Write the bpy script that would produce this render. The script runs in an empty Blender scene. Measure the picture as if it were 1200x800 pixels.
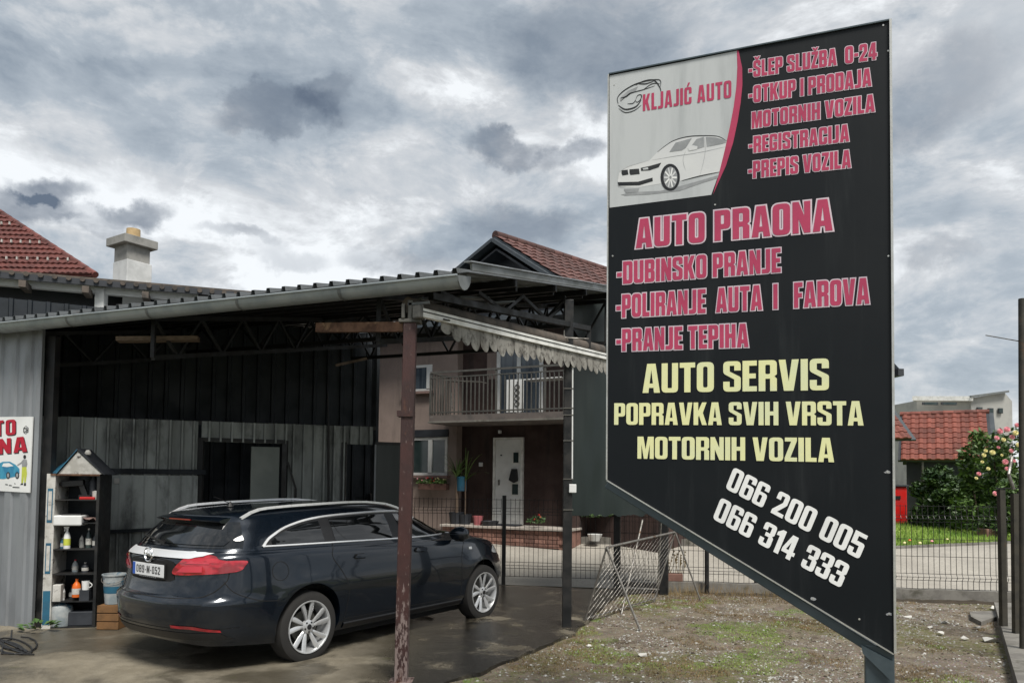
import bpy, bmesh, math, random
from mathutils import Vector, Matrix
from mathutils.bvhtree import BVHTree
from mathutils.geometry import tessellate_polygon, delaunay_2d_cdt
random.seed(7)
S = bpy.context.scene
COL = S.collection
R = math.radians

# ------------------------------------------------------------------ camera
FPX, CX, CY, CAMH = 867.0, 600.0, 522.0, 1.78
cam_d = bpy.data.cameras.new('camera'); cam = bpy.data.objects.new('camera', cam_d); COL.objects.link(cam)
cam_d.sensor_width = 36; cam_d.lens = FPX / 1200 * 36
cam_d.shift_y = (CY - 400) / 1200
cam_d.clip_start = .05; cam_d.clip_end = 2000
RM = Matrix.Rotation(R(92.5), 3, 'X') @ Matrix.Rotation(R(.59), 3, 'Z')
CAM = Vector((0, 0, CAMH))
cam.matrix_world = Matrix.Translation(CAM) @ RM.to_4x4()
S.camera = cam
S.render.resolution_x = 1024; S.render.resolution_y = 682
S.view_settings.view_transform = 'Standard'; S.view_settings.look = 'None'
S.view_settings.exposure = 0.62; S.view_settings.gamma = 1

def ray(px, py): return RM @ Vector(((px - CX) / FPX, -(py - CY) / FPX, -1))
def at(px, py, Y):
    d = ray(px, py); return CAM + d * (Y / d.y)
def gr(px, py, z=0.0):
    d = ray(px, py); return CAM + d * ((z - CAMH) / d.z)
def hit(px, py, P0, N):
    d = ray(px, py); return CAM + d * ((P0 - CAM).dot(N) / d.dot(N))

# ------------------------------------------------------------------ world
W = bpy.data.worlds.new('World'); S.world = W; W.use_nodes = True
nt = W.node_tree; nt.nodes.clear()
WN = nt.nodes; WL = nt.links
SUN_EL, SUN_AZ = R(57), R(156)     # azimuth measured clockwise from the viewing direction (+Y)
def wn(t, **k):
    n = WN.new(t)
    for a, b in k.items(): setattr(n, a, b)
    return n
def wmath(op, a, b=None, c=None, clamp=False):
    n = wn('ShaderNodeMath', operation=op, use_clamp=clamp)
    for i, v in enumerate((a, b, c)):
        if v is None: continue
        if isinstance(v, (int, float)): n.inputs[i].default_value = v
        else: WL.new(v, n.inputs[i])
    return n.outputs[0]
def wvec(op, a, b=None):
    n = wn('ShaderNodeVectorMath', operation=op)
    for i, v in enumerate((a, b)):
        if v is None: continue
        if isinstance(v, (tuple, list, Vector)): n.inputs[i].default_value = v
        else: WL.new(v, n.inputs[i])
    return n
sky = wn('ShaderNodeTexSky', sky_type='NISHITA'); sky.sun_disc = False
sky.sun_elevation = SUN_EL; sky.sun_rotation = SUN_AZ
geo = wn('ShaderNodeTexCoord'); D = geo.outputs['Generated']
sep = wn('ShaderNodeSeparateXYZ'); WL.new(D, sep.inputs[0])
zz = wmath('ADD', wmath('MAXIMUM', sep.outputs[2], 0.0), .10)
pl = wn('ShaderNodeCombineXYZ')
WL.new(wmath('DIVIDE', sep.outputs[0], zz), pl.inputs[0]); WL.new(wmath('DIVIDE', sep.outputs[1], zz), pl.inputs[1])
def wnoise(vec, scale, detail=8, rough=.55, dist=0.0, off=(0, 0, 0), stretch=(1, 1, 1)):
    m = wn('ShaderNodeMapping'); WL.new(vec, m.inputs[0]); m.inputs[1].default_value = off; m.inputs[3].default_value = stretch
    n = wn('ShaderNodeTexNoise'); WL.new(m.outputs[0], n.inputs['Vector'])
    n.inputs['Scale'].default_value = scale; n.inputs['Detail'].default_value = detail
    n.inputs['Roughness'].default_value = rough; n.inputs['Distortion'].default_value = dist
    return n
def wramp(v, a, b):
    n = wn('ShaderNodeMapRange', interpolation_type='SMOOTHSTEP'); WL.new(v, n.inputs[0])
    n.inputs[1].default_value = a; n.inputs[2].default_value = b; return n.outputs[0]
big = wnoise(pl.outputs[0], .55, 7, .5, .3, (3.1, 1.7, 0), (1, 1.3, 1)).outputs[0]
fine = wnoise(D, 4.2, 12, .62, .35, (4.2, .3, 9), (1, 1, 2.3)).outputs[0]
warpc = wnoise(D, 7.0, 8, .6, 0, (1.3, 7.7, 2)).outputs['Color']
warp = wvec('SCALE', wvec('SUBTRACT', warpc, (.5, .5, .5)).outputs[0]); warp.inputs['Scale'].default_value = .12
DW = wvec('ADD', D, warp.outputs[0]).outputs[0]
lum = wmath('ADD', wmath('MULTIPLY', big, .42), wmath('MULTIPLY', fine, .58))
lum = wramp(lum, .27, .64)
def blob(px, py, rx, ry, soft=.7, tilt=0.0):
    c = ray(px, py).normalized()
    ex = (RM @ Vector((math.cos(tilt), math.sin(tilt), 0))); ey = (RM @ Vector((-math.sin(tilt), math.cos(tilt), 0)))
    a = wmath('SUBTRACT', wvec('DOT_PRODUCT', DW, tuple(ex)).outputs['Value'], c.dot(ex))
    b = wmath('SUBTRACT', wvec('DOT_PRODUCT', DW, tuple(ey)).outputs['Value'], c.dot(ey))
    a = wmath('DIVIDE', a, rx / FPX); b = wmath('DIVIDE', b, ry / FPX)
    r2 = wmath('ADD', wmath('MULTIPLY', a, a), wmath('MULTIPLY', b, b))
    front = wmath('GREATER_THAN', wvec('DOT_PRODUCT', D, tuple(c)).outputs['Value'], 0.3)
    return wmath('MULTIPLY', wramp(r2, 1.0 + soft, 1.0 - soft), front)
def sumb(bl):
    t = None
    for b in bl:
        v = wmath('MULTIPLY', blob(*b[1:]), b[0]); t = v if t is None else wmath('ADD', t, v)
    return t
# broad grey decks and bright breaks of the cloud cover
bil = wnoise(D, 6.5, 14, .66, .5, (2.2, 5.1, 1.4), (1, 1, 2.0)).outputs[0]
bil2 = wnoise(D, 15, 10, .6, .3, (7.2, 1.1, 3.4), (1, 1, 1.6)).outputs[0]
lum = wmath('ADD', lum, wmath('MULTIPLY', wmath('SUBTRACT', wramp(bil, .42, .58), .5), .21))
lum = wmath('ADD', lum, wmath('MULTIPLY', wmath('SUBTRACT', wramp(bil2, .40, .60), .5), .09))
broad = sumb([(.26, 170, 110, 300, 75, .95, -.12), (.22, 560, 35, 150, 45, .9), (.30, 800, 30, 190, 60, .8), (.25, 1110, 110, 80, 90, .9),
              (.22, 620, 285, 110, 40, .8), (.16, 480, 120, 190, 70, .95, -.3)])
light = sumb([(.24, 230, 245, 240, 40, .95, -.12), (.34, 620, 145, 170, 34, .95, -.35), (.18, 420, 325, 150, 30, .9), (.3, 130, 30, 130, 14, .95), (.3, 900, 20, 90, 30, .9), (.3, 1120, 260, 100, 60, .9), (.2, 440, 215, 120, 40, .9)])
dark = sumb([(.95, 62, 216, 32, 12, .8, .12), (.9, 30, 235, 40, 12, .8), (.95, 160, 243, 30, 11, .85, .25), (.75, 325, 140, 62, 13, .7, .15), (.6, 385, 122, 34, 10, .7, .35),
             (.85, 585, 178, 42, 14, .65, .05), (.75, 665, 182, 40, 13, .7, .1), (.5, 275, 279, 34, 7, .9), (.45, 110, 262, 30, 9, .8), (.5, 470, 305, 60, 14, .9), (.4, 330, 300, 40, 10, .9), (.45, 700, 60, 100, 50, .8), (.6, 610, 262, 60, 20, .8), (.35, 1090, 300, 40, 12, .8), (.5, 1085, 110, 60, 40, .8)])
lum2 = wmath('ADD', wmath('SUBTRACT', lum, broad), light, clamp=True)
mixc = wn('ShaderNodeValToRGB'); WL.new(lum2, mixc.inputs[0])
cr = mixc.color_ramp
cr.elements[0].position = 0.0; cr.elements[0].color = (.19, .225, .265, 1)
cr.elements[1].position = 1.0; cr.elements[1].color = (.63, .65, .665, 1)
e = cr.elements.new(.45); e.color = (.30, .335, .37, 1)
e = cr.elements.new(.75); e.color = (.44, .455, .47, 1)
dk = wn('ShaderNodeMixRGB'); WL.new(wmath('MULTIPLY', wmath('MULTIPLY', dark, wmath('ADD', .35, wmath('MULTIPLY', bil2, 1.2))), .80, clamp=True), dk.inputs[0]); WL.new(mixc.outputs[0], dk.inputs[1]); dk.inputs[2].default_value = (.085, .107, .142, 1)
SKY_STR = .10
scl = wn('ShaderNodeVectorMath', operation='SCALE'); WL.new(dk.outputs[0], scl.inputs[0]); scl.inputs['Scale'].default_value = 1.0 / SKY_STR
cover = wn('ShaderNodeMixRGB'); cover.inputs[0].default_value = .94
WL.new(sky.outputs[0], cover.inputs[1]); WL.new(scl.outputs[0], cover.inputs[2])
bg = wn('ShaderNodeBackground'); WL.new(cover.outputs[0], bg.inputs[0]); bg.inputs[1].default_value = SKY_STR
WL.new(bg.outputs[0], wn('ShaderNodeOutputWorld').inputs[0])

sun_d = bpy.data.lights.new('sun', 'SUN'); sun = bpy.data.objects.new('sun', sun_d); COL.objects.link(sun)
sun_d.energy = 3.0; sun_d.angle = R(20); sun_d.color = (1, .955, .88)
sd = Vector((math.sin(SUN_AZ) * math.cos(SUN_EL), math.cos(SUN_AZ) * math.cos(SUN_EL), math.sin(SUN_EL)))
sun.rotation_euler = sd.to_track_quat('Z', 'Y').to_euler()

# ------------------------------------------------------------------ materials
MATS = {}
class NM:
    def __init__(s, name):
        s.m = bpy.data.materials.new(name); s.m.use_nodes = True; s.t = s.m.node_tree
        s.b = s.t.nodes['Principled BSDF']
        s.tc = s.t.nodes.new('ShaderNodeTexCoord').outputs['Object']
        MATS[name] = s.m
    def n(s, t, **k):
        x = s.t.nodes.new(t)
        for a, b in k.items(): setattr(x, a, b)
        return x
    def l(s, a, b): s.t.links.new(a, b)
    def noise(s, scale, detail=6, rough=.6, stretch=(1, 1, 1), dist=0.0, off=(0, 0, 0)):
        m = s.n('ShaderNodeMapping'); s.l(s.tc, m.inputs[0]); m.inputs[3].default_value = stretch; m.inputs[1].default_value = off
        x = s.n('ShaderNodeTexNoise'); s.l(m.outputs[0], x.inputs['Vector'])
        x.inputs['Scale'].default_value = scale; x.inputs['Detail'].default_value = detail; x.inputs['Roughness'].default_value = rough
        x.inputs['Distortion'].default_value = dist
        return x.outputs[0]
    def ramp(s, v, a, b, lo=0.0, hi=1.0):
        x = s.n('ShaderNodeMapRange', interpolation_type='SMOOTHSTEP'); s.l(v, x.inputs[0])
        x.inputs[1].default_value = a; x.inputs[2].default_value = b; x.inputs[3].default_value = lo; x.inputs[4].default_value = hi
        return x.outputs[0]
    def mix(s, f, a, b):
        x = s.n('ShaderNodeMixRGB')
        for i, v in enumerate((f, a, b)):
            if isinstance(v, (int, float)): x.inputs[i].default_value = v
            elif isinstance(v, tuple): x.inputs[i].default_value = (*v[:3], 1)
            else: s.l(v, x.inputs[i])
        return x.outputs[0]
    def mul(s, a, b):
        x = s.n('ShaderNodeMath', operation='MULTIPLY')
        for i, v in enumerate((a, b)):
            if isinstance(v, (int, float)): x.inputs[i].default_value = v
            else: s.l(v, x.inputs[i])
        return x.outputs[0]
    def out(s, col, rough=.6, metal=0.0, bump=None, bs=.3, bd=.01):
        if isinstance(col, tuple): s.b.inputs['Base Color'].default_value = (*col, 1)
        else: s.l(col, s.b.inputs['Base Color'])
        if isinstance(rough, (int, float)): s.b.inputs['Roughness'].default_value = rough
        else: s.l(rough, s.b.inputs['Roughness'])
        s.b.inputs['Metallic'].default_value = metal
        if bump is not None:
            x = s.n('ShaderNodeBump'); x.inputs['Strength'].default_value = bs; x.inputs['Distance'].default_value = bd
            s.l(bump, x.inputs['Height']); s.l(x.outputs[0], s.b.inputs['Normal'])
        return s.m
def worn(name, a, b, scale=4, rough=.6, metal=0.0, lo=.4, hi=.65, bs=.2, bd=.004, stretch=(1, 1, 1), dirt=None, dlo=.55, dhi=.7, dscale=1.7, dstretch=(1, 1, 1), rvar=.15):
    m = NM(name); n1 = m.noise(scale, 8, .62, stretch); c = m.mix(m.ramp(n1, lo, hi), a, b)
    fn = m.noise(scale * 9, 5, .6, stretch)
    if dirt: c = m.mix(m.ramp(m.noise(dscale, 9, .7, dstretch, .2, (5, 3, 1)), dlo, dhi), c, dirt)
    r = m.ramp(n1, .3, .7, max(0, rough - rvar), min(1, rough + rvar))
    return m.out(c, r, metal, fn, bs, bd)
worn('light_metal', (.235, .25, .265), (.17, .18, .19), 3, .5, .25, stretch=(1, 1, .25), dirt=(.12, .115, .10), dlo=.62, dhi=.8, dstretch=(3, 3, .3))
worn('gutter_metal', (.30, .33, .34), (.22, .25, .26), 3, .45, .3, dirt=(.12, .12, .11), dlo=.55, dhi=.85)
worn('roof_sheet', (.13, .14, .145), (.09, .097, .10), 2, .55, .3, dirt=(.08, .07, .06))
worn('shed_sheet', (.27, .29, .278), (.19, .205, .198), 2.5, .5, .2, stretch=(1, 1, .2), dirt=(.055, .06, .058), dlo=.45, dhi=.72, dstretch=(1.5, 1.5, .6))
worn('dark_sheet', (.007, .012, .018), (.005, .009, .013), 2, .6, .1)  # near-black base puts the deep shade of the interior into the colour
worn('flashing', (.15, .16, .16), (.11, .12, .12), 3, .5, .2, dirt=(.16, .16, .14))
worn('shaded_steel', (.004, .005, .006), (.007, .007, .007), 6, .6, .2)  # darker copy of black_steel, shade under the canopy put into the colour
worn('black_steel', (.012, .013, .014), (.025, .024, .023), 6, .5, .3)
worn('grey_steel', (.12, .115, .10), (.08, .08, .075), 8, .55, .4, dirt=(.06, .04, .025))
worn('fence_post', (.055, .05, .04), (.035, .033, .028), 8, .6, .3, dirt=(.09, .05, .03))
worn('rail_grey', (.10, .097, .088), (.07, .07, .065), 8, .55, .2)
worn('soil', (.035, .026, .016), (.06, .045, .028), 9, .95, 0, dirt=(.10, .08, .05), bs=.8, bd=.03)
worn('slab_side', (.13, .11, .10), (.09, .08, .075), 4, .8, 0, dirt=(.25, .24, .22), dlo=.6, dhi=.7, dscale=4)
worn('thin_steel', (.24, .23, .21), (.13, .12, .11), 14, .5, .5, dirt=(.12, .06, .03), dscale=6)
m = NM('rust_paint'); n1 = m.noise(34, 9, .72, (1, 1, .35)); g = m.n('ShaderNodeSeparateXYZ'); m.l(m.tc, g.inputs[0])
low = m.ramp(g.outputs[2], 1.5, 0.0)
add = m.n('ShaderNodeMath', operation='ADD'); m.l(n1, add.inputs[0]); m.l(m.mul(low, .17), add.inputs[1])
c = m.mix(m.ramp(add.outputs[0], .63, .67), m.mix(m.ramp(m.noise(3), .4, .6), (.024, .008, .007), (.040, .012, .010)), (.17, .13, .12))
c = m.mix(m.ramp(m.noise(7, 8, .7, (1, 1, .4), 0, (3, 9, 1)), .58, .66), c, (.06, .022, .012))
m.out(c, .6, 0, n1, .5, .01)
worn('rusty', (.12, .06, .032), (.06, .03, .018), 9, .85, 0, dirt=(.25, .16, .09), dscale=5, bs=.5)
worn('wood', (.14, .10, .065), (.08, .058, .04), 5, .8, 0, stretch=(1, 8, 8))
worn('pale_wood', (.12, .09, .07), (.07, .05, .04), 5, .8, 0)
worn('beige_plaster', (.27, .212, .187), (.235, .185, .163), 1.5, .9, 0, dirt=(.15, .12, .105), dlo=.5, dhi=.8, dstretch=(2, 2, .3), bs=.5)
worn('brown_plaster', (.055, .032, .027), (.042, .025, .022), 2, .85, 0, dirt=(.022, .015, .014), dlo=.48, dhi=.7, dstretch=(2, 2, .3), bs=.5)
worn('pink_plaster', (.26, .17, .15), (.2, .135, .12), 2, .9, 0, dirt=(.12, .085, .075), bs=.3)
worn('white_paint', (.70, .71, .70), (.6, .61, .6), 3, .45, 0, dirt=(.35, .33, .30), dlo=.68, dhi=.9)
worn('dirty_white', (.5, .49, .46), (.35, .34, .31), 7, .7, 0, dirt=(.06, .05, .045), dlo=.55, dhi=.66, dscale=7)
worn('valance_fabric', (.27, .26, .235), (.17, .162, .145), 6, .9, 0, stretch=(1, 1, .3), dirt=(.05, .045, .038), dlo=.47, dhi=.66, dscale=14, bs=.4)
worn('white_strip', (.72, .72, .69), (.55, .55, .52), 6, .5, 0)
worn('concrete', (.19, .18, .16), (.13, .122, .11), 4, .85, 0, dirt=(.07, .066, .05), dlo=.5, dhi=.68, dscale=3, bs=.5)
worn('chimney_concrete', (.27, .265, .25), (.2, .2, .19), 4, .9, 0, dirt=(.09, .09, .085), dlo=.5, dhi=.75)
worn('chimney_white', (.55, .56, .56), (.45, .46, .46), 4, .9)
worn('clay_pot', (.46, .33, .17), (.38, .27, .14), 6, .8)
worn('red_tile', (.14, .042, .034), (.085, .028, .024), 3.5, .7, 0, dirt=(.09, .032, .026), dlo=.52, dhi=.75, dscale=5)
worn('red_tile_lit', (.21, .058, .038), (.14, .042, .030), 3.5, .7, 0, dirt=(.10, .04, .03), dlo=.5, dhi=.75, dscale=3)  # brighter copy of red_tile, stronger light on the right roofs painted in
worn('red_tile_light', (.10, .043, .036), (.065, .029, .025), 3.5, .7, 0, dirt=(.13, .05, .04), dlo=.5, dhi=.75, dscale=2.5)
worn('dark_tile', (.10, .08, .065), (.055, .05, .045), 5, .85)
worn('dark_board', (.018, .021, .027), (.028, .032, .04), 4, .6)
worn('fascia', (.035, .045, .055), (.055, .065, .075), 4, .6)
worn('tarp', (.008, .0145, .014), (.014, .022, .0205), .9, .42, 0, lo=.35, hi=.7, stretch=(2, 2, .2), bs=.15)
worn('brick', (.25, .135, .105), (.19, .10, .08), 4, .85, 0, dirt=(.12, .06, .05), dscale=5)
worn('porch_slab', (.42, .38, .34), (.32, .29, .26), 3, .8)
worn('grey_plaster', (.33, .33, .31), (.27, .27, .26), 1.2, .9)
worn('sign_black', (.0045, .0065, .0085), (.006, .008, .010), 1.2, .5, 0, dirt=(.016, .019, .021), dlo=.50, dhi=.78, dscale=3, dstretch=(3, 3, .22), rvar=.06, bs=.03)
worn('sign_metal', (.052, .073, .085), (.075, .098, .11), 3, .4, .3, dirt=(.12, .14, .15), dlo=.66, dhi=.8, dscale=9)
worn('aluminium', (.55, .55, .52), (.4, .4, .38), 8, .35, .6)
m = NM('sign_white'); c = m.mix(m.ramp(m.noise(5, 8, .65, (1, 1, .12)), .45, .75), (.47, .49, .50), (.36, .38, .39)); m.out(c, .4)
worn('print_pink', (.42, .055, .115), (.36, .045, .10), 5, .4, bs=.02)
worn('print_outline', (.62, .52, .57), (.52, .44, .5), 5, .4, bs=.02)
worn('print_yellow', (.72, .72, .38), (.64, .67, .42), 3, .4, bs=.02)
worn('print_white', (.78, .79, .78), (.7, .71, .7), 3, .4, bs=.02)
worn('print_black', (.02, .022, .025), (.03, .032, .034), 5, .4, bs=.02)
worn('print_grey', (.25, .26, .27), (.32, .33, .34), 9, .4, bs=.02)
worn('print_pale', (.60, .61, .61), (.55, .56, .57), 3, .4, bs=.02)
worn('print_red', (.42, .01, .03), (.36, .01, .025), 5, .4, bs=.02)
worn('print_blue', (.05, .28, .42), (.03, .18, .32), 9, .4, bs=.02)
worn('print_lime', (.5, .55, .08), (.4, .45, .06), 9, .5, bs=.02)
worn('paper_white', (.74, .75, .74), (.66, .67, .66), 2, .5, dirt=(.45, .44, .4), dlo=.66, dhi=.85)
m = NM('car_paint'); m.out((.016, .020, .024), .22, .45); m.b.inputs['Coat Weight'].default_value = .7; m.b.inputs['Coat Roughness'].default_value = .04
n = m.noise(60, 3); c = m.mix(m.ramp(n, .3, .7), (.0035, .0075, .014), (.007, .012, .020)); m.l(c, m.b.inputs['Base Color'])
m = NM('car_glass'); m.out((.006, .007, .008), .04); m.b.inputs['Coat Weight'].default_value = .5
m = NM('black_plastic'); m.out(m.mix(m.noise(20), (.006, .006, .007), (.012, .012, .013)), .45)
m = NM('gap_black'); m.out((.002, .002, .002), .9)
m = NM('trim_metal'); m.out(m.mix(m.noise(5), (.85, .86, .87), (.75, .76, .77)), .38, .55)
m = NM('chrome'); m.out((.75, .76, .77), .14, 1.0)
m = NM('alloy'); m.out(m.mix(m.noise(9), (.62, .63, .64), (.5, .51, .52)), .3, .55)
m = NM('tyre'); m.out(m.mix(m.noise(15), (.010, .010, .010), (.022, .02, .018)), .8)
m = NM('lamp_red'); m.out(m.mix(m.ramp(m.noise(7, 2, .5, (1, 1, 3)), .42, .58), (.20, .003, .008), (.40, .010, .022)), .12); m.b.inputs['Coat Weight'].default_value = 1
m = NM('lamp_pink'); m.out((.52, .05, .075), .15)
m = NM('lamp_clear'); m.out((.55, .57, .58), .12); m.b.inputs['Coat Weight'].default_value = 1
m = NM('plate_white'); m.out((.72, .73, .74), .35)
m = NM('plate_blue'); m.out((.02, .09, .42), .35)
m = NM('window_glass'); m.out(m.mix(m.ramp(m.noise(1.4, 3), .4, .6), (.022, .036, .036), (.04, .055, .055)), .08)
m = NM('curtain_glass'); m.out(m.mix(m.ramp(m.noise(14, 3, .5, (1, 1, .05)), .4, .6), (.05, .065, .085), (.10, .125, .15)), .15)
worn('red_plastic', (.5, .012, .01), (.4, .01, .01), 3, .4)
worn('pink_plastic', (.4, .12, .13), (.34, .1, .11), 3, .6)
worn('blue_plastic', (.02, .11, .18), (.018, .07, .12), 4, .5, dirt=(.2, .25, .28), dlo=.6, dhi=.75, dscale=9)
worn('orange_plastic', (.62, .12, .01), (.5, .1, .01), 4, .4)
worn('grey_door', (.20, .22, .20), (.16, .18, .165), 2, .5)
worn('bucket_plastic', (.36, .38, .38), (.2, .24, .26), 6, .5, dirt=(.05, .13, .2), dlo=.55, dhi=.6, dscale=6)
worn('crate_wood', (.17, .085, .03), (.1, .052, .02), 5, .8)
worn('rubble', (.5, .49, .46), (.36, .35, .32), 8, .9)
m = NM('leaf'); c = m.mix(m.ramp(m.noise(3), .35, .65), (.045, .095, .022), (.085, .15, .032)); m.out(c, .5)
m = NM('leaf_dark'); c = m.mix(m.ramp(m.noise(3), .35, .65), (.020, .050, .015), (.048, .088, .024)); m.out(c, .5)
m = NM('leaf_yellow'); c = m.mix(m.ramp(m.noise(3), .35, .65), (.085, .14, .022), (.05, .10, .02)); m.out(c, .5)
m = NM('grass_green'); c = m.mix(m.ramp(m.noise(1.3), .35, .65), (.15, .26, .035), (.24, .33, .06)); m.out(c, .7)
m = NM('grass_dry'); c = m.mix(m.ramp(m.noise(2.1), .35, .65), (.22, .15, .07), (.13, .10, .045)); m.out(c, .8)
m = NM('rose_pink'); m.out(m.mix(m.noise(30), (.66, .22, .28), (.75, .38, .4)), .6)
m = NM('rose_yellow'); m.out(m.mix(m.noise(30), (.68, .6, .26), (.7, .66, .38)), .6)
m = NM('bark'); m.out(m.mix(m.noise(12), (.09, .06, .04), (.16, .12, .09)), .9)

# ground materials (object coordinates = world coordinates)
m = NM('gravel_dirt')
big = m.noise(.9, 6, .6); mid = m.noise(5, 8, .7); vo = m.n('ShaderNodeTexVoronoi'); m.l(m.tc, vo.inputs['Vector']); vo.inputs['Scale'].default_value = 38
c = m.mix(m.ramp(mid, .35, .7), (.16, .115, .065), (.29, .225, .14))
c = m.mix(m.mul(m.ramp(vo.outputs['Distance'], .45, .1), .30), c, vo.outputs['Color'])
hs = m.n('ShaderNodeHueSaturation'); m.l(c, hs.inputs['Color']); hs.inputs['Saturation'].default_value = .75; hs.inputs['Value'].default_value = .95
c = hs.outputs[0]
grs = m.mul(m.ramp(m.noise(.75, 7, .65, (1, .7, 1), 0, (2.5, 1.2, 0)), .50, .60), m.ramp(m.noise(14, 6, .7), .40, .58))
c = m.mix(m.mul(grs, .9), c, (.135, .14, .038))
c = m.mix(m.ramp(m.noise(1.6, 8, .7, (1, 1, 1), 0, (8, 4, 0)), .56, .66), c, (.085, .062, .038))
m.out(c, .95, 0, m.noise(30, 8, .75), 1.0, .045)
m = NM('earth'); m.out(m.mix(m.ramp(m.noise(.4), .4, .6), (.10, .13, .04), (.15, .15, .07)), .95, 0, m.noise(8), .5, .03)
m = NM('road_surface')
c = m.mix(m.ramp(m.noise(1.1, 8, .65), .35, .7), (.37, .345, .30), (.29, .27, .235)); c = m.mix(m.ramp(m.noise(26, 6, .7), .45, .7), c, (.24, .222, .195))
m.out(c, .9, 0, m.noise(40, 6, .7), .5, .01)
m = NM('wet_concrete')
wet = m.ramp(m.noise(.75, 7, .6, (1, 1, 1), .4, (1.0, .4, 0)), .40, .56); mid = m.noise(4, 9, .7)
c = m.mix(m.ramp(mid, .35, .7), (.175, .152, .110), (.24, .212, .160))
sp = m.n('ShaderNodeSeparateXYZ'); m.l(m.tc, sp.inputs[0])
reg = m.ramp(sp.outputs[0], -2.1, -.6); mm = m.n('ShaderNodeMath', operation='MAXIMUM'); m.l(m.mul(wet, .62), mm.inputs[0]); m.l(m.mul(reg, m.ramp(m.noise(1.3, 8, .65, (1, 1, 1), 0, (7, 2, 0)), .30, .50)), mm.inputs[1])
wf = mm.outputs[0]
c = m.mix(wf, c, (.017, .0155, .013)); c = m.mix(m.mul(m.ramp(m.noise(2.6, 8, .7, (1, 1, 1), .3, (3, 3, 3)), .58, .7), .5), c, (.06, .06, .025))
m.out(c, m.ramp(wf, .30, .8, .7, .10), 0, m.noise(16, 9, .75), .55, .02)

for k_ in ('red_tile', 'red_tile_light', 'red_tile_lit', 'brick', 'shed_sheet', 'rubble'):
    t_ = MATS[k_].node_tree; b_ = t_.nodes['Principled BSDF']; l_ = b_.inputs['Base Color'].links[0].from_socket
    oi = t_.nodes.new('ShaderNodeObjectInfo'); mr = t_.nodes.new('ShaderNodeMapRange'); mr.inputs[3].default_value = .62 if k_ != 'shed_sheet' else .8; mr.inputs[4].default_value = 1.25
    hv = t_.nodes.new('ShaderNodeHueSaturation'); t_.links.new(oi.outputs['Random'], mr.inputs[0]); t_.links.new(mr.outputs[0], hv.inputs['Value']); t_.links.new(l_, hv.inputs['Color']); t_.links.new(hv.outputs[0], b_.inputs['Base Color'])
for k_ in list(MATS):
    if k_.startswith('print_') or k_ in ('sign_black', 'sign_white'): MATS[k_].node_tree.nodes['Principled BSDF'].inputs['Specular IOR Level'].default_value = .22
def M(n): return MATS[n]

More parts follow.
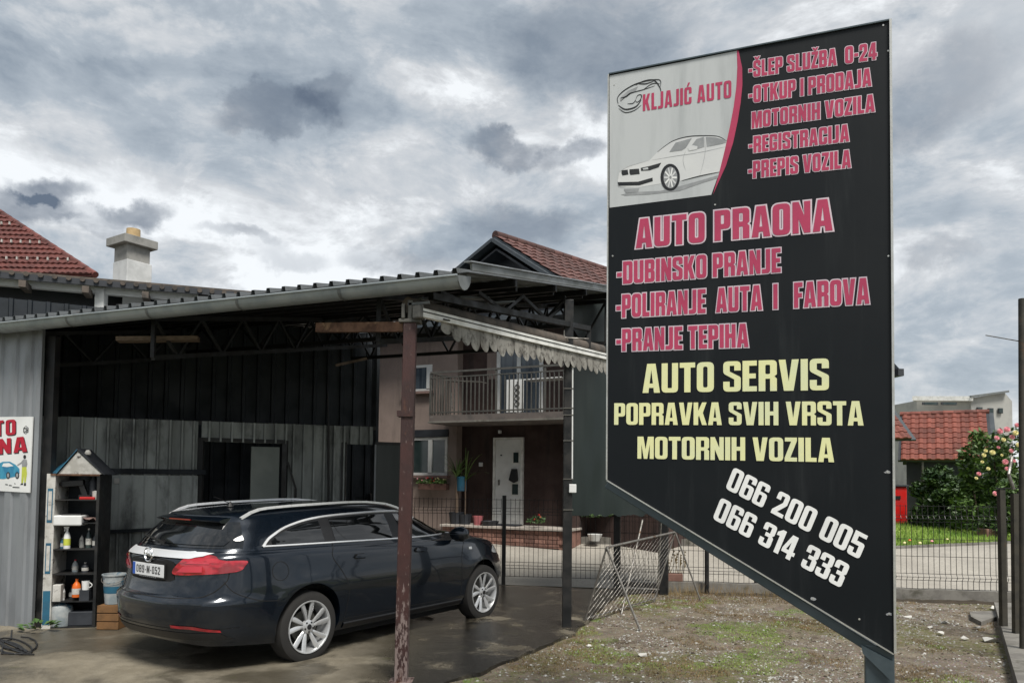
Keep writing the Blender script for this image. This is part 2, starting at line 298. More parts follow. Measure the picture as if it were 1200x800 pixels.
# ------------------------------------------------------------------ mesh helpers
def mark(o, label=None, cat=None, group=None, kind=None):
    if label: o['label'] = label
    if cat: o['category'] = cat
    if group: o['group'] = group
    if kind: o['kind'] = kind
    return o
def empty(name, loc, label=None, cat=None, group=None, rz=0.0):
    o = bpy.data.objects.new(name, None); COL.objects.link(o); o.location = loc; o.rotation_euler.z = rz; o.empty_display_size = .2
    return mark(o, label, cat, group)
def top(o):
    while o.parent: o = o.parent
    return o
class MB:
    def __init__(s): s.v = []; s.f = []
    def add(s, vs, fs):
        k = len(s.v); s.v += [Vector(v) for v in vs]; s.f += [tuple(i + k for i in f) for f in fs]; return s
    def box(s, c, size, ax=None):
        """centre, full sizes, optional 3 axes"""
        c = Vector(c); a, b, d = ax if ax else (Vector((1, 0, 0)), Vector((0, 1, 0)), Vector((0, 0, 1)))
        vs = [c + a * (x * size[0] / 2) + b * (y * size[1] / 2) + d * (z * size[2] / 2) for z in (-1, 1) for y in (-1, 1) for x in (-1, 1)]
        return s.add(vs, [(0, 2, 3, 1), (4, 5, 7, 6), (0, 1, 5, 4), (2, 6, 7, 3), (1, 3, 7, 5), (0, 4, 6, 2)])
    def bar(s, p, q, w, h=None, up=(0, 0, 1)):
        p, q = Vector(p), Vector(q); d = q - p; L = d.length
        if L < 1e-6: return s
        d.normalize(); u = Vector(up)
        if abs(d.dot(u)) > .98: u = Vector((0, 1, 0))
        a = d.cross(u).normalized(); b = a.cross(d).normalized()
        return s.box((p + q) / 2, (L, w, h or w), (d, a, b))
    def tube(s, p, q, r, r2=None, n=8, caps=True):
        p, q = Vector(p), Vector(q); d = (q - p)
        if d.length < 1e-6: return s
        d.normalize(); u = Vector((0, 0, 1)) if abs(d.z) < .9 else Vector((0, 1, 0))
        a = d.cross(u).normalized(); b = a.cross(d).normalized(); r2 = r if r2 is None else r2
        vs = []
        for P, rr in ((p, r), (q, r2)):
            vs += [P + (a * math.cos(2 * math.pi * i / n) + b * math.sin(2 * math.pi * i / n)) * rr for i in range(n)]
        fs = [(i, (i + 1) % n, n + (i + 1) % n, n + i) for i in range(n)]
        if caps: fs += [tuple(range(n))[::-1], tuple(range(n, 2 * n))]
        return s.add(vs, fs)
    def path(s, pts, r, n=6):
        for a, b in zip(pts[:-1], pts[1:]): s.tube(a, b, r, n=n)
        return s
    def prism(s, poly, ext):
        """closed polygon (world points) extruded by vector ext"""
        poly = [Vector(p) for p in poly]; ext = Vector(ext); n = len(poly)
        tri = tessellate_polygon([poly])
        vs = poly + [p + ext for p in poly]
        fs = [tuple(t) for t in tri] + [tuple(n + i for i in t[::-1]) for t in tri]
        fs += [(i, (i + 1) % n, n + (i + 1) % n, n + i) for i in range(n)]
        return s.add(vs, fs)
    def lathe(s, c, prof, axis=(0, 0, 1), n=20, close=True):
        c = Vector(c); d = Vector(axis).normalized(); u = Vector((1, 0, 0)) if abs(d.x) < .9 else Vector((0, 1, 0))
        a = d.cross(u).normalized(); b = d.cross(a)
        vs = []
        for r, h in prof:
            vs += [c + d * h + (a * math.cos(2 * math.pi * i / n) + b * math.sin(2 * math.pi * i / n)) * r for i in range(n)]
        fs = []
        for j in range(len(prof) - 1):
            fs += [(j * n + i, j * n + (i + 1) % n, (j + 1) * n + (i + 1) % n, (j + 1) * n + i) for i in range(n)]
        if close: fs += [tuple(range(n))[::-1], tuple((len(prof) - 1) * n + i for i in range(n))]
        return s.add(vs, fs)
    def build(s, name, mat, parent=None, smooth=False, local=False, bevel=0.0, angle=40):
        me = bpy.data.meshes.new(name)
        off = Vector((0, 0, 0))
        if parent is not None and not local: off = top(parent).location.copy()
        if parent is None and not local:
            lo = Vector((min(v.x for v in s.v), min(v.y for v in s.v), min(v.z for v in s.v))); hi = Vector((max(v.x for v in s.v), max(v.y for v in s.v), lo.z))
            off = (lo + hi) / 2
        me.from_pydata([v - off for v in s.v], [], s.f)
        bm = bmesh.new(); bm.from_mesh(me); bmesh.ops.recalc_face_normals(bm, faces=bm.faces); bm.to_mesh(me); bm.free()
        if smooth:
            me.polygons.foreach_set('use_smooth', [True] * len(me.polygons))
            me.set_sharp_from_angle(angle=R(angle))
        me.materials.append(M(mat) if isinstance(mat, str) else mat)
        o = bpy.data.objects.new(name, me); COL.objects.link(o)
        if parent is not None: o.parent = parent
        elif not local: o.location = off
        if bevel:
            md = o.modifiers.new('bevel', 'BEVEL'); md.width = bevel; md.segments = 2; md.limit_method = 'ANGLE'
        return o
def struct(name, mb, mat, **k):
    o = mb.build(name, mat, None, local=True, **k); o['kind'] = 'structure'; return o
def inst(src, mat4, parent):
    o = bpy.data.objects.new(src.name.split('.')[0], src.data); COL.objects.link(o); o.parent = parent
    o.matrix_local = Matrix.Translation(-top(parent).location) @ mat4
    return o
def frame(o, x, y, z): return Matrix((( x[0], y[0], z[0], o[0]), (x[1], y[1], z[1], o[1]), (x[2], y[2], z[2], o[2]), (0, 0, 0, 1)))

# ------------------------------------------------------------------ lettering: hand drawn condensed capitals
def roundc(pts, n=4):
    """pts: (x, y, r); rounded closed contour"""
    out = []; N = len(pts)
    for i in range(N):
        p = Vector(pts[i][:2]); r = pts[i][2] if len(pts[i]) > 2 else 0
        if r <= 0: out.append(p); continue
        a = Vector(pts[i - 1][:2]) - p; b = Vector(pts[(i + 1) % N][:2]) - p
        r = min(r, a.length * .5, b.length * .5)
        A = p + a.normalized() * r; B = p + b.normalized() * r
        for k in range(n + 1):
            t = k / n; out.append(A * (1 - t) ** 2 + p * 2 * t * (1 - t) + B * t * t)
    return out
def rr(x0, y0, x1, y1, r): return roundc([(x0, y0, r), (x1, y0, r), (x1, y1, r), (x0, y1, r)])
def offc(c, d):
    """offset closed contour outwards by d (negative inwards)"""
    N = len(c); ar = sum(c[i].x * c[(i + 1) % N].y - c[(i + 1) % N].x * c[i].y for i in range(N)); sg = 1 if ar > 0 else -1
    out = []
    for i in range(N):
        a = c[i] - c[i - 1]; b = c[(i + 1) % N] - c[i]
        if a.length < 1e-6 or b.length < 1e-6: out.append(c[i].copy()); continue
        na = Vector((a.y, -a.x)).normalized(); nb = Vector((b.y, -b.x)).normalized()
        m_ = na + nb
        if m_.length < .2: m_ = na
        m_.normalize(); k = 1 / max(.62, m_.dot(na))
        out.append(c[i] + m_ * d * k * sg)
    return out
def stroke(pts, w=.18, r=.13):
    P = []
    for i, p in enumerate(pts):
        p = Vector(p)
        if 0 < i < len(pts) - 1:
            a = Vector(pts[i - 1]) - p; b = Vector(pts[i + 1]) - p; q = min(r, a.length * .49, b.length * .49)
            A = p + a.normalized() * q; B = p + b.normalized() * q
            for k in range(5): t = k / 4; P.append(A * (1 - t) ** 2 + p * 2 * t * (1 - t) + B * t * t)
        else: P.append(p)
    L, Rr = [], []
    for i, p in enumerate(P):
        a = (P[i] - P[i - 1]) if i else (P[1] - P[0]); b = (P[i + 1] - P[i]) if i < len(P) - 1 else a
        if a.length < 1e-6: a = b
        if b.length < 1e-6: b = a
        na = Vector((a.y, -a.x)).normalized(); nb = Vector((b.y, -b.x)).normalized(); m_ = (na + nb).normalized(); k = 1 / max(.7, m_.dot(na))
        L.append(p + m_ * w / 2 * k); Rr.append(p - m_ * w / 2 * k)
    return L + Rr[::-1]
def pc(*p): return roundc([tuple(q) for q in p])
q = .14
GL = {
 'O': (.5, [rr(0, 0, .5, 1, .17), rr(.185, .15, .315, .85, .06)]),
 'D': (.5, [pc((0, 0), (.5, 0, q), (.5, 1, q), (0, 1)), rr(.185, .15, .315, .85, .05)]),
 'C': (.5, [pc((0, 0, q), (.5, 0, q), (.5, .40), (.315, .40), (.315, .15), (.185, .15), (.185, .85), (.315, .85), (.315, .62), (.5, .62), (.5, 1, q), (0, 1, q))]),
 'G': (.5, [pc((0, 0, q), (.5, 0, q), (.5, .50), (.25, .50), (.25, .35), (.315, .35), (.315, .15), (.185, .15), (.185, .85), (.315, .85), (.315, .66), (.5, .66), (.5, 1, q), (0, 1, q))]),
 'S': (.5, [pc((0, 0, q), (.5, 0, q), (.5, .47, .06), (.185, .66), (.185, .85), (.315, .85), (.315, .69), (.5, .69), (.5, 1, q), (0, 1, q), (0, .60, .08), (.315, .40), (.315, .15), (.185, .15), (.185, .33), (0, .33))]),
 'J': (.37, [pc((0, 0), (.37, 0, q), (.37, 1), (.185, 1), (.185, .16, .03), (0, .16))]),
 'U': (.5, [pc((0, 0, q), (.5, 0, q), (.5, 1), (.315, 1), (.315, .15, .03), (.185, .15, .03), (.185, 1), (0, 1))]),
 'L': (.38, [pc((0, 0), (.38, 0), (.38, .17), (.185, .17), (.185, 1), (0, 1))]),
 'E': (.40, [pc((0, 0), (.4, 0), (.4, .165), (.185, .165), (.185, .42), (.37, .42), (.37, .58), (.185, .58), (.185, .835), (.4, .835), (.4, 1), (0, 1))]),
 'F': (.39, [pc((0, 0), (.185, 0), (.185, .41), (.36, .41), (.36, .57), (.185, .57), (.185, .835), (.39, .835), (.39, 1), (0, 1))]),
 'T': (.46, [pc((.137, 0), (.323, 0), (.323, .83), (.46, .83), (.46, 1), (0, 1), (0, .83), (.137, .83))]),
 'H': (.5, [pc((0, 0), (.18, 0), (.18, .42), (.32, .42), (.32, 0), (.5, 0), (.5, 1), (.32, 1), (.32, .59), (.18, .59), (.18, 1), (0, 1))]),
 'I': (.19, [pc((0, 0), (.19, 0), (.19, 1), (0, 1))]),
 'P': (.48, [pc((0, 0), (.185, 0), (.185, .38), (.48, .38, q), (.48, 1, q), (0, 1)), rr(.185, .53, .30, .85, .04)]),
 'R': (.5, [pc((0, 0), (.185, 0), (.185, .40), (.315, .40), (.315, 0), (.5, 0), (.5, .40), (.43, .47), (.5, .54), (.5, 1, q), (0, 1)), rr(.185, .55, .315, .85, .04)]),
 'B': (.5, [pc((0, 0), (.5, 0, q), (.5, .45, .05), (.43, .52), (.49, .58, .05), (.49, 1, q), (0, 1)), rr(.185, .15, .315, .44, .04), rr(.185, .59, .31, .85, .04)]),
 'A': (.54, [pc((0, 0), (.185, 0), (.20, .17), (.34, .17), (.355, 0), (.54, 0), (.40, 1), (.14, 1)), pc((.218, .32), (.322, .32), (.27, .80))]),
 'V': (.54, [pc((0, 1), (.185, 1), (.27, .3), (.355, 1), (.54, 1), (.40, 0), (.14, 0))]),
 'N': (.5, [pc((0, 0), (.165, 0), (.165, .47), (.335, 0), (.5, 0), (.5, 1), (.335, 1), (.335, .53), (.165, 1), (0, 1))]),
 'M': (.66, [pc((0, 0), (.16, 0), (.16, .66), (.26, 0), (.40, 0), (.5, .66), (.5, 0), (.66, 0), (.66, 1), (.42, 1), (.33, .42), (.24, 1), (0, 1))]),
 'K': (.53, [pc((0, 0), (.185, 0), (.185, .34), (.22, .42), (.34, 0), (.53, 0), (.37, .54), (.52, 1), (.34, 1), (.185, .62), (.185, 1), (0, 1))]),
 'Z': (.43, [pc((0, 0), (.43, 0), (.43, .165), (.2, .165), (.43, .86), (.43, 1), (.01, 1), (.01, .835), (.23, .835), (0, .15))]),
 '-': (.24, [pc((.0, .34), (.24, .34), (.24, .51), (.0, .51))]),
 '1': (.31, [pc((.12, 0), (.31, 0), (.31, 1), (.17, 1), (0, .84), (0, .70), (.12, .72))]),
 '2': (.49, [pc((0, 0), (.49, 0), (.49, .16), (.21, .16), (.48, .56, .05), (.48, 1, q), (0, 1, q), (0, .66), (.18, .66), (.18, .85), (.30, .85), (.30, .60), (0, .17))]),
 '3': (.5, [pc((0, .67), (.18, .67), (.18, .85), (.315, .85), (.315, .6), (.15, .6), (.15, .44), (.315, .44), (.315, .15), (.18, .15), (.18, .33), (0, .33), (0, 0, q), (.5, 0, q), (.5, .46, .05), (.43, .52), (.5, .58, .05), (.5, 1, q), (0, 1, q))]),
 '4': (.52, [pc((.25, 0), (.43, 0), (.43, .2), (.52, .2), (.52, .36), (.43, .36), (.43, 1), (.2, 1), (0, .36), (0, .2), (.25, .2)), pc((.145, .36), (.25, .36), (.25, .70))]),
 '5': (.5, [pc((0, 0, q), (.5, 0, q), (.5, .64, .12), (.185, .64), (.185, .84), (.47, .84), (.47, 1), (.01, 1), (.01, .47), (.315, .47), (.315, .15), (.185, .15), (.185, .33), (0, .33))]),
 '6': (.5, [pc((0, 0, q), (.5, 0, q), (.5, .60, q), (.18, .60), (.18, .85), (.32, .85), (.32, .70), (.5, .70), (.5, 1, q), (0, 1, q)), rr(.185, .14, .315, .47, .05)]),
 '8': (.5, [rr(0, 0, .5, 1, .15), rr(.185, .14, .315, .43, .05), rr(.185, .58, .315, .86, .05)]),
}
GL['0'] = GL['O']; GL['9'] = (.5, [[Vector((.5, 1)) - p for p in c] for c in GL['6'][1]])
CAR = pc((.06, 1.24), (.17, 1.24), (.25, 1.15), (.33, 1.24), (.44, 1.24), (.32, 1.05), (.18, 1.05)); ACU = pc((.18, 1.05), (.29, 1.05), (.40, 1.26), (.25, 1.26))
for a, b, k in (('Š', 'S', CAR), ('Ž', 'Z', CAR), ('Ć', 'C', ACU)): GL[a] = (GL[b][0], GL[b][1] + [('solo', k)])
def text_polys(txt, grow=0.0, gap=.055, space=.22):
    """list of (contours) per glyph in layout units; total width"""
    x = 0; res = []
    for ch in txt:
        if ch == ' ': x += space; continue
        w, cs = GL[ch]; main = [c for c in cs if not isinstance(c, tuple)]; solo = [c[1] for c in cs if isinstance(c, tuple)]
        def sh(c, g): return [p + Vector((x, 0)) for p in (offc(c, g) if g else c)]
        res.append([sh(main[0], grow)] + [sh(c, -grow) for c in main[1:] if not (grow and min(max(p.x for p in c) - min(p.x for p in c), 9) < 2.2 * grow)])
        for c in solo: res.append([sh(c, grow)])
        x += w + gap
    return res, x - gap
def fill_contours(cs):
    V, Ed = [], []
    for ci, c in enumerate(cs):
        ar = sum(c[i].x * c[(i + 1) % len(c)].y - c[(i + 1) % len(c)].x * c[i].y for i in range(len(c)))
        if (ar > 0) == (ci > 0): c = c[::-1]
        cs[ci] = c; k = len(V); V += [Vector((p.x, p.y)) for p in c]; Ed += [(k + i, k + (i + 1) % len(c)) for i in range(len(c))]
    r_ = delaunay_2d_cdt(V, Ed, [], 0, 1e-6); vv, ff = r_[0], r_[2]; out = []
    for f in ff:
        m_ = (vv[f[0]] + vv[f[1]] + vv[f[2]]) / 3; wnd = 0
        for c in cs:
            n = len(c)
            for i in range(n):
                a, b = c[i], c[(i + 1) % n]
                if (a.y <= m_.y) != (b.y <= m_.y):
                    t = (m_.y - a.y) / (b.y - a.y)
                    if a.x + t * (b.x - a.x) > m_.x: wnd += 1 if b.y > a.y else -1
        if wnd > 0: out.append(tuple(f))
    return list(vv), out
def add_text(mb, txt, O, X, Yv, N, lift=0.0, grow=0.0, thick=.0012, **k):
    """O baseline start, X vector to the end of baseline, Yv vector of cap height, N outward normal"""
    polys, w = text_polys(txt, grow, **k)
    O, X, Yv, N = Vector(O), Vector(X), Vector(Yv), Vector(N)
    for gi, cs in enumerate(polys):
        off = N * (lift + (gi % 3) * .0004)
        flat, tri = fill_contours(cs)
        vs = [O + X * (p.x / w) + Yv * p.y + off for p in flat]
        mb.add(vs, [tuple(t) for t in tri])
def flat(mb, pts, N, lift):
    pts = [Vector(p) for p in pts]; tri = tessellate_polygon([pts]); mb.add([p + Vector(N) * lift for p in pts], [tuple(t) for t in tri])

# ================================================================== GROUND
def sheet(name, pts, mat, z=None):
    mb = MB(); pts = [Vector(p) for p in pts]; tri = tessellate_polygon([pts]); mb.add(pts, [tuple(t) for t in tri])
    return struct(name, mb, mat)
# street line: parallel to the back fence
F0 = gr(490, 683); F1 = gr(1178, 706)           # fence foot line
fu = (F1 - F0).normalized(); fb = Vector((-fu.y, fu.x, 0))      # along the fence, away from the camera
def fz(d):  # ground height at distance d behind the fence
    return 0.0 if d < .5 else min(.42, (d - .5) * .12)
def fpt(a, d, z=None): p = F0 + fu * a + fb * d; return Vector((p.x, p.y, fz(d) if z is None else z))
bm = bmesh.new()
mb = MB()
ds = [-40, -14, .5, 4.0, 200, 900]; As = [-700, -40, -8, 30, 700]
grid = []
for d in ds:
    for a in As: p = fpt(a, d); p.z -= .02; grid.append(p)
mb.add(grid, [(j * 5 + i, j * 5 + i + 1, j * 5 + i + 6, j * 5 + i + 5) for j in range(5) for i in range(4)])
struct('ground', mb, 'earth')
mb = MB(); mb.add([fpt(a, d, fz(d) + .0) for d in (.16, .5, 4.0, 40) for a in (-60, 60)], [(0, 1, 3, 2), (2, 3, 5, 4), (4, 5, 7, 6)]); struct('street', mb, 'road_surface')
# far street kerb in front of the lawn on the right
# yard surface with gentle unevenness
mb = MB(); nx, ny = 110, 90; x0, x1, y0 = -10.0, 7.4, -3.0
from mathutils import noise as mn
def yz(x, y): return .012 + .022 * (mn.noise(Vector((x * 1.3, y * 1.3, 0))) ) + .010 * mn.noise(Vector((x * 5, y * 5, 3)))
vs = []
for j in range(ny + 1):
    for i in range(nx + 1):
        x = x0 + (x1 - x0) * i / nx; t = j / ny
        yend = (F0 + fu * ((x - F0.x) / fu.x)).y
        y = y0 + (yend - y0) * t ** .8; vs.append((x, y, yz(x, y)))
mb.add(vs, [(j * (nx + 1) + i, j * (nx + 1) + i + 1, (j + 1) * (nx + 1) + i + 1, (j + 1) * (nx + 1) + i) for j in range(ny) for i in range(nx)])
struct('yard_gravel', mb, 'gravel_dirt', smooth=True)
# concrete slab under the canopy with a broken irregular edge
edge_px = [(470, 830), (520, 800), (560, 787), (600, 772), (640, 755), (672, 742), (688, 728), (700, 716), (716, 704), (728, 697), (745, 694)]
ep = [gr(*p, .04) for p in edge_px]; edge = []
for a, b in zip(ep[:-1], ep[1:]):
    for k in range(5):
        p = a.lerp(b, k / 5); w = .05; edge.append(Vector((p.x + w * (random.random() - .5), p.y + w * (random.random() - .5), .045)))
poly = [Vector((-.9, 1.5, .045))] + edge + [fpt((745 - 490) / 64, -.25, .045), fpt(-14, -.25, .045), Vector((-16, 1.5, .045))]
mb = MB(); mb.prism(poly, (0, 0, -.12)); struct('concrete_slab', mb, 'wet_concrete')

# ================================================================== BACK FENCE
fence = empty('mesh_fence', F0, 'dark welded wire mesh fence with folded panels along the street edge of the yard', 'fence')
FL = (F1 - F0).length
def a_of(px, py=690):
    p = gr(px, py); return (p - F0).dot(fu)
posts_px = [(480, 596, 655), (585, 597, 690), (880, 600, 692)]
HT = 1.28
def fence_panel(a0, a1, z0, ht, P=lambda a: F0 + fu * a, B=None, parent=fence):
    B = B or fb
    mb = MB(); sp = .078
    prof = [(z0, 0), (z0 + .14, 0), (z0 + .19, .035), (z0 + .24, 0), (z0 + ht - .26, 0), (z0 + ht - .21, .035), (z0 + ht - .16, 0), (z0 + ht, 0)]
    n = max(1, int(round((a1 - a0) / sp)))
    U = (P(a1) - P(a0)).normalized()
    for i in range(n + 1):
        b = P(a0 + (a1 - a0) * i / n)
        for (za, da), (zb, db) in zip(prof[:-1], prof[1:]):
            mb.bar(Vector((b.x, b.y, za)) - B * da, Vector((b.x, b.y, zb)) - B * db, .0065, .0065, up=B)
    for zz_, dd in ((z0 + .01, 0), (z0 + .14, 0), (z0 + .19, .035), (z0 + .24, 0), (z0 + .5, 0), (z0 + .76, 0), (z0 + ht - .26, 0), (z0 + ht - .21, .035), (z0 + ht - .16, 0), (z0 + ht - .02, 0)):
        p, q_ = P(a0), P(a1); mb.bar(Vector((p.x, p.y, zz_)) - B * (dd + .007), Vector((q_.x, q_.y, zz_)) - B * (dd + .007), .0065)
    return mb.build('mesh_panel', 'black_steel', parent)
fp = [-3.2, -.9, a_of(585), a_of(723) , a_of(880), a_of(1010), a_of(1172)]
z0 = .16
for a0, a1 in zip(fp[:-1], fp[1:]): fence_panel(a0 + .04, a1 - .04, z0, HT)
for a in (-3.2, -.9, a_of(585), a_of(880), a_of(1010)):
    p = F0 + fu * a + fb * .05
    MB().box((p.x, p.y, .74), (.06, .06, 1.5), (fu, fb, Vector((0, 0, 1)))).build('post', 'black_steel', fence, bevel=.004)
# low concrete wall under the right half of the fence
mb = MB(); a0, a1 = a_of(780) , a_of(1178) ; n = 40; vs = []
for i in range(n + 1):
    a = a0 + (a1 - a0) * i / n; h = .17 + .012 * mn.noise(Vector((a * 3, 0, 0)))
    for d, z in ((-.09, -.1), (-.09 + .008 * mn.noise(Vector((a * 5, 2, 0))), h), (.09, h), (.09, -.1)):
        p = F0 + fu * a + fb * d; vs.append((p.x, p.y, z))
fs = [(i * 4 + k, i * 4 + (k + 1) % 4, i * 4 + 4 + (k + 1) % 4, i * 4 + 4 + k) for i in range(n) for k in range(4)] + [(0, 1, 2, 3), (n * 4, n * 4 + 3, n * 4 + 2, n * 4 + 1)]
mb.add(vs, fs); mark(mb.build('concrete_wall', 'concrete'), 'low weathered concrete base wall under the right part of the mesh fence', 'wall')

mb = MB(); vs = []; n = 90
for i in range(n + 1):
    a = a_of(800) + (a1 - .25 - a_of(800)) * i / n; wd_ = .16 + .20 * max(0, mn.noise(Vector((a * 1.4, 4, 0))) + .45); e_ = max(.02, min(1, i / 8, (n - i) / 8))
    for j in range(6):
        p = F0 + fu * a - fb * (.09 + wd_ * e_ * j / 5 + .03 * mn.noise(Vector((a * 9, j, 0))) * (j > 0)); vs.append((p.x, p.y, yz(p.x, p.y) + .012 + .03 * (1 - abs(j / 5 - .4)) * (mn.noise(Vector((a * 8, j * 1.3, 2))) + .3) * (0 if j == 5 else 1) - (.02 if j == 5 else 0)))
mb.add(vs, [(i * 6 + j, i * 6 + j + 1, i * 6 + 7 + j, i * 6 + 6 + j) for i in range(n) for j in range(5)]); struct('soil_strip', mb, 'soil', smooth=True)
# gate frame of black square tube in front of the fence
g0, g1 = gr(723, 694), gr(778, 697)
gate = empty('gate_frame', g0, 'black square tube gate frame with wire mesh beside the low concrete wall', 'gate')
gu = (g1 - g0).normalized(); gn = Vector((-gu.y, gu.x, 0))
for p, w, nme in ((g0, .10, 'post'), (g1, .13, 'post')):
    MB().box((p.x, p.y, .66), (w, w, 1.36), (gu, gn, Vector((0, 0, 1)))).build(nme, 'black_steel', gate, bevel=.004)
for z, w in ((1.30, .06), (.14, .07)): MB().bar(g0 + Vector((0, 0, z)) + gu * .05, g1 + Vector((0, 0, z)) - gu * .065, w, w).build('rail', 'black_steel', gate)
mb = MB(); L = (g1 - g0).length
for i in range(1, int(L / .05)): p = g0 + gu * (i * .05 + .04); mb.bar(p + Vector((0, 0, .17)), p + Vector((0, 0, 1.27)), .004)
for k in range(1, 6): mb.bar(g0 + gu * .05 + Vector((0, 0, .17 + .19 * k)), g1 - gu * .06 + Vector((0, 0, .17 + .19 * k)), .004)
mark(mb.build('wire_mesh', 'black_steel', gate), None)

# ================================================================== RIGHT SIDE FENCE (runs back towards the camera)
rk0 = gr(1165, 716); rk1 = gr(1188, 800); rk2 = rk1 + (rk1 - rk0) * .9
ru = (rk1 - rk0).normalized(); rn = Vector((ru.y, -ru.x, 0))
if rn.x < 0: rn = -rn
mb = MB(); vs = []; n = 30
for i in range(n + 1):
    p = rk0.lerp(rk2, i / n)
    for d, z in ((0, -.1), (.012 * mn.noise(Vector((i, 0, 0))), .13), (.20, .14), (.20, -.1)):
        q_ = p + rn * d; vs.append((q_.x, q_.y, z))
mb.add(vs, [(i * 4 + k, i * 4 + (k + 1) % 4, i * 4 + 4 + (k + 1) % 4, i * 4 + 4 + k) for i in range(n) for k in range(4)] + [(0, 1, 2, 3), (n * 4, n * 4 + 3, n * 4 + 2, n * 4 + 1)])
mark(mb.build('kerb_wall', 'concrete'), 'low concrete kerb running from the fence corner towards the viewer on the right', 'kerb')
sf = empty('side_fence', gr(1176, 733, .13), 'brown grey steel post fence with a bent top bar along the right kerb', 'fence')
b0 = gr(1176, 733, .13); topz = at(1176, 573, b0.y).z
MB().box((b0.x, b0.y, (topz + .13) / 2), (.065, .065, topz - .13)).build('post', 'fence_post', sf, bevel=.004)
MB().bar((b0.x - .08, b0.y - .02, topz + .01), (b0.x + .3, b0.y - .05, topz + .015), .03, .012).build('top_bar', 'black_steel', sf)
b1 = gr(1191, 742, .13); t1 = at(1189, 578, b1.y)
MB().bar((b1.x, b1.y, .13), t1, .06).build('post', 'fence_post', sf)
MB().bar(b1 + Vector((.1, .15, 0)), at(1196, 576, b1.y + .15), .05).build('post', 'fence_post', sf)
MB().tube(at(1188, 573, b1.y), at(1182, 556, b1.y), .018).tube(at(1182, 556, b1.y), at(1186, 535, b1.y + .1), .016).build('bent_bar', 'thin_steel', sf)
p = gr(1199, 760, .13); MB().tube(p, at(1197.5, 350, p.y), .032, n=10).build('tall_post', 'fence_post', sf, smooth=True)
mb = MB(); e_ = at(1196, 400, p.y); mb.path([e_, e_ + Vector((-.16, .3, .12))], .006); mb.build('wire', 'thin_steel', sf)

# ================================================================== CANOPY
E1 = at(548, 331, 6.2); eH = E1.z
eu = Vector((-.926, .379, 0)).normalized(); cb = Vector((.379, .926, .2 * 1.0)); cbh = Vector((.379, .926, 0))
def cp(a, d, dz=0): p = E1 + eu * a + cbh * d; return Vector((p.x, p.y, eH + d * .2 + dz))
can = empty('canopy', (E1.x, E1.y, 0), 'long corrugated steel canopy over the parked car with a grey gutter and dark trusses', 'canopy')
LEN, DEP, DEPR = 10.5, 6.6, 5.0
up = Vector((0, 0, 1))
# roof sheets, one metre wide each, with ribs along the slope
def rib_sheet(name, mat, O, U, V, w, L, pitch=.18, h=.035, up_=up, parent=None, flip=False, topw=.25):
    n = int(round(w / pitch)); xs = []; hs = []
    for i in range(n):
        x = i * pitch; xs += [x, x + pitch * (.62 - topw / 2), x + pitch * (.68 - topw / 2), x + pitch * (.68 + topw / 2 - .06), x + pitch * (.74 + topw / 2 - .06)]; hs += [0, 0, 1, 1, 0]
    xs.append(n * pitch); hs.append(0)
    mb = MB(); vs = [O + U * x + up_ * (h * z) for x, z in zip(xs, hs)]; k = len(vs); vs += [v + V * L for v in vs]
    vs2 = [v - up_ * .003 for v in vs]
    mb.add(vs + vs2, [(i, i + 1, k + i + 1, k + i) for i in range(k - 1)] + [(2 * k + i, 2 * k + i + 1, 3 * k + i + 1, 3 * k + i) for i in range(k - 1)] + [(i, i + 1, 2 * k + i + 1, 2 * k + i) for i in range(k - 1)])
    return mb.build(name, mat, parent)
for i in range(10):
    rib_sheet('roof_sheet', 'roof_sheet', cp(i * 1.081, -.02, .09 + .004 * (i % 2)), eu, cb, 1.08, DEP if i > 3 else DEPR, parent=can, up_=up, pitch=.18, h=.045)
# eave channel beam, gutter
mb = MB(); mb.bar(cp(0.05, .10, .02), cp(LEN, .10, .02), .06, .10); mb.build('eave_beam', 'shaded_steel', can)
seg = [0, 1.15, 2.3, 3.45, 4.6, 5.75, 6.9, 8.05, 9.2, 10.4]
def gutter_prof(a, r=.108):
    vs = []
    for k in range(9):
        t = math.pi * k / 8; p = cp(a, -.085 - math.cos(t) * -r * -1, 0); p = cp(a, -.09 + math.cos(t) * r, .05 - math.sin(t) * r * 1.0); vs.append(p)
    return vs
for a0, a1 in zip(seg[:-1], seg[1:]):
    mb = MB(); A, B_ = gutter_prof(a0), gutter_prof(a1 + .01, .110); k = len(A)
    mb.add(A + B_, [(i, i + 1, k + i + 1, k + i) for i in range(k - 1)]); mb.tube(cp(a0, -.201, .052), cp(a1, -.201, .052), .012, n=8); mb.build('gutter', 'gutter_metal', can, smooth=True)
    mb = MB(); A, B_ = gutter_prof(a1 - .0, .1145), gutter_prof(a1 + .03, .1145); mb.add(A + B_, [(i, i + 1, k + i + 1, k + i) for i in range(k - 1)]); mb.build('gutter_joint', 'flashing', can, smooth=True)
mb = MB(); A = gutter_prof(-.005, .122); mb.prism(A, -eu * .012); mb.build('gutter_end_cap', 'flashing', can)
# verge board and light flashing along the right edge
mb = MB(); mb.bar(cp(-.06, -.06, .125), cp(-.06, DEPR, .125), .02, .06, up=up); mb.build('verge_flashing', 'flashing', can)
mb = MB(); mb.bar(cp(-.055, -.12, .165), cp(-.055, DEPR, .165), .07, .012); mb.build('verge_cap', 'light_metal', can)
# purlins whose ends stick out under the verge
for k in range(11):
    d = .45 + k * .6; MB().bar(cp((-.02 if k % 2 else .22) if d < DEPR else 4.4, d, .045), cp(LEN, d, .045), .05, .07).build('purlin', 'shaded_steel', can)
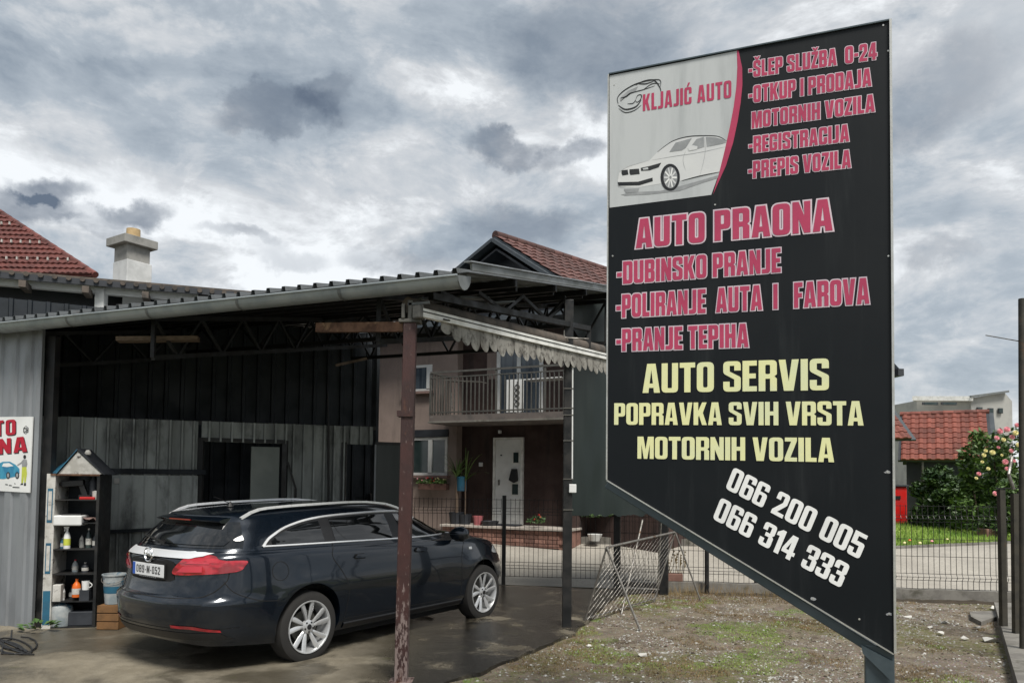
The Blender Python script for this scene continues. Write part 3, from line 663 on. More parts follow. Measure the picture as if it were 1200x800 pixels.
# rafters / trusses running back
def truss(P, Q, h, n, parent, r=.02, name='truss'):
    """top chord P-Q, bottom chord h below"""
    P, Q = Vector(P), Vector(Q); mb = MB(); dn = Vector((0, 0, -h))
    mb.bar(P, Q, .05, .05); mb.bar(P + dn, Q + dn, .05, .05); mb.bar(P, P + dn, .04); mb.bar(Q, Q + dn, .04)
    for i in range(n):
        a = P.lerp(Q, i / n); b = P.lerp(Q, (i + .5) / n); c = P.lerp(Q, (i + 1) / n); mb.bar(a, b + dn, .028); mb.bar(b + dn, c, .028)
    return mb.build(name, 'shaded_steel', parent)
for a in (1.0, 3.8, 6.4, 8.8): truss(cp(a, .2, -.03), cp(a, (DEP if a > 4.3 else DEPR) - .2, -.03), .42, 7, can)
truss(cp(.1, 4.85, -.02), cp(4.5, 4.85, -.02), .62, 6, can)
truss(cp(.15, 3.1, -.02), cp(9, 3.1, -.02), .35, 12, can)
# side truss along the verge (right)
mb = MB()
a_, b_ = at(505, 347, 6.6), at(690, 385, 9.2)
mb.bar(a_, b_, .06, .06); mb.bar(b_ + Vector((0, 0, .02)), b_ + Vector((0, 0, -.42)), .05)
for (x, y, Y), (x2, y2, Y2) in (((590, 365, 7.8), (560, 342, 7.4)), ((590, 365, 7.8), (612, 347, 8.2)), ((640, 374, 8.5), (612, 347, 8.2)), ((640, 374, 8.5), (668, 352, 9.0)), ((545, 355, 7.1), (515, 342, 6.8))):
    mb.bar(at(x, y, Y), at(x2, y2, Y2), .035)
mb.build('side_truss', 'shaded_steel', can)
# soffit boards lit at the underside: a few light plank pieces
for (xa, ya, xb, yb, Y) in ((490, 351, 522, 350, 6.9), (535, 349, 570, 350, 7.4), (568, 356, 600, 354, 7.8)):
    MB().bar(at(xa, ya, Y), at(xb, yb, Y + .2), .12, .02).build('soffit_strip', 'roof_sheet', can)

pb = gr(470, 803); PX, PY = pb.x, pb.y
red = empty('red_post', (PX, PY, 0), 'square steel post with flaking dark red paint in front of the car', 'post')
tp = at(481, 379, PY)
mb = MB(); mb.bar((PX, PY, -.02), tp, .108, .108, up=(0, 1, 0)); mb.build('shaft', 'rust_paint', red, bevel=.006)
MB().box((PX, PY, .04), (.2, .2, .012)).build('base_plate', 'rust_paint', red)
zc = at(476, 485, PY); MB().box(zc, (.14, .14, .05)).build('clamp', 'rust_paint', red)
tb = tp + Vector((0, 0, .06)); MB().box(tb + Vector((.0, 0, -.045)), (.19, .13, .03)).build('head_plate', 'grey_steel', red, bevel=.004)
for dx, w_, h_, yy in ((-.055, .03, .13, -.03), (.0, .04, .17, .0), (.07, .05, .10, -.02), (.11, .018, .12, -.05)): MB().box(tb + Vector((dx, yy, -.03 + h_ / 2)), (w_, .09, h_)).build('head_bracket', 'grey_steel', red, bevel=.006)
MB().bar(tb + Vector((-.02, -.03, .10)), tb + Vector((.17, -.03, .12)), .03, .02).build('head_strap', 'flashing', red)
# rusty rail left of the post head
ra, rb = at(372, 384, 6.9), at(474, 383, 6.42)
rr_ = MB(); rr_.bar(ra, rb, .05, .085); mark(rr_.build('rusty_beam', 'rusty'), 'rusty steel profile hanging under the canopy left of the red post', 'beam')
# wooden offcuts lying on the truss at the left
mb = MB(); a_, b_ = at(138, 398, 7.9), at(233, 397, 8.1); mb.bar(a_, b_, .16, .045); mark(mb.build('wooden_plank', 'wood'), 'weathered brown wooden plank resting under the canopy above the corrugated wall', 'plank')
mb = MB(); a_, b_ = at(398, 427, 8.6), at(425, 421, 8.8); mb.bar(a_, b_, .2, .03); mark(mb.build('wooden_plank', 'pale_wood'), 'short pale board lying on the truss right of the dark shed wall', 'plank')

# dark post with white conduit
db = gr(664, 738)
dp = empty('dark_post', (db.x, db.y, 0), 'dark square steel post carrying a thin white conduit and small white junction box', 'post')
dtop = at(664, 352, db.y).z
MB().box((db.x, db.y, dtop / 2), (.105, .105, dtop)).build('shaft', 'black_steel', dp, bevel=.004)
MB().tube(at(671, 428, db.y - .05), at(670.5, 562, db.y - .05), .009).build('conduit', 'white_paint', dp)
c_ = at(671, 572, db.y - .06); MB().box(c_, (.085, .05, .10)).build('junction_box', 'white_paint', dp, bevel=.006)
for y_ in (420, 455, 478, 486, 516, 561, 597):
    a_, b_ = at(660, y_, db.y - .058), at(672, y_, db.y - .058); MB().bar(a_, b_, .008, .012).build('strap', 'grey_steel', dp)
mb = MB(); a_, b_ = at(652, 395, db.y - .1), at(690, 397, db.y - .1); mb.tube(a_, b_, .008); mb.tube(at(661, 387, db.y - .1), at(661, 402, db.y - .1), .01); mb.build('cable_bracket', 'thin_steel', dp)

# awning with scalloped valance
A0 = at(492, 366, 6.32); A1 = at(664, 407, 8.6); av = (A1 - A0); A2 = A0 + av * 1.42
aw = empty('awning', (A0.x, A0.y, A0.z), 'folded awning with white front rail and mouldy scalloped valance hanging below it', 'awning')
au = av.normalized(); an = Vector((au.y, -au.x, 0)).normalized()
MB().bar(A0, A2, .05, .075).build('front_rail', 'white_strip', aw)
MB().bar(A0 + an * .027 + Vector((0, 0, .008)), A2 + an * .027 + Vector((0, 0, .008)), .006, .008).build('rail_groove', 'gap_black', aw)
mb = MB(); mb.tube(A0 + Vector((-.05, .1, .10)) - an * .09, A2 - an * .09 + Vector((0, 0, .10)), .07, n=12); mb.build('rolled_fabric', 'dark_tile', aw, smooth=True)
MB().box(A0 - au * .03 + Vector((0, 0, .0)), (.05, .09, .12), (au, an, up)).build('end_bracket', 'grey_steel', aw, bevel=.015)
L = (A2 - A0).length; n = int((L - .25) / .155)
for i in range(n):
    s0 = .30 + i * .155; mb = MB(); pts = []; W_ = .155
    for k in range(13):
        t = k / 12; dep = (.115 + .085 * max(0, math.sin(math.pi * t)) ** .6) * (1 + .08 * math.sin(i * 2.3)) * min(1, .55 + i * .2)
        fold = .014 * math.sin(t * math.pi) + .004 * math.sin(i * 1.7)
        base = A0 + au * (s0 + W_ * t)
        for j in range(5):
            z = -.035 - dep * j / 4; pts.append(base + an * (.0 + fold * (j / 4)) + Vector((0, 0, z)))
    fs = [(k * 5 + j, k * 5 + j + 1, k * 5 + 5 + j + 1, k * 5 + 5 + j) for k in range(12) for j in range(4)]
    m_ = len(pts); mb.add(pts + [p - an * .003 for p in pts], fs + [tuple(m_ + x for x in f) for f in fs]); mb.build('valance_scallop', 'valance_fabric', aw, smooth=True)
mb = MB(); mb.path([at(520, 374, 6.5), at(538, 378, 6.9), at(552, 392, 7.2), at(560, 400, 7.3)], .008); mb.build('arm', 'black_steel', aw)

# ================================================================== SHED: left light panel, side wall, back wall
LP1 = gr(36, 741); LP1 = Vector((LP1.x, LP1.y, 0)); LPt = at(50, 383, LP1.y)
lp = empty('front_wall', (LP1.x, LP1.y, 0), 'light grey corrugated sheet wall at the left end under the gutter', 'wall')
lu = eu.copy(); ln = Vector((lu.y, -lu.x, 0));
if ln.y > 0: ln = -ln
for i in range(4):
    rib_sheet('corrugated_sheet', 'light_metal', LP1 + lu * (.02 + i * 1.045) + Vector((0, 0, -.02)) + ln * (.003 * (i % 2)), lu, up, 1.04, LPt.z + .02, pitch=.26, h=.022, up_=ln, parent=lp, topw=.45)
MB().bar(LP1 + Vector((0, 0, 0)) + ln * .004, LP1 + Vector((0, 0, LPt.z)) + ln * .004, .05, .05).build('corner_trim', 'light_metal', lp)

BW0 = at(50, 487, 9.5); BW1 = at(441, 500, 11.5); H0, H1 = BW0.z, BW1.z
shed = empty('back_wall', (BW0.x, BW0.y, 0), 'dark grey corrugated sheet partition with two openings behind the car', 'wall')
bu = Vector((BW1.x - BW0.x, BW1.y - BW0.y, 0)); BL = bu.length; bu.normalize(); bn = Vector((bu.y, -bu.x, 0))     # faces the camera
B0 = Vector((BW0.x, BW0.y, 0))
def bwu(px, py=530): p = hit(px, py, B0, bn); return (p - B0).dot(bu), p.z
def bw(u, z, o=0): return B0 + bu * u + up * z + bn * o
u_a, z_a = bwu(236, 517); u_b, _ = bwu(334, 520); u_c, z_c = bwu(403, 520)
def hb(u): return H0 + (H1 - H0) * u / BL
def sheets(u0, u1, z0, parent, z1=None, mat='shed_sheet', base=B0, w=.9, pitch=.15, h=.055):
    u = u0
    while u < u1 - .05:
        ww = min(w, u1 - u); k = max(1, round(ww / pitch)); ww = k * pitch if ww < w else w
        rib_sheet('corrugated_sheet', mat, base + bu * u + up * z0 + bn * (.003 * random.random()), bu, up, ww, ((z1 if z1 else hb(u)) - z0) , pitch=pitch, h=h, up_=bn, parent=parent, topw=.22)
        u += w
sheets(-1.6, u_a - .03, 0, shed); sheets(u_a, u_b, z_a, shed); sheets(u_b + .02, u_c - .02, 0, shed, pitch=.15); sheets(u_c, BL - .1, z_c, shed)
MB().bar(bw(-1.5, hb(-1.5) - .02, -.03), bw(BL, hb(BL) - .02, -.03), .05, .05).build('top_rail', 'black_steel', shed)
for u in (u_a, u_b, u_c): MB().bar(bw(u, 0, .02), bw(u, z_a + .05, .02), .07, .06).build('door_post', 'black_steel', shed)
MB().bar(bw(u_a, z_a + .03, .025), bw(u_b, z_a + .03, .025), .06, .05).build('lintel', 'black_steel', shed)
u1, zt = bwu(294, 523); u2, zb = bwu(327, 524)
MB().box(bw((u1 + u2) / 2, zt / 2 + .02, .035), (u2 - u1, .04, zt - .04), (bu, bn, up)).build('door_leaf', 'grey_door', shed, bevel=.004)
mb = MB(); p_, q_ = bw(*bwu(336, 541), .07), bw(*bwu(345, 572), .09); mb.bar(p_, q_, .05, .03); p2 = bw(*bwu(345, 590), .07); mb.bar(q_, p2, .03, .03); mb.build('door_handle', 'black_steel', shed)
# open dark door at the right end
u1, zt = bwu(438, 521); d0 = bw(u1 + .02, 0); 
od = hit(461, 522, B0 + bu * (BL + .25), bn)
mb = MB(); mb.prism([bw(u1, 0, .05), bw(u1, zt, .05), bw(BL + .42, zt + .0, .05), bw(BL + .42, 0, .05)], bn * .04)
mark(mb.build('door', 'tarp', shed), 'dark green door leaf standing open at the right end')
MB().bar(bw(BL + .42, 0, .07), bw(BL + .42, zt, .07), .05, .06).bar(bw(u1, zt + .02, .07), bw(BL + .44, zt + .02, .07), .05, .05).build('door_frame', 'black_steel', shed)
MB().bar(bw(u1, 0, .10), bw(u1, zt, .10), .022, .03).build('door_edge', 'light_metal', shed)
mb = MB(); a_ = bw(*bwu(384, 487), .06); mb.tube(bw(bwu(384, 487)[0], hb(3), .06), bw(bwu(386, 590)[0], .2, .06), .018); mb.tube(bw(bwu(384, 487)[0], hb(3), .06), bw(bwu(383, 450)[0], hb(3) + .5, .06), .012); mb.build('pipe', 'black_steel', shed)
# grey patch panel with ledge
ua, za = bwu(130, 556); ub, zb = bwu(230, 618)
MB().box(bw((ua + ub) / 2, (za + zb) / 2, .045), (ub - ua, .02, za - zb), (bu, bn, up)).build('patch_board', 'shed_sheet', shed, bevel=.004)
MB().bar(bw(ua - .1, za + .05, .055), bw(ub + .1, za + .05, .055), .05, .07).build('ledge', 'dark_sheet', shed)
MB().bar(bw(ua - .08, zb - .03, .07), bw(ub + .05, zb + .02, .07), .09, .04).build('ledge', 'dark_sheet', shed)
c_ = bw(*bwu(137, 563), .07); MB().box(c_, (.06, .03, .07), (bu, bn, up)).build('socket', 'dirty_white', shed)
# dark interior: upper back wall set 1.6 m behind, side walls, inner ceiling stays the canopy sheets
sh2 = empty('shed_wall', (BW0.x, BW0.y + 1.6, 0), 'corrugated upper wall of the shed behind the lower partition, deep shade put into its colour', 'wall')
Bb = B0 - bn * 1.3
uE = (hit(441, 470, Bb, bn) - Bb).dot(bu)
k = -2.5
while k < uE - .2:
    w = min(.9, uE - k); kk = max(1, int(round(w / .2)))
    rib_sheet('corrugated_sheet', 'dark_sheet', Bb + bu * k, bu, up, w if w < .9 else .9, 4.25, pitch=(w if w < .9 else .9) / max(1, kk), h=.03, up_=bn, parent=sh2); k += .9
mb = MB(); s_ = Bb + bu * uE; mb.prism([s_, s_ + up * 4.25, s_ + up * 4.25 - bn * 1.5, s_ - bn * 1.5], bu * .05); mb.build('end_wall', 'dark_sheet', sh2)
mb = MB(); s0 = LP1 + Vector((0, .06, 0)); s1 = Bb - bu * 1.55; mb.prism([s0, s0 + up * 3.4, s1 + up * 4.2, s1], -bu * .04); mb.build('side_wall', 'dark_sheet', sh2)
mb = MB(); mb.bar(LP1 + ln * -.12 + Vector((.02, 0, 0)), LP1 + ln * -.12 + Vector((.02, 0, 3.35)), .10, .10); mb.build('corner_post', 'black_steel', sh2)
# shelf floor of the opening interior
mb = MB(); q0 = Bb + bn * .02; mb.box(q0 + bu * (u_a + 1.2) + up * .55 + bn * .35, (1.5, .5, 1.1), (bu, bn, up)); mark(mb.build('workbench', 'dark_board', None, bevel=.01), 'dark bench standing in the gloom of the shed opening', 'bench')

# ================================================================== BUILDING BEHIND LEFT (above the canopy)
L0 = at(0, 322, 13.0); L1 = at(300, 343.5, 14.6)
lb = empty('workshop_building', (L0.x, L0.y, 0), 'dark workshop with low tiled roof edge and white beam rising behind the canopy', 'building')
wu = Vector((L1.x - L0.x, L1.y - L0.y, 0)).normalized(); wn_ = Vector((wu.y, -wu.x, 0)); wz = L0.z
def lpz(px, py, o=0): return hit(px, py, L0 + wn_ * o, wn_)
WLb = (L1 - L0).length
mb = MB(); p0 = L0 - wu * 3; p1 = L1 + wu * 1.2
slope = wn_ * -5 + up * .75
mb.prism([p0, p1, p1 + slope, p0 + slope], up * .05); mb.build('roof', 'dark_tile', lb)
mb = MB(); mb.bar(p0 + wn_ * .03 - up * .05, p1 + wn_ * .03 - up * .05, .03, .11, up=up); mb.build('fascia', 'dark_board', lb)
n = int((p1 - p0).length / .22)
for i in range(n):
    c_ = p0 + wu * (.11 + i * .22) + up * .045; mb = MB(); mb.tube(c_ + wn_ * .09, c_ - wn_ * .35 + up * .05, .045, .04, n=8); mb.build('tile', 'dark_tile', lb, smooth=True)
for i in range(9):
    c_ = L0 + wu * (-.6 + i * .98) - up * .16 + wn_ * -.05; MB().box(c_, (.11, .5, .12), (wu, wn_, up)).build('rafter_end', 'dark_tile', lb)
ba, bb_ = lpz(-60, 323, -.3), lpz(232, 350, -.3)
MB().bar(lpz(-60, 324, -.3), bb_, .12, .17).build('beam', 'white_paint', lb)
c0, c1 = lpz(119, 338, -.25), lpz(119, 362, -.25); MB().bar(c0, c1 - up * .9, .17, .14).build('post', 'white_paint', lb)
mb = MB(); q0 = L0 - wu * 3 - wn_ * .9; q1 = L1 + wu * .8 - wn_ * .9; mb.prism([Vector((q0.x, q0.y, 0)), Vector((q1.x, q1.y, 0)), q1 + up * .02, q0 + up * .02], -wn_ * 4); mb.build('wall', 'dark_board', lb)
c_ = lpz(156, 357, -.4); MB().box(c_, (.35, .2, .5), (wu, wn_, up)).build('grey_block', 'grey_plaster', lb)
# chimney
cz = lambda px, py: hit(px, py, L0 - wn_ * 1.2, wn_)
ch = empty('chimney', tuple(cz(155, 330)), 'square concrete chimney with white base, slab cap and yellow clay pot', 'chimney')
cc = cz(154.5, 300); sc = (cz(177, 300) - cz(132, 300)).length
ang = Matrix.Rotation(R(35), 3, 'Z'); ax = (ang @ wu, ang @ wn_, up)
def cbx(ytop, ybot, w, nme, mat, bev=.01):
    t, b = cz(155, ytop), cz(155, ybot); MB().box((t + b) / 2, (w, w, (t - b).length), ax).build(nme, mat, ch, bevel=bev)
cbx(309, 340, sc * .74, 'base', 'chimney_white'); cbx(287, 309.3, sc * .68, 'stack', 'chimney_concrete'); cbx(281.5, 291, sc * .99, 'cap', 'chimney_concrete')
t, b = cz(156, 269), cz(156, 283); MB().lathe(b, [(.02, 0), (.135, 0), (.13, (t - b).length), (.10, (t - b).length), (.09, .05)], n=20).build('clay_pot', 'clay_pot', ch, smooth=True)
# red hipped roof house at the far left
RH = at(112, 321, 17.0)
rh = empty('tiled_house', (RH.x - 3, RH.y, 0), 'house with a steep red tiled roof rising at the left edge', 'house')
apex = at(-75, 200, 19.5); c1 = at(112, 322, 17.0); c2 = at(-230, 318, 15.0)
def tiled_plane(name, P, Q, T, nu, nv, parent, mat, h=.03, clip=True):
    """triangle / quad surface P (left eave) Q (right eave) T (apex or pair) as stepped waved tile rows"""
    P, Q = Vector(P), Vector(Q); TL, TR = (Vector(T[0]), Vector(T[1])) if isinstance(T, (tuple, list)) else (Vector(T), Vector(T))
    N = (Q - P).cross(TL - P).normalized()
    if N.z < 0: N = -N
    mb = MB()
    for j in range(nv):
        t0, t1 = j / nv, (j + 1) / nv
        a0, b0 = P.lerp(TL, t0), Q.lerp(TR, t0); a1, b1 = P.lerp(TL, t1 + .15 / nv), Q.lerp(TR, t1 + .15 / nv)
        w0 = (b0 - a0).length; n = max(1, int(nu * w0 / (Q - P).length)); vs = []
        for i in range(n * 4 + 1):
            s_ = i / (n * 4); wv = h * (.5 - .5 * math.cos(2 * math.pi * (i % 4) / 4))
            vs.append(a0.lerp(b0, s_) + N * (wv + h * 1.3)); vs.append(a1.lerp(b1, s_) + N * (wv * .6)); vs.append(a0.lerp(b0, s_) + N * (wv * .3 - .01))
        k = n * 4
        mb.add(vs, [(3 * i, 3 * i + 3, 3 * i + 4, 3 * i + 1) for i in range(k)] + [(3 * i, 3 * i + 2, 3 * i + 5, 3 * i + 3) for i in range(k)])
    return mark(mb.build(name, mat, parent), kind='stuff')
tiled_plane('roof_tiles', c2, c1, apex, 44, 24, rh, 'red_tile')
mb = MB(); c3 = c1 + Vector((-4.6, 6, 0)); c4 = c2 + Vector((-2, 8, 0)); mb.add([c1 - up * .03, c3, c4, c2 - up * .03, apex - up * .06], [(0, 1, 4), (1, 2, 4), (2, 3, 4), (3, 0, 4), (0, 3, 2, 1)]); mb.build('roof', 'red_tile', rh)
for i in range(22):   # ridge caps on the visible hip
    a_, b_ = c1.lerp(apex, i / 22), c1.lerp(apex, (i + 1.15) / 22); mb = MB(); mb.tube(a_, b_, .08, .07, n=8); mb.build('ridge_tile', 'red_tile', rh, smooth=True)
snow = MB()
for r_, w in ((.10, 9), (.25, 8), (.42, 7), (.58, 6), (.74, 4)):
    a_, b_ = c2.lerp(apex, r_), c1.lerp(apex, r_)
    for i in range(int(w * 2)): p = b_.lerp(a_, (i + .6 + r_ * 2) / (w * 2.6)); MB().box(p + Vector((0, -.07, .07)), (.025, .04, .07)).build('snow_guard', 'dirty_white', rh)
mb = MB(); mb.prism([Vector((c2.x, c2.y + .5, 0)), Vector((c1.x - .2, c1.y + .5, 0)), c1 + Vector((-.2, .5, -.05)), c2 + Vector((0, .5, -.05))], (1, 5, 0)); mb.build('wall', 'beige_plaster', rh)

# ================================================================== HOUSE WITH BALCONY (across the street)
TH = R(26); hu = Vector((math.cos(TH), -math.sin(TH), 0)); hn = Vector((-math.sin(TH), -math.cos(TH), 0))
HA = at(535, 520, 17.2); HA = Vector((HA.x, HA.y, 0)); gz = .42
def hw(px, py, o=0):
    p = hit(px, py, HA + hn * o, hn); return (p - HA).dot(hu), p.z
def hp(u, z, o=0): return HA + hu * u + up * z + hn * o
hs = empty('balcony_house', (HA.x, HA.y, gz), 'two storey beige and dark brown house with a railed balcony above the white door', 'house')
hax = (hu, hn, up)
def hbox(name, mat, u0, u1, z0, z1, o0, o1, parent=None, **k):
    return MB().box(hp((u0 + u1) / 2, (z0 + z1) / 2, (o0 + o1) / 2), (abs(u1 - u0), abs(o1 - o0), abs(z1 - z0)), hax).build(name, mat, parent or hs, **k)
def wall_holes(name, mat, u0, u1, z0, z1, o, th, holes):
    """wall front plane at offset o, thickness th, rectangular holes (u0,u1,z0,z1) sorted, non overlapping in u"""
    mb = MB(); x = u0
    def bx(a, b, c, d):
        if b - a > .002 and d - c > .002: mb.box(hp((a + b) / 2, (c + d) / 2, o - th / 2), (b - a, th, d - c), hax)
    for (a, b, hl) in holes:
        bx(x, a, z0, z1); zc_ = z0
        for c, d in sorted(hl): bx(a, b, zc_, c); zc_ = d
        bx(a, b, zc_, z1); x = b
    bx(x, u1, z0, z1); return mb.build(name, mat, hs)
HZ = 5.15
OB = .25     # the beige part stands proud of the brown recess
w1 = (*hw(487, 569, OB), *hw(525, 510, OB)); uw0, zw0, uw1, zw1 = w1
x1 = (*hw(487, 459, OB), *hw(507, 433, OB)); ux0, zx0, ux1, zx1 = x1
ul, _ = hw(395, 500, OB); ubr, _ = hw(535, 520, OB)
wall_holes('wall', 'beige_plaster', ul, ubr, gz - .3, HZ, OB, 4.0, [])
# windows set on reveal boxes of dark frame
def window(u0, u1, z0, z1, o, mull, sill=True, shade=None, cur='window_glass'):
    w = hbox('window', 'white_paint', u0, u1, z0, z0 + .06, o, o + .03)
    hbox('pane', cur, u0 + .02, u1 - .02, z0 + .04, z1 - .02, o + .004, o + .010, w)
    for a, b in ((u0, u0 + .06), (u1 - .06, u1)): hbox('frame', 'white_paint', a, b, z0 + .062, z1, o, o + .03, w)
    hbox('frame', 'white_paint', u0 + .062, u1 - .062, z1 - .06, z1, o, o + .03, w)
    for m_ in mull: hbox('mullion', 'white_paint', m_ - .05, m_ + .05, z0 + .062, z1 - .062, o, o + .045, w)
    if sill: hbox('sill', 'pink_plaster', u0 - .06, u1 + .06, z0 - .06, z0 - .003, o, o + .12, w)
    return w
um, _ = hw(505, 530, OB)
window(hw(478, 540, OB)[0], uw1, zw0 + .25, zw1 - .04, OB + .002, [um])
hbox('shutter_box', 'dark_board', hw(478, 540, OB)[0], uw1 + .02, zw1 - .03, zw1 + .14, OB, OB + .06)
window(hw(476, 450, OB)[0], ux1, zx0, zx1 + .12, OB + .002, [hw(503, 450, OB)[0]], cur='curtain_glass')
# brown recess
dl, dz0 = hw(581, 613); dr, dz1 = hw(612, 515)
bl_, bz0 = hw(578, 470); br_, bz1 = hw(640, 418)
ur, _ = hw(668, 520)
hbox('wall', 'brown_plaster', ubr - .05, ur + .0, gz - .3, HZ, -.2, -4.0)
hbox('wall', 'brown_plaster', ubr, ur, gz - .3, HZ, -.2, 0)
# corner pier at the right side of the recess
hbox('pier', 'brown_plaster', ur, ur + .25, gz - .3, HZ, -3, .3)
# balcony
BO = 1.15
bu0, bzb = hw(503, 482, BO); bu1, _ = hw(665, 482, BO); _, bzt = hw(590, 484, BO); _, bzu = hw(590, 493, BO); _, rzt = hw(590, 430, BO)
bal = hbox('balcony_slab', 'slab_side', bu0, bu1 + .1, bzt - .17, bzt, 0.0, BO)
hbox('slab_edge', 'concrete', bu0 - .02, bu1 + .12, bzt - .165, bzt - .13, BO, BO + .03)
rail = hbox('railing', 'rail_grey', bu0, bu1, rzt - .04, rzt, BO - .06, BO - .02)
hbox('rail', 'rail_grey', bu0, bu1, rzt - .15, rzt - .125, BO - .055, BO - .025, rail)
hbox('rail', 'rail_grey', bu0, bu1, bzt + .05, bzt + .08, BO - .055, BO - .025, rail)
for i in range(33):
    u = bu0 + (bu1 - bu0) * i / 32; wdt = .022 if i in (0, 16, 27, 32) else .011
    hbox('baluster', 'rail_grey', u - wdt, u + wdt, bzt + .0, rzt - .04 if wdt > .02 else rzt - .15, BO - .05, BO - .03, rail)
hbox('side_rail', 'rail_grey', bu0 - .02, bu0 + .02, rzt - .04, rzt, .0, BO - .06, rail); hbox('side_rail', 'rail_grey', bu1 - .02, bu1 + .02, rzt - .04, rzt, .0, BO - .06, rail)
for i in range(9):
    o = .1 + i * .115
    for u in (bu0, bu1): hbox('baluster', 'rail_grey', u - .01, u + .01, bzt, rzt - .04, o, o + .02, rail)
# balcony door opening with white frame and ornamental white panel
d0u, _ = hw(585, 450); d1u, _ = hw(635, 450)
bd = hbox('balcony_door', 'curtain_glass', d0u, d1u, bzt + .02, bzt + 2.15, .0, .02)
for u in (d0u, (d0u + d1u) / 2 - .02, d1u): hbox('frame', 'white_paint', u - .045, u + .045, bzt + .02, bzt + 2.2, .02, .05, bd)
hbox('frame', 'white_paint', d0u + .05, d1u - .05, bzt + 2.12, bzt + 2.2, .02, .05, bd)
p0u, pz0 = hw(594, 483, .5); p1u, pz1 = hw(614, 444, .5)
orn = hbox('white_panel', 'white_paint', p0u, p1u, pz0, pz1, .5, .53); mark(orn, 'white board panel with black scroll ornament standing on the balcony')
mb = MB(); cxu = (p0u + p1u) / 2 + .06
for k in range(4):
    zc_ = pz0 + (pz1 - pz0) * (.25 + .17 * k)
    for sx in (-1, 1):
        pts = [hp(cxu + sx * .055 * math.sin(t / 8 * math.pi * 1.5), zc_ + .055 * math.cos(t / 8 * math.pi * 1.5), .54) for t in range(9)]; mb.path(pts, .008, 5)
mb.path([hp(cxu, pz0 + .1, .54), hp(cxu, pz1 - .05, .54)], .006, 5); mb.build('scroll_ornament', 'black_steel', orn)
hbox('pale_wall_patch', 'beige_plaster', hw(571, 430)[0], hw(583, 430)[0], bzt + .9, bzt + 1.5, .0, .012)
tw = MB().bar(hp(*hw(618, 446, .9), .9), hp(*hw(662, 443, .9), .9), .4, .02); mark(tw.build('balcony_table', 'white_paint'), 'white folding table top behind the right part of the balcony railing', 'table')
tw = MB().bar(hp(*hw(523, 446, .8), .8), hp(*hw(567, 448, .8), .8), .25, .02); tw.bar(hp(*hw(528, 446, .8), .8), hp(*hw(530, 480, .8), .8), .03); mark(tw.build('drying_rack', 'thin_steel'), 'thin metal drying rack behind the left part of the balcony railing', 'rack')
# front door
fd = hbox('front_door', 'white_paint', dl, dr, dz0, dz1, .0, .05, bevel=.004)
hbox('frame', 'white_strip', dl - .05, dl - .003, dz0, dz1 + .05, .0, .08, fd); hbox('frame', 'white_strip', dr + .003, dr + .05, dz0, dz1 + .05, .0, .08, fd); hbox('frame', 'white_strip', dl, dr, dz1 + .003, dz1 + .05, .0, .08, fd)
def onpx(px, py, o=0): return hw(px, py, o)
for (xa, ya, xb, yb) in ((603, 530, 609, 542), (601.5, 567, 608.5, 579)):
    a_, c_ = hw(xa, yb); b_, d_ = hw(xb, ya); hbox('glass_panel_frame', 'white_strip', a_ - .03, b_ + .03, c_ - .03, d_ + .03, .05, .058, fd); hbox('pane', 'window_glass', a_, b_, c_, d_, .058, .064, fd)
a_, c_ = hw(600, 610); b_, d_ = hw(610, 584); hbox('door_panel', 'white_strip', a_, b_, c_, d_, .05, .06, fd)
a_, c_ = hw(586, 565); hbox('handle', 'thin_steel', a_ - .01, a_ + .02, c_ - .06, c_ + .06, .05, .09, fd)
a_, c_ = hw(588, 534); hbox('knob', 'black_steel', a_, a_ + .03, c_, c_ + .03, .05, .07, fd)
# bag hanging on the door
a_, c_ = hw(603.5, 557); mb = MB(); mb.prism([hp(a_ - .03, c_ + .15, .07), hp(a_ + .09, c_ + .15, .07), hp(a_ + .12, c_ - .12, .08), hp(a_ + .03, c_ - .16, .09), hp(a_ - .09, c_ - .1, .08)], hn * .06)
mark(mb.build('hanging_bag', 'black_steel'), 'dark grey cloth bag hanging on the white front door', 'bag')
a_, c_ = hw(564, 544); MB().box(hp(a_, c_, .02), (.09, .03, .09), hax).build('light_switch', 'white_paint', hs)
a_, c_ = hw(587, 506); MB().box(hp(a_, c_, .05), (.05, .08, .07), hax).build('porch_lamp', 'white_paint', hs)
# porch
pz, = (dz0 - .01,)
pu0, _ = hw(515, 618, .8); pu1, _ = hw(666, 625, .8)
porch = hbox('porch', 'porch_slab', pu0, pu1, pz - .05, pz, .0, .80, bevel=.006)
hbox('porch_core', 'brick', pu0 + .03, pu1 - .03, gz - .3, pz - .052, .0, .72, porch)
bri = MB().box((0, 0, 0), (.235, .03, .075)).build('brick', 'brick', porch, local=True)
rows = max(2, int((pz - .06 - gz + .1) / .085)); first = True; Rm = Matrix.Identity(4)
for r_ in range(rows):
    nb = int((pu1 - pu0 - .06) / .25)
    for i in range(nb):
        u = pu0 + .16 + i * .25 + (.06 if r_ % 2 else 0)
        if u > pu1 - .14: continue
        m4 = frame(hp(u, pz - .10 - r_ * .088, 0.73 + .004 * random.random()), hu, hn, up)
        if first: bri.matrix_local = Matrix.Translation(-top(porch).location) @ m4; first = False
        else: inst(bri, m4, porch)
hbox('roof_overhang', 'fascia', ul - .3, ur + .6, HZ, HZ + .12, -4.4, .9)
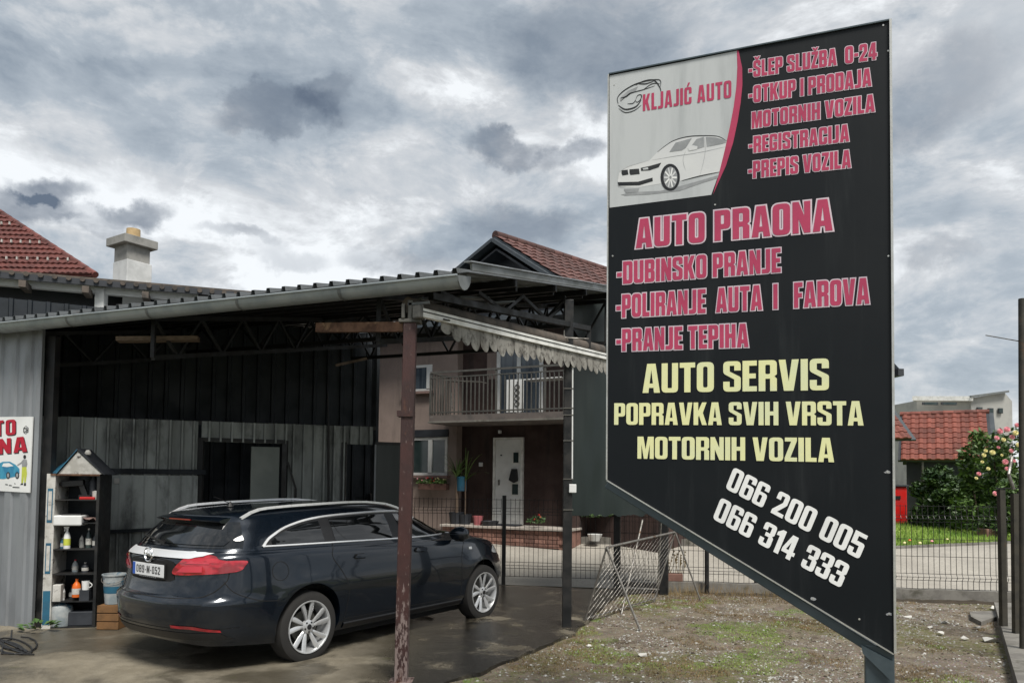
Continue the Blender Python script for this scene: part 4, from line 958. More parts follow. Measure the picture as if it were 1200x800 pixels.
# red geraniums box at ground floor window
def blobflower(name, label, cat, c, mats, n, r, leafmat='leaf', group=None, flat_=.6):
    root = empty(name, tuple(c), label, cat, group); mb = MB()
    for i in range(n):
        d = Vector((random.gauss(0, 1), random.gauss(0, 1), random.gauss(0, 1))).normalized() * r * random.random() ** .4; d.z = abs(d.z) * flat_
        s_ = r * .22; p = Vector(c) + d; a = Vector((random.gauss(0, 1), random.gauss(0, 1), random.gauss(0, 1))).normalized(); b = a.orthogonal().normalized(); mb.add([p - a * s_, p + b * s_ * .5, p + a * s_, p - b * s_ * .5], [(0, 1, 2, 3)])
    mb.build('leaves', leafmat, root)
    for mt, k in mats:
        for i in range(k):
            d = Vector((random.uniform(-1, 1), random.uniform(-1, 0), random.uniform(.2, 1))) * r * .8; mb = MB(); mb.lathe(Vector(c) + d, [(.001, -r * .12), (r * .12, 0), (r * .09, r * .08), (.001, r * .12)], n=7, close=False); mb.build('flower', mt, root, smooth=True)
    return root
a_, c_ = hw(508, 569, OB + .15)
fbx = MB().box(hp(a_, c_ - .02, OB + .14), (.75, .16, .14), hax); mark(fbx.build('window_box', 'brick', bevel=.01), 'terracotta flower box on the ground floor window sill', 'planter')
for px_, mt, lb_ in ((494, 'rose_pink', 'leafy plant at the left end of the window box'), (504, 'red_plastic', 'plant with red blossoms in the middle of the window box'), (516, 'rose_yellow', 'plant with yellow blossoms at the right end of the window box')):
    u_, z_ = hw(px_, 566, OB + .15); blobflower('flowering_plant', lb_, 'plant', hp(u_, c_ + .06, OB + .15), [(mt, 5)], 70, .16, group='plants in the window box')
# palm like pot plant beside the beige corner
def fronds(root, c, n, L, mat, spread=1.0, w=.02):
    for i in range(n):
        a = random.uniform(0, 2 * math.pi); el = random.uniform(.5, 1.4); d = Vector((math.cos(a) * math.cos(el) * spread, math.sin(a) * math.cos(el) * spread, math.sin(el))); pts = []
        p = Vector(c); v = d.copy(); l = L * random.uniform(.7, 1.1)
        for k in range(7): pts.append(p.copy()); p = p + v * (l / 6); v = (v + Vector((0, 0, -.22))).normalized()
        mb = MB(); side = d.cross(up).normalized()
        for k in range(6):
            wk = w * (1 - abs(k / 6 - .3)); wk2 = w * (1 - abs((k + 1) / 6 - .3)); mb.add([pts[k] - side * wk, pts[k] + side * wk, pts[k + 1] + side * wk2, pts[k + 1] - side * wk2], [(0, 1, 2, 3)])
        mb.build('frond', mat, root)
def potat(px, py, o=.5): u_, z_ = hw(px, py, o); return hp(u_, pz, o)
c_ = potat(535, 613)
yp = empty('potted_palm', tuple(c_), 'tall spiky potted palm beside the beige house corner', 'plant')
MB().lathe(c_, [(.14, 0), (.18, .26), (.16, .26), (.14, .22)], n=16).build('pot', 'dark_board', yp, smooth=True)
hgt = at(535, 553, c_.y).z - c_.z
MB().tube(c_ + up * .2, c_ + up * (hgt - .1), .04, .03).build('trunk', 'bark', yp)
fronds(yp, c_ + up * (hgt - .15), 26, .62, 'leaf', w=.022)
c_ = potat(545, 608, .5); yv = empty('potted_vine', tuple(c_), 'yellowish climbing plant on a blue stake by the porch', 'plant')
MB().lathe(c_, [(.12, 0), (.15, .22), (.13, .22), (.12, .18)], n=14).build('pot', 'dark_board', yv, smooth=True)
MB().tube(c_ + up * .2, c_ + up * 1.15, .015).build('stake', 'bark', yv)
fronds(yv, c_ + up * .95, 14, .8, 'leaf_yellow', .5, .018)
cbl = MB(); t_ = at(541, 558, c_.y + .1); b_ = at(541, 575, c_.y + .1); cbl.lathe(b_, [(.11, 0), (.12, (t_ - b_).length), (.09, (t_ - b_).length)], n=14); mark(cbl.build('blue_container', 'blue_plastic', None, smooth=True), 'dull blue container hanging among the palm leaves', 'container')
def pot(px, py, r, h, mat, label, name='flower_pot', o=.6):
    c_ = potat(px, py, o); return mark(MB().lathe(c_, [(r * .75, 0), (r, h), (r * .85, h), (r * .8, h * .8)], n=16).build(name, mat, None, smooth=True), label, 'pot')
pot(560, 615, .12, .2, 'pink_plastic', 'small pink flower pot on the porch left of the white door')
pot(574, 615, .2, .1, 'dark_board', 'low dark bowl on the porch in front of the door', 'bowl')
c_ = potat(630, 613, .7); blobflower('potted_geranium', 'small potted plant with red flowers on the porch right of the door', 'plant', c_ + up * .12, [('red_plastic', 5)], 90, .22, 'leaf_dark')
pl_ = MB(); u0_, z_ = hw(582, 618, .8); 
mark(MB().box(potat(590, 616, .45) + up * .02, (.75, .3, .03), hax).build('doormat', 'dark_board'), 'dark doormat in front of the white front door', 'mat')

# pink low wall and its things right of the porch
q0 = at(668, 606, 16.4); q1 = at(860, 606, 15.6); 
lw = MB(); z_b = gz - .1; lw.prism([Vector((q0.x, q0.y, z_b)), Vector((q1.x, q1.y, z_b)), Vector((q1.x, q1.y, q0.z)), q0], (0, .2, 0))
lww = lw.build('garden_wall', 'pink_plaster'); mark(lww, 'low pinkish plaster wall across the street below the dark tarpaulin', 'wall')
lwk = MB(); lwk.prism([Vector((q0.x, q0.y - .5, z_b)), Vector((q1.x + 2, q1.y - .5, z_b)), Vector((q1.x + 2, q1.y - .5, gz + .12)), Vector((q0.x, q0.y - .5, gz + .12))], (0, .45, 0)); lwk.build('plinth', 'concrete', lww)
k_ = at(697, 630, 15.6); mark(MB().lathe(Vector((k_.x, k_.y, k_.z - .06)), [(.1, 0), (.16, .14), (.14, .14)], n=14).build('white_bowl', 'white_paint', None, smooth=True), 'white plastic plant pot standing below the pink wall', 'pot')
for i, (px_, py_) in enumerate(((690, 604), (706, 603), (730, 600), (758, 600))):
    c_ = at(px_, py_, 15.9); blobflower('wall_plant', ['trailing dark green plant on the pink wall nearest the dark post', 'drooping green plant on the pink wall left of the gate frame', 'leafy plant on the pink wall behind the gate frame', 'dark shrubby plant on the pink wall right of the gate frame'][i], 'plant', c_, [], 130, .30, 'leaf_dark', 'plants on the pink wall', .4)

# green tarpaulin hanging from the canopy side
T0 = at(672, 350, 10.9); T1 = at(842, 350, 11.6)
tp_ = empty('tarpaulin', (T0.x, T0.y, 0), 'dark green tarpaulin hanging beside the canopy behind the fence', 'tarpaulin')
mb = MB(); nu = 60; nv = 14; vs = []
Tz = at(672, 604, 10.9).z; Ttop = at(672, 335, 10.9).z
for j in range(nv + 1):
    for i in range(nu + 1):
        s_ = i / nu; p = T0.lerp(T1, s_); zb_ = Tz + .05 * mn.noise(Vector((i * .35, 3, 1))) + .03 * mn.noise(Vector((i * 1.3, 9, 1)))
        z = zb_ + (Ttop - zb_) * j / nv; y = p.y + .012 * math.sin(i * .4) + .02 * mn.noise(Vector((i * .25, j * .5, 0))); vs.append((p.x, y, z))
f_ = [(j * (nu + 1) + i, j * (nu + 1) + i + 1, (j + 1) * (nu + 1) + i + 1, (j + 1) * (nu + 1) + i) for j in range(nv) for i in range(nu)]
k_ = len(vs); mb.add(vs + [(x, y + .004, z) for x, y, z in vs], f_ + [tuple(k_ + x for x in f) for f in f_]); mb.build('sheet', 'tarp', tp_, smooth=True)
MB().tube((T0.x, T0.y - .03, Ttop), (T1.x, T1.y - .03, Ttop), .03).build('pole', 'black_steel', tp_)
for px_ in (667, 830):
    b_ = at(px_, 700, 10.95 if px_ < 700 else 11.5); MB().tube((b_.x, b_.y + .08, 0), (b_.x, b_.y + .08, Ttop), .035).build('upright', 'black_steel', tp_)

# gabled house behind
gh0 = at(580, 277, 17.5)
gh = empty('gabled_house', (gh0.x, gh0.y, 0), 'dark gabled house with red tiled roof rising behind the canopy', 'house')
TG = R(45); rdir = Vector((math.sin(TG), math.cos(TG), 0)); gdir = Vector((math.cos(TG), -math.sin(TG), 0))
gN = -rdir
def gpl(px, py, o=0): return hit(px, py, gh0 + rdir * o, rdir)
gl = gpl(528, 320); grt = gpl(700, 353)
A = gh0; Lf = A + (gl - A) * 2.2; Rt = A + (grt - A) * 1.35
ridge = at(712, 319, 17.5); 
# ridge end where the pixel ray meets the vertical plane through the ridge line
rP = hit(712, 318, A, gdir); rlen = (rP - A).dot(rdir); rise = (rP.z - A.z) / rlen
RL = 7.5; rv = rdir * RL + up * 0.0
rv = rdir * RL + up * min(.12, max(0, rise)) * RL * .6
mb = MB(); o_ = rdir * .55
bl_z = 3.0
mb.prism([A + o_ - up * .25, Lf + o_ - up * .25, Vector((Lf.x, Lf.y, bl_z)) + o_, Vector((Rt.x, Rt.y, bl_z)) + o_, Rt + o_ - up * .25], rdir * (RL - 1)); mb.build('gable_wall', 'dark_board', gh)
mb = MB(); Lo = Vector((Lf.x, Lf.y, 0)) + o_ * 1.1; Ro = Vector((Rt.x, Rt.y, 0)) + o_ * 1.1; mb.prism([Lo, Ro, Ro + up * bl_z, Lo + up * bl_z], rdir * (RL - 1.2)); mb.build('wall', 'brown_plaster', gh)
for P in (Lf, Rt):
    MB().bar(A - up * .10, P - up * .10, .08, .22, up=rdir).build('barge_board', 'fascia', gh)
    MB().bar(A - up * .30 + rdir * .25, P - up * .30 + rdir * .25, .4, .05, up=rdir.cross(P - A)).build('soffit', 'dark_board', gh)
for P, nme in ((Lf, 'l'), (Rt, 'r')):
    mb = MB(); mb.prism([A, P, P + rv, A + rv], up * -.06); mb.build('roof_deck', 'fascia', gh)
# individual roof tiles on the visible slope
Nn = (Rt - A).cross(rv).normalized(); Nn = Nn if Nn.z > 0 else -Nn
sd_ = (Rt - A).normalized(); rvn = rv.normalized()
def tile_mesh(w, l, mat, parent, h=.035):
    mb = MB(); vs = []
    for x, z in ((-.5, .2), (-.3, 1), (-.05, 1), (.1, .15), (.5, 0)):
        vs += [(x * w * 1.06, 0, z * h + .045), (x * w * 1.06, -l * 1.12, z * h + .012), (x * w * 1.06, 0, z * h * .3)]
    mb.add(vs, [(3 * i, 3 * i + 3, 3 * i + 4, 3 * i + 1) for i in range(4)] + [(3 * i, 3 * i + 2, 3 * i + 5, 3 * i + 3) for i in range(4)])
    return mb.build('roof_tile', mat, parent, local=True)
def lay_tiles(P0, U, V, nu, nv, w, l, mat, parent, N):
    """P0 eave start, U along eave, V up-slope"""
    base = tile_mesh(w, l, mat, parent); first = True
    for j in range(nv):
        for i in range(nu):
            m4 = frame(P0 + U * (w * (i + .5)) + V * (l * j), U, -V, N) @ Matrix.Rotation(random.gauss(0, .006), 4, 'Z')
            if first: base.matrix_local = Matrix.Translation(-top(parent).location) @ m4; first = False
            else: inst(base, m4, parent)
slopeL = (Rt - A).length; nvt = int(slopeL / .36)
lay_tiles(A + sd_ * (nvt * .36), rvn, -sd_, 20, nvt, .31, .36, 'red_tile_light', gh, Nn)
for i in range(19):
    a_, b_ = A + rvn * (i * .34) + up * .03, A + rvn * ((i + 1.12) * .34) + up * .05; MB().tube(a_, b_, .11, .095, n=10).build('ridge_tile', 'red_tile_light', gh, smooth=True)

# ================================================================== RIGHT SIDE BEYOND THE STREET
# lawn, its kerb
ka = at(1030, 645, 17.0); 
lawn_z = .44
g0_, g1_ = gr(1030, 642, lawn_z), gr(1215, 634, lawn_z); gu_ = (g1_ - g0_).normalized()
L0_ = g0_ - gu_ * 1.6; L1_ = g1_ + gu_ * 8; far = Vector((1.5, 16, 0))
mb = MB(); mb.add([L0_ , L1_, L1_ + far, L0_ + far], [(0, 1, 2, 3)]); struct('lawn', mb, 'grass_green')
mb = MB(); mb.bar(L0_ - up * .04, L1_ - up * .04, .14, .14); struct('lawn_kerb', mb, 'concrete')
mb = MB()
for i in range(9000):
    s_ = random.random(); d = random.random() ** 1.5; p = g0_.lerp(g1_, s_ * 1.1 - .05) + far * (d * .7) + up * .0; h = random.uniform(.05, .12); a = random.uniform(0, 6.28)
    w = Vector((math.cos(a), math.sin(a), 0)) * .012; mb.add([p - w, p + w, p + Vector((random.uniform(-.03, .03), random.uniform(-.03, .03), h))], [(0, 1, 2)])
mark(mb.build('grass', 'grass_green', None, local=True), 'short green lawn grass across the street', 'grass', kind='stuff')
for i, (px_, py_, mt) in enumerate(((1066, 633, 'orange_plastic'), (1078, 636, 'rose_yellow'), (1092, 634, 'rose_pink'), (1060, 636, 'rose_yellow'), (1110, 632, 'rose_yellow'))):
    p = gr(px_, py_, lawn_z + .08); mb = MB(); mb.lathe(p, [(.01, -.02), (.035, 0), (.025, .02), (.01, .03)], n=8); mark(mb.build('flower', mt, None, smooth=True), 'small %s blossom in the lawn edge, number %s from the left' % ('orange' if i == 0 else 'pink' if i == 2 else 'yellow', ('second', 'third', 'fourth', 'first', 'fifth')[i]), 'flower', 'flowers along the lawn edge')
# tiled shed
def shed_roof(name, label, pxs, Y0, Y1, cat='shed', deep=3.0):
    pass
ts_l = at(1056, 539, 26.0); U = Vector((.865, -.5, 0)).normalized(); sv = Vector((.5, .865, 0)).normalized(); wS = 2.62; ts_r = ts_l + U * wS
rise_ = 4.30 - ts_l.z; Vv = sv * 2.0 + up * rise_; Ls = Vv.length; Vv.normalize(); Ns = U.cross(Vv).normalized(); Ns = Ns if Ns.z > 0 else -Ns
ts = empty('tiled_shed', (ts_l.x, ts_l.y, .3), 'garden shed with orange red pantile roof across the lawn', 'shed')
qa = [ts_l - U * .1, ts_r + U * .1, ts_r + U * .1 + Vv * Ls, ts_l - U * .1 + Vv * Ls]
MB().prism(qa, -Ns * .08).build('roof_deck', 'dark_board', ts)
bk = sv * 2.0 - up * rise_
MB().prism([qa[3], qa[2], qa[2] + bk, qa[3] + bk], up * -.08).build('roof_deck', 'dark_board', ts)
nuS, nvS = 10, 9; lay_tiles(ts_l, U, Vv, nuS, nvS, wS / nuS, Ls / nvS, 'red_tile_lit', ts, Ns)
for i in range(8): a_ = qa[3] + U * (i * .35) + up * .02; MB().tube(a_, a_ + U * .38, .10, .085, n=8).build('ridge_tile', 'red_tile_lit', ts, smooth=True)
w0 = ts_l + U * .15 + sv * .35; w1_ = ts_r - U * .2 + sv * .35
MB().prism([Vector((w0.x, w0.y, .2)), Vector((w1_.x, w1_.y, .2)), Vector((w1_.x, w1_.y, ts_l.z + .1)), Vector((w0.x, w0.y, ts_l.z + .1))], sv * 3.2).build('wall', 'dark_board', ts)
e1_ = ts_r - U * .2; MB().prism([e1_ + sv * .36 + up * .1, e1_ + sv * 3.6 + up * .1, e1_ + sv * 2.0 + up * (rise_ - .12)], -U * .1).build('gable', 'dark_board', ts)
for s_ in (.25, .7): p = ts_l + U * (wS * s_) + sv * .1; MB().tube((p.x, p.y, .3), (p.x, p.y, ts_l.z), .045).build('post', 'grey_steel', ts)
MB().bar(qa[1] - Ns * .05 + U * .04, qa[2] - Ns * .05 + U * .04, .05, .2, up=U).build('barge_board', 'fascia', ts)
MB().bar(qa[2] + U * .04 - up * .05, qa[2] + bk + U * .04 - up * .05, .05, .2, up=U).build('barge_board', 'fascia', ts)
# neighbouring gable roof on the left of it, mostly behind the sign
n_l, n_r = at(1010, 515, 23.5), at(1068, 514, 23.5); m_l, m_r = at(1030, 459, 25.5), at(1072, 459, 25.5)
ns = empty('small_house', (n_l.x, n_l.y, .3), 'house with red tiled gable roof beside the sign panel', 'house')
U2 = (n_r - n_l).normalized(); V2 = (m_r - n_r); V2 = V2 - U2 * V2.dot(U2); L2 = V2.length; V2.normalize(); N2 = U2.cross(V2).normalized(); N2 = N2 if N2.z > 0 else -N2
MB().prism([n_l - U2 * 3, n_r, n_r + V2 * L2, n_l - U2 * 3 + V2 * L2], -N2 * .08).build('roof_deck', 'dark_board', ns)
lay_tiles(n_r - U2 * (14 * .27), U2, V2, 14, 8, .27, L2 / 8, 'red_tile_lit', ns, N2)
MB().prism([n_r + V2 * L2, n_r + V2 * L2 + Vector((.9, 1.6, -1.7)), n_l - U2 * 3 + V2 * L2 + Vector((.9, 1.6, -1.7)), n_l - U2 * 3 + V2 * L2], up * -.08).build('roof_deck', 'dark_board', ns)
MB().bar(n_r - N2 * .06 + U2 * .06, n_r + V2 * L2 - N2 * .06 + U2 * .06, .06, .22, up=U2).build('barge_board', 'fascia', ns)
MB().bar(n_r + V2 * L2 + U2 * .06, n_r + V2 * L2 + Vector((.95, 1.2, -1.5)), .06, .2, up=U2).build('barge_board', 'fascia', ns)
wl = n_r - U2 * .3 + Vector((0, .5, 0)); MB().prism([Vector((wl.x - 4, wl.y, .2)), Vector((wl.x, wl.y, .2)), wl, wl - U2 * 4], (0, 2.4, 0)).build('wall', 'brown_plaster', ns)
MB().prism([wl - up * .1, wl + Vector((0, 2.4, -.1)), n_r + V2 * L2 - U2 * .3 - up * .2], -U2 * .1).build('gable', 'brown_plaster', ns)
# dark eave peeking out behind the sign
e0_, e1_ = at(1000, 420, 15.5), at(1056, 436, 15.0)
ev = empty('dark_roof', (e1_.x, e1_.y, 0), 'dark roof eave just showing right of the sign edge', 'house')
MB().prism([at(960, 330, 16), at(1056, 434, 14.5), at(1056, 434, 14.5) + Vector((-.5, 5, 0)), at(960, 330, 16) + Vector((-.5, 5, 0))], up * -.1).build('roof', 'fascia', ev)
MB().bar(at(1056, 433, 14.5) - up * .05, at(1056, 433, 14.5) + Vector((-.5, 5, -.05)), .12, .14).build('gutter', 'dark_board', ev)
wq = at(1025, 500, 15.0); MB().box((wq.x - 1.4, wq.y + 2, 2), (2.6, 3.5, 4.4)).build('wall', 'brown_plaster', ev)
# grey modern building far right
gb0, gb1, gb2 = at(1074, 463, 48), at(1137, 463, 46), at(1182, 459, 50)
gbb = empty('grey_building', (gb0.x, gb0.y, .3), 'pale grey flat roofed building far behind the tiled shed', 'building')
def upwall(nme, p, q_, zt, th, mat, z0=.2): return MB().prism([Vector((p.x, p.y, z0)), Vector((q_.x, q_.y, z0)), Vector((q_.x, q_.y, zt)), Vector((p.x, p.y, zt))], th).build(nme, mat, gbb)
upwall('wall', gb0, gb1, gb0.z - .35, (0, 6, 0), 'grey_plaster')
pA = at(1138, 470, 45.8); pB = at(1186, 470, 45.8); zl, zr_ = at(1138, 466, 45.8).z, at(1178, 460, 45.8).z
MB().prism([Vector((pA.x, pA.y, .2)), Vector((pB.x, pB.y, .2)), Vector((pB.x, pB.y, at(1186, 470, 45.8).z)), Vector((pB.x - .45, pB.y, zr_)), Vector((pA.x, pA.y, zl))], (0, 8, 0)).build('tower_wall', 'grey_plaster', gbb)
MB().bar(gb0 - Vector((.4, .3, .25)), gb1 + Vector((.0, -.3, -.25)), .5, .28).build('roof_edge', 'white_strip', gbb)
MB().bar(Vector((pA.x - .2, pA.y - .2, zl + .05)), Vector((pB.x - .4, pB.y - .2, zr_ + .05)), .3, .12).build('roof_edge', 'flashing', gbb)
for (xa, ya, xb, yb) in ((1146, 477, 1152, 483), (1159, 478, 1165, 487), (1171, 478, 1176, 484), (1082, 471, 1100, 474), (1104, 471, 1122, 474)):
    a_, b_ = at(xa, yb, 45.6), at(xb, ya, 45.6); w = MB().box(((a_.x + b_.x) / 2, a_.y + .1, (a_.z + b_.z) / 2), (b_.x - a_.x, .1, b_.z - a_.z)).build('window', 'dark_board', gbb)
    MB().box(((a_.x + b_.x) / 2, a_.y + .035, (a_.z + b_.z) / 2), ((b_.x - a_.x) * .8, .02, (b_.z - a_.z) * .8)).build('pane', 'window_glass', w)
# red container
r0, r1 = gr(1047, 611, .3), gr(1064, 611, .3); Yr = 24.0
ra_, rb_ = at(1040, 612, Yr), at(1064, 570, Yr)
rc = empty('red_bin', (ra_.x, ra_.y, .3), 'bright red upright container standing just right of the sign by the lawn', 'container')
MB().box(((ra_.x + rb_.x) / 2, Yr + .35, (.3 + rb_.z) / 2), (rb_.x - ra_.x, .6, rb_.z - .3)).build('body', 'red_plastic', rc, bevel=.03)
MB().box(((ra_.x + rb_.x) / 2, Yr + .33, rb_.z + .03), (rb_.x - ra_.x + .06, .68, .06)).build('lid', 'dark_board', rc, bevel=.01)
MB().box(((ra_.x + rb_.x) / 2, Yr + .03, rb_.z - .35), (.22, .02, .1)).build('slot', 'gap_black', rc)
# bushes
def bush(name, label, cat, c, rx, ry, rz, n, mats, s=.09, group=None, clumps=14, ground=True):
    root = empty(name, (c.x, c.y, c.z - rz), label, cat, group)
    cl = []
    for i in range(clumps):
        a = random.uniform(0, 6.28); e_ = random.uniform(-1, 1); r_ = random.uniform(.35, .95)
        cl.append((Vector((math.cos(a) * math.sqrt(1 - e_ * e_) * rx * r_, math.sin(a) * math.sqrt(1 - e_ * e_) * ry * r_, e_ * rz * r_)), random.uniform(.25, .45)))
    if ground: cl += [(Vector((math.cos(a) * rx * .75, math.sin(a) * ry * .75, -rz * random.uniform(.6, 1.0))), .45) for a in [k * .63 for k in range(10)]]
    for k, (mt, fr) in enumerate(mats):
        mb = MB()
        for i in range(int(n * fr)):
            o_, cr_ = random.choice(cl); d = Vector((random.gauss(0, 1), random.gauss(0, 1), random.gauss(0, 1))).normalized() * random.random() ** .33
            p = c + o_ + Vector((d.x * rx, d.y * ry, d.z * rz)) * cr_
            if p.z < c.z - rz: p.z = c.z - rz + random.random() * .2
            a = Vector((random.gauss(0, 1), random.gauss(0, 1), random.gauss(0, .6))).normalized(); b = a.cross(Vector((random.gauss(0, 1), random.gauss(0, 1), 1))).normalized(); ss = s * random.uniform(.45, 1.7)
            mb.add([p - a * ss, p - b * ss * .45, p + a * ss, p + b * ss * .45], [(0, 1, 2, 3)])
        mb.build('foliage' if k == 0 else 'pale_foliage', mt, root)
    mb = MB()
    for i in range(5):
        o_, _ = random.choice(cl); base = Vector((c.x + random.uniform(-.15, .15), c.y, c.z - rz)); mid_ = base.lerp(c + o_, .5) + Vector((0, 0, rz * .2)); mb.tube(base, mid_, .03, .022); mb.tube(mid_, c + o_, .022, .01)
    mb.build('stems', 'bark', root)
    return root
def bpx(x, y, Y): return at(x, y, Y)
c_ = bpx(1106, 580, 22.5); bush('evergreen_bush', 'dark green rounded evergreen bush left of the rose bush', 'bush', c_, .85, .8, .92, 8200, [('leaf_dark', .8), ('leaf', .2)], .07)
c_ = bpx(1128, 584, 21.8); bush('evergreen_bush', 'smaller dark bush between the round evergreen and the roses', 'bush', c_, .85, .7, .85, 6000, [('leaf_dark', .6), ('leaf', .4)], .07)
c_ = bpx(1150, 563, 20.6); bush('shrub', 'bright yellow green leafy shrub beside the climbing roses', 'shrub', c_, .75, .6, 1.3, 6000, [('leaf', .55), ('leaf_yellow', .45)], .07)
Yr = 18.6; c_ = bpx(1178, 563, Yr)
rb = bush('rose_bush', 'tall rose bush with pink and yellow blooms in a terracotta planter at the right edge', 'bush', c_, .55, .5, 1.3, 5200, [('leaf', .6), ('leaf_dark', .25), ('leaf_yellow', .15)], .06, clumps=20)
roses = [(1172, 505, 'p', .10), (1180, 503, 'p', .11), (1186, 512, 'p', .09), (1190, 507, 'y', .1), (1168, 513, 'p', .09), (1176, 515, 'y', .08), (1163, 530, 'y', .1), (1153, 533, 'y', .08), (1155, 528, 'y', .07), (1178, 541, 'p', .10), (1180, 549, 'p', .08), (1147, 555, 'p', .08), (1166, 578, 'p', .09), (1158, 549, 'y', .07), (1192, 498, 'p', .09), (1193, 521, 'y', .08), (1185, 528, 'p', .08), (1144, 560, 'y', .06), (1170, 524, 'p', .06), (1188, 540, 'p', .07), (1151, 541, 'y', .06), (1174, 533, 'y', .05)]
for x, y, k_, r_ in roses:
    r_ *= .72
    p = at(x, y, Yr - .55 + random.uniform(-.05, .1)); mb = MB()
    mb.lathe(p, [(.01, -r_ * .7), (r_ * .7, -r_ * .5), (r_, 0), (r_ * .8, r_ * .45), (r_ * .62, r_ * .2), (r_ * .5, r_ * .55), (r_ * .3, r_ * .3), (.01, r_ * .6)], axis=(random.uniform(-.4, .2), -1, random.uniform(.1, .7)), n=9, close=False)
    mb.build('rose', 'rose_pink' if k_ == 'p' else 'rose_yellow', rb, smooth=True)
p = at(1162, 630, Yr); mark(MB().box((p.x, p.y, .3 + .17), (.5, .4, .34)).build('planter', 'brick', None, bevel=.02), 'terracotta planter box under the rose bush', 'planter')
# second street pot plant near the low wall (behind the fence)
p = gr(790, 689, .17) ; c_ = F0 + fu * a_of(789) + fb * .02; c_.z = .17
pp = empty('potted_plant', tuple(c_), 'small terracotta trough with thin twigs on the low wall right of the gate', 'plant')
MB().box(c_ + Vector((0, 0, .06)), (.26, .13, .12), (fu, fb, up)).build('trough', 'brick', pp, bevel=.01)
mb = MB()
for i in range(9): b_ = c_ + fu * random.uniform(-.1, .18) + up * .12; t_ = b_ + Vector((random.uniform(-.12, .2), random.uniform(-.05, .05), random.uniform(.15, .42))); mb.tube(b_, t_, .005, .003, n=4); [mb.add([b_.lerp(t_, s_), b_.lerp(t_, s_) + Vector((.03, 0, .03)), b_.lerp(t_, s_) + Vector((.0, .01, .045))], [(0, 1, 2)]) for s_ in (.5, .65, .8, .95)]
mb.build('twigs', 'grass_dry', pp)

# ================================================================== CAR (estate, seen from its rear right corner)
def interp(tab, x):
    if x <= tab[0][0]: return tab[0][1]
    for (a, b), (c, d) in zip(tab[:-1], tab[1:]):
        if x <= c: t = (x - a) / (c - a); t = t * t * (3 - 2 * t) * .5 + t * .5; return b + (d - b) * t
    return tab[-1][1]
CL, WB, RAX = 4.90, 2.737, 1.18
rwc = hit(366, 735, *(lambda z: (Vector((0, 0, z)), Vector((0, 0, 1))))(.338)); fwc = hit(566, 695, Vector((0, 0, .338)), Vector((0, 0, 1)))
hd = math.atan2((fwc - rwc).y, (fwc - rwc).x)
cmid = (rwc + fwc) / 2; cx_, cy_ = math.cos(hd), math.sin(hd)
fw = Vector((cx_, cy_, 0)); lf = Vector((-cy_, cx_, 0))
org = cmid - fw * (RAX + WB / 2) + lf * .90; org.z = .05
car = empty('estate_car', tuple(org), 'dark blue grey estate car with silver multi spoke wheels parked under the canopy', 'car', None, hd)
TOPL = [(0, .985), (.10, 1.03), (.4, 1.05), (1.2, 1.045), (2.4, 1.015), (3.4, .985), (3.75, .975), (4.2, .915), (4.55, .83), (4.75, .74), (4.9, .66)]
BOT = [(0, .30), (.3, .24), (.9, .20), (4.0, .20), (4.6, .22), (4.9, .26)]
def zq(z): return z if z < 1.06 else 1.06 + (z - 1.06) * .84
def lerp_tab(tab, t): return interp(tab, t)
# t: 0 bottom .. 1 shoulder
RT = [(0, .10), (.10, .04), (.22, .015), (.46, .0), (.50, .03), (.54, .075), (.75, .10), (.93, .10), (1, .15)]
FT = [(0, 4.74), (.15, 4.84), (.4, 4.90), (.65, 4.88), (.85, 4.80), (1, 4.72)]
WT = [(0, .84), (.12, .885), (.28, .908), (.45, .926), (.62, .928), (.74, .918), (.86, .905), (.95, .892), (1, .868)]
def outline(a, b, xr, xf, nx=9.0, q=2.5, N=152, fexp=4.2):
    pts = []
    for i in range(N):
        th = 2 * math.pi * (i + .5) / N; c, s = math.cos(th), math.sin(th)
        ex = fexp if c > 0 else nx
        x = math.copysign(abs(c) ** (2 / ex), c); y = math.copysign(abs(s) ** (2 / q), s)
        pts.append(((xr + xf) / 2 + x * (xf - xr) / 2, y * b))
    return pts
mb = MB(); N = 152; levels = [0, .04, .1, .16, .22, .3, .38, .44, .47, .49, .505, .53, .58, .64, .7, .76, .82, .88, .92, .95, .975, .99, 1.0]
vs = []
for t in levels:
    for x, y in outline(0, lerp_tab(WT, t), lerp_tab(RT, t), lerp_tab(FT, t)):
        zb_, zt_ = interp(BOT, x), interp(TOPL, x)
        fl = 1.0
        for wx in (RAX, RAX + WB):   # flared arches
            dd = math.hypot(x - wx, (zb_ + t * (zt_ - zb_)) - .338); fl += .016 * math.exp(-((dd - .40) / .075) ** 2)
        vs.append((x, y * fl, zb_ + t * (zt_ - zb_)))
k = len(levels)
for s_, cr in ((.97, .012), (.9, .03), (.75, .055), (.5, .075), (.25, .085), (.02, .09)):
    for x, y in outline(0, lerp_tab(WT, 1) , lerp_tab(RT, 1), lerp_tab(FT, 1)):
        xm = 2.6 + (x - 2.6) * (s_ * .12 + .88) if s_ < .97 else x
        xm = x * (1) if s_ > .9 else 2.4 + (x - 2.4) * (.45 + .55 * s_)
        vs.append((xm, y * s_, interp(TOPL, xm) + cr * (1 if xm > 3.3 else .5)))
    k += 1
fs = [(j * N + i, j * N + (i + 1) % N, (j + 1) * N + (i + 1) % N, (j + 1) * N + i) for j in range(k - 1) for i in range(N)]
fs += [tuple(range(N))[::-1], tuple((k - 1) * N + i for i in range(N))]
mb.add(vs, fs)
low = mb.build('body', 'car_paint', car, local=True)
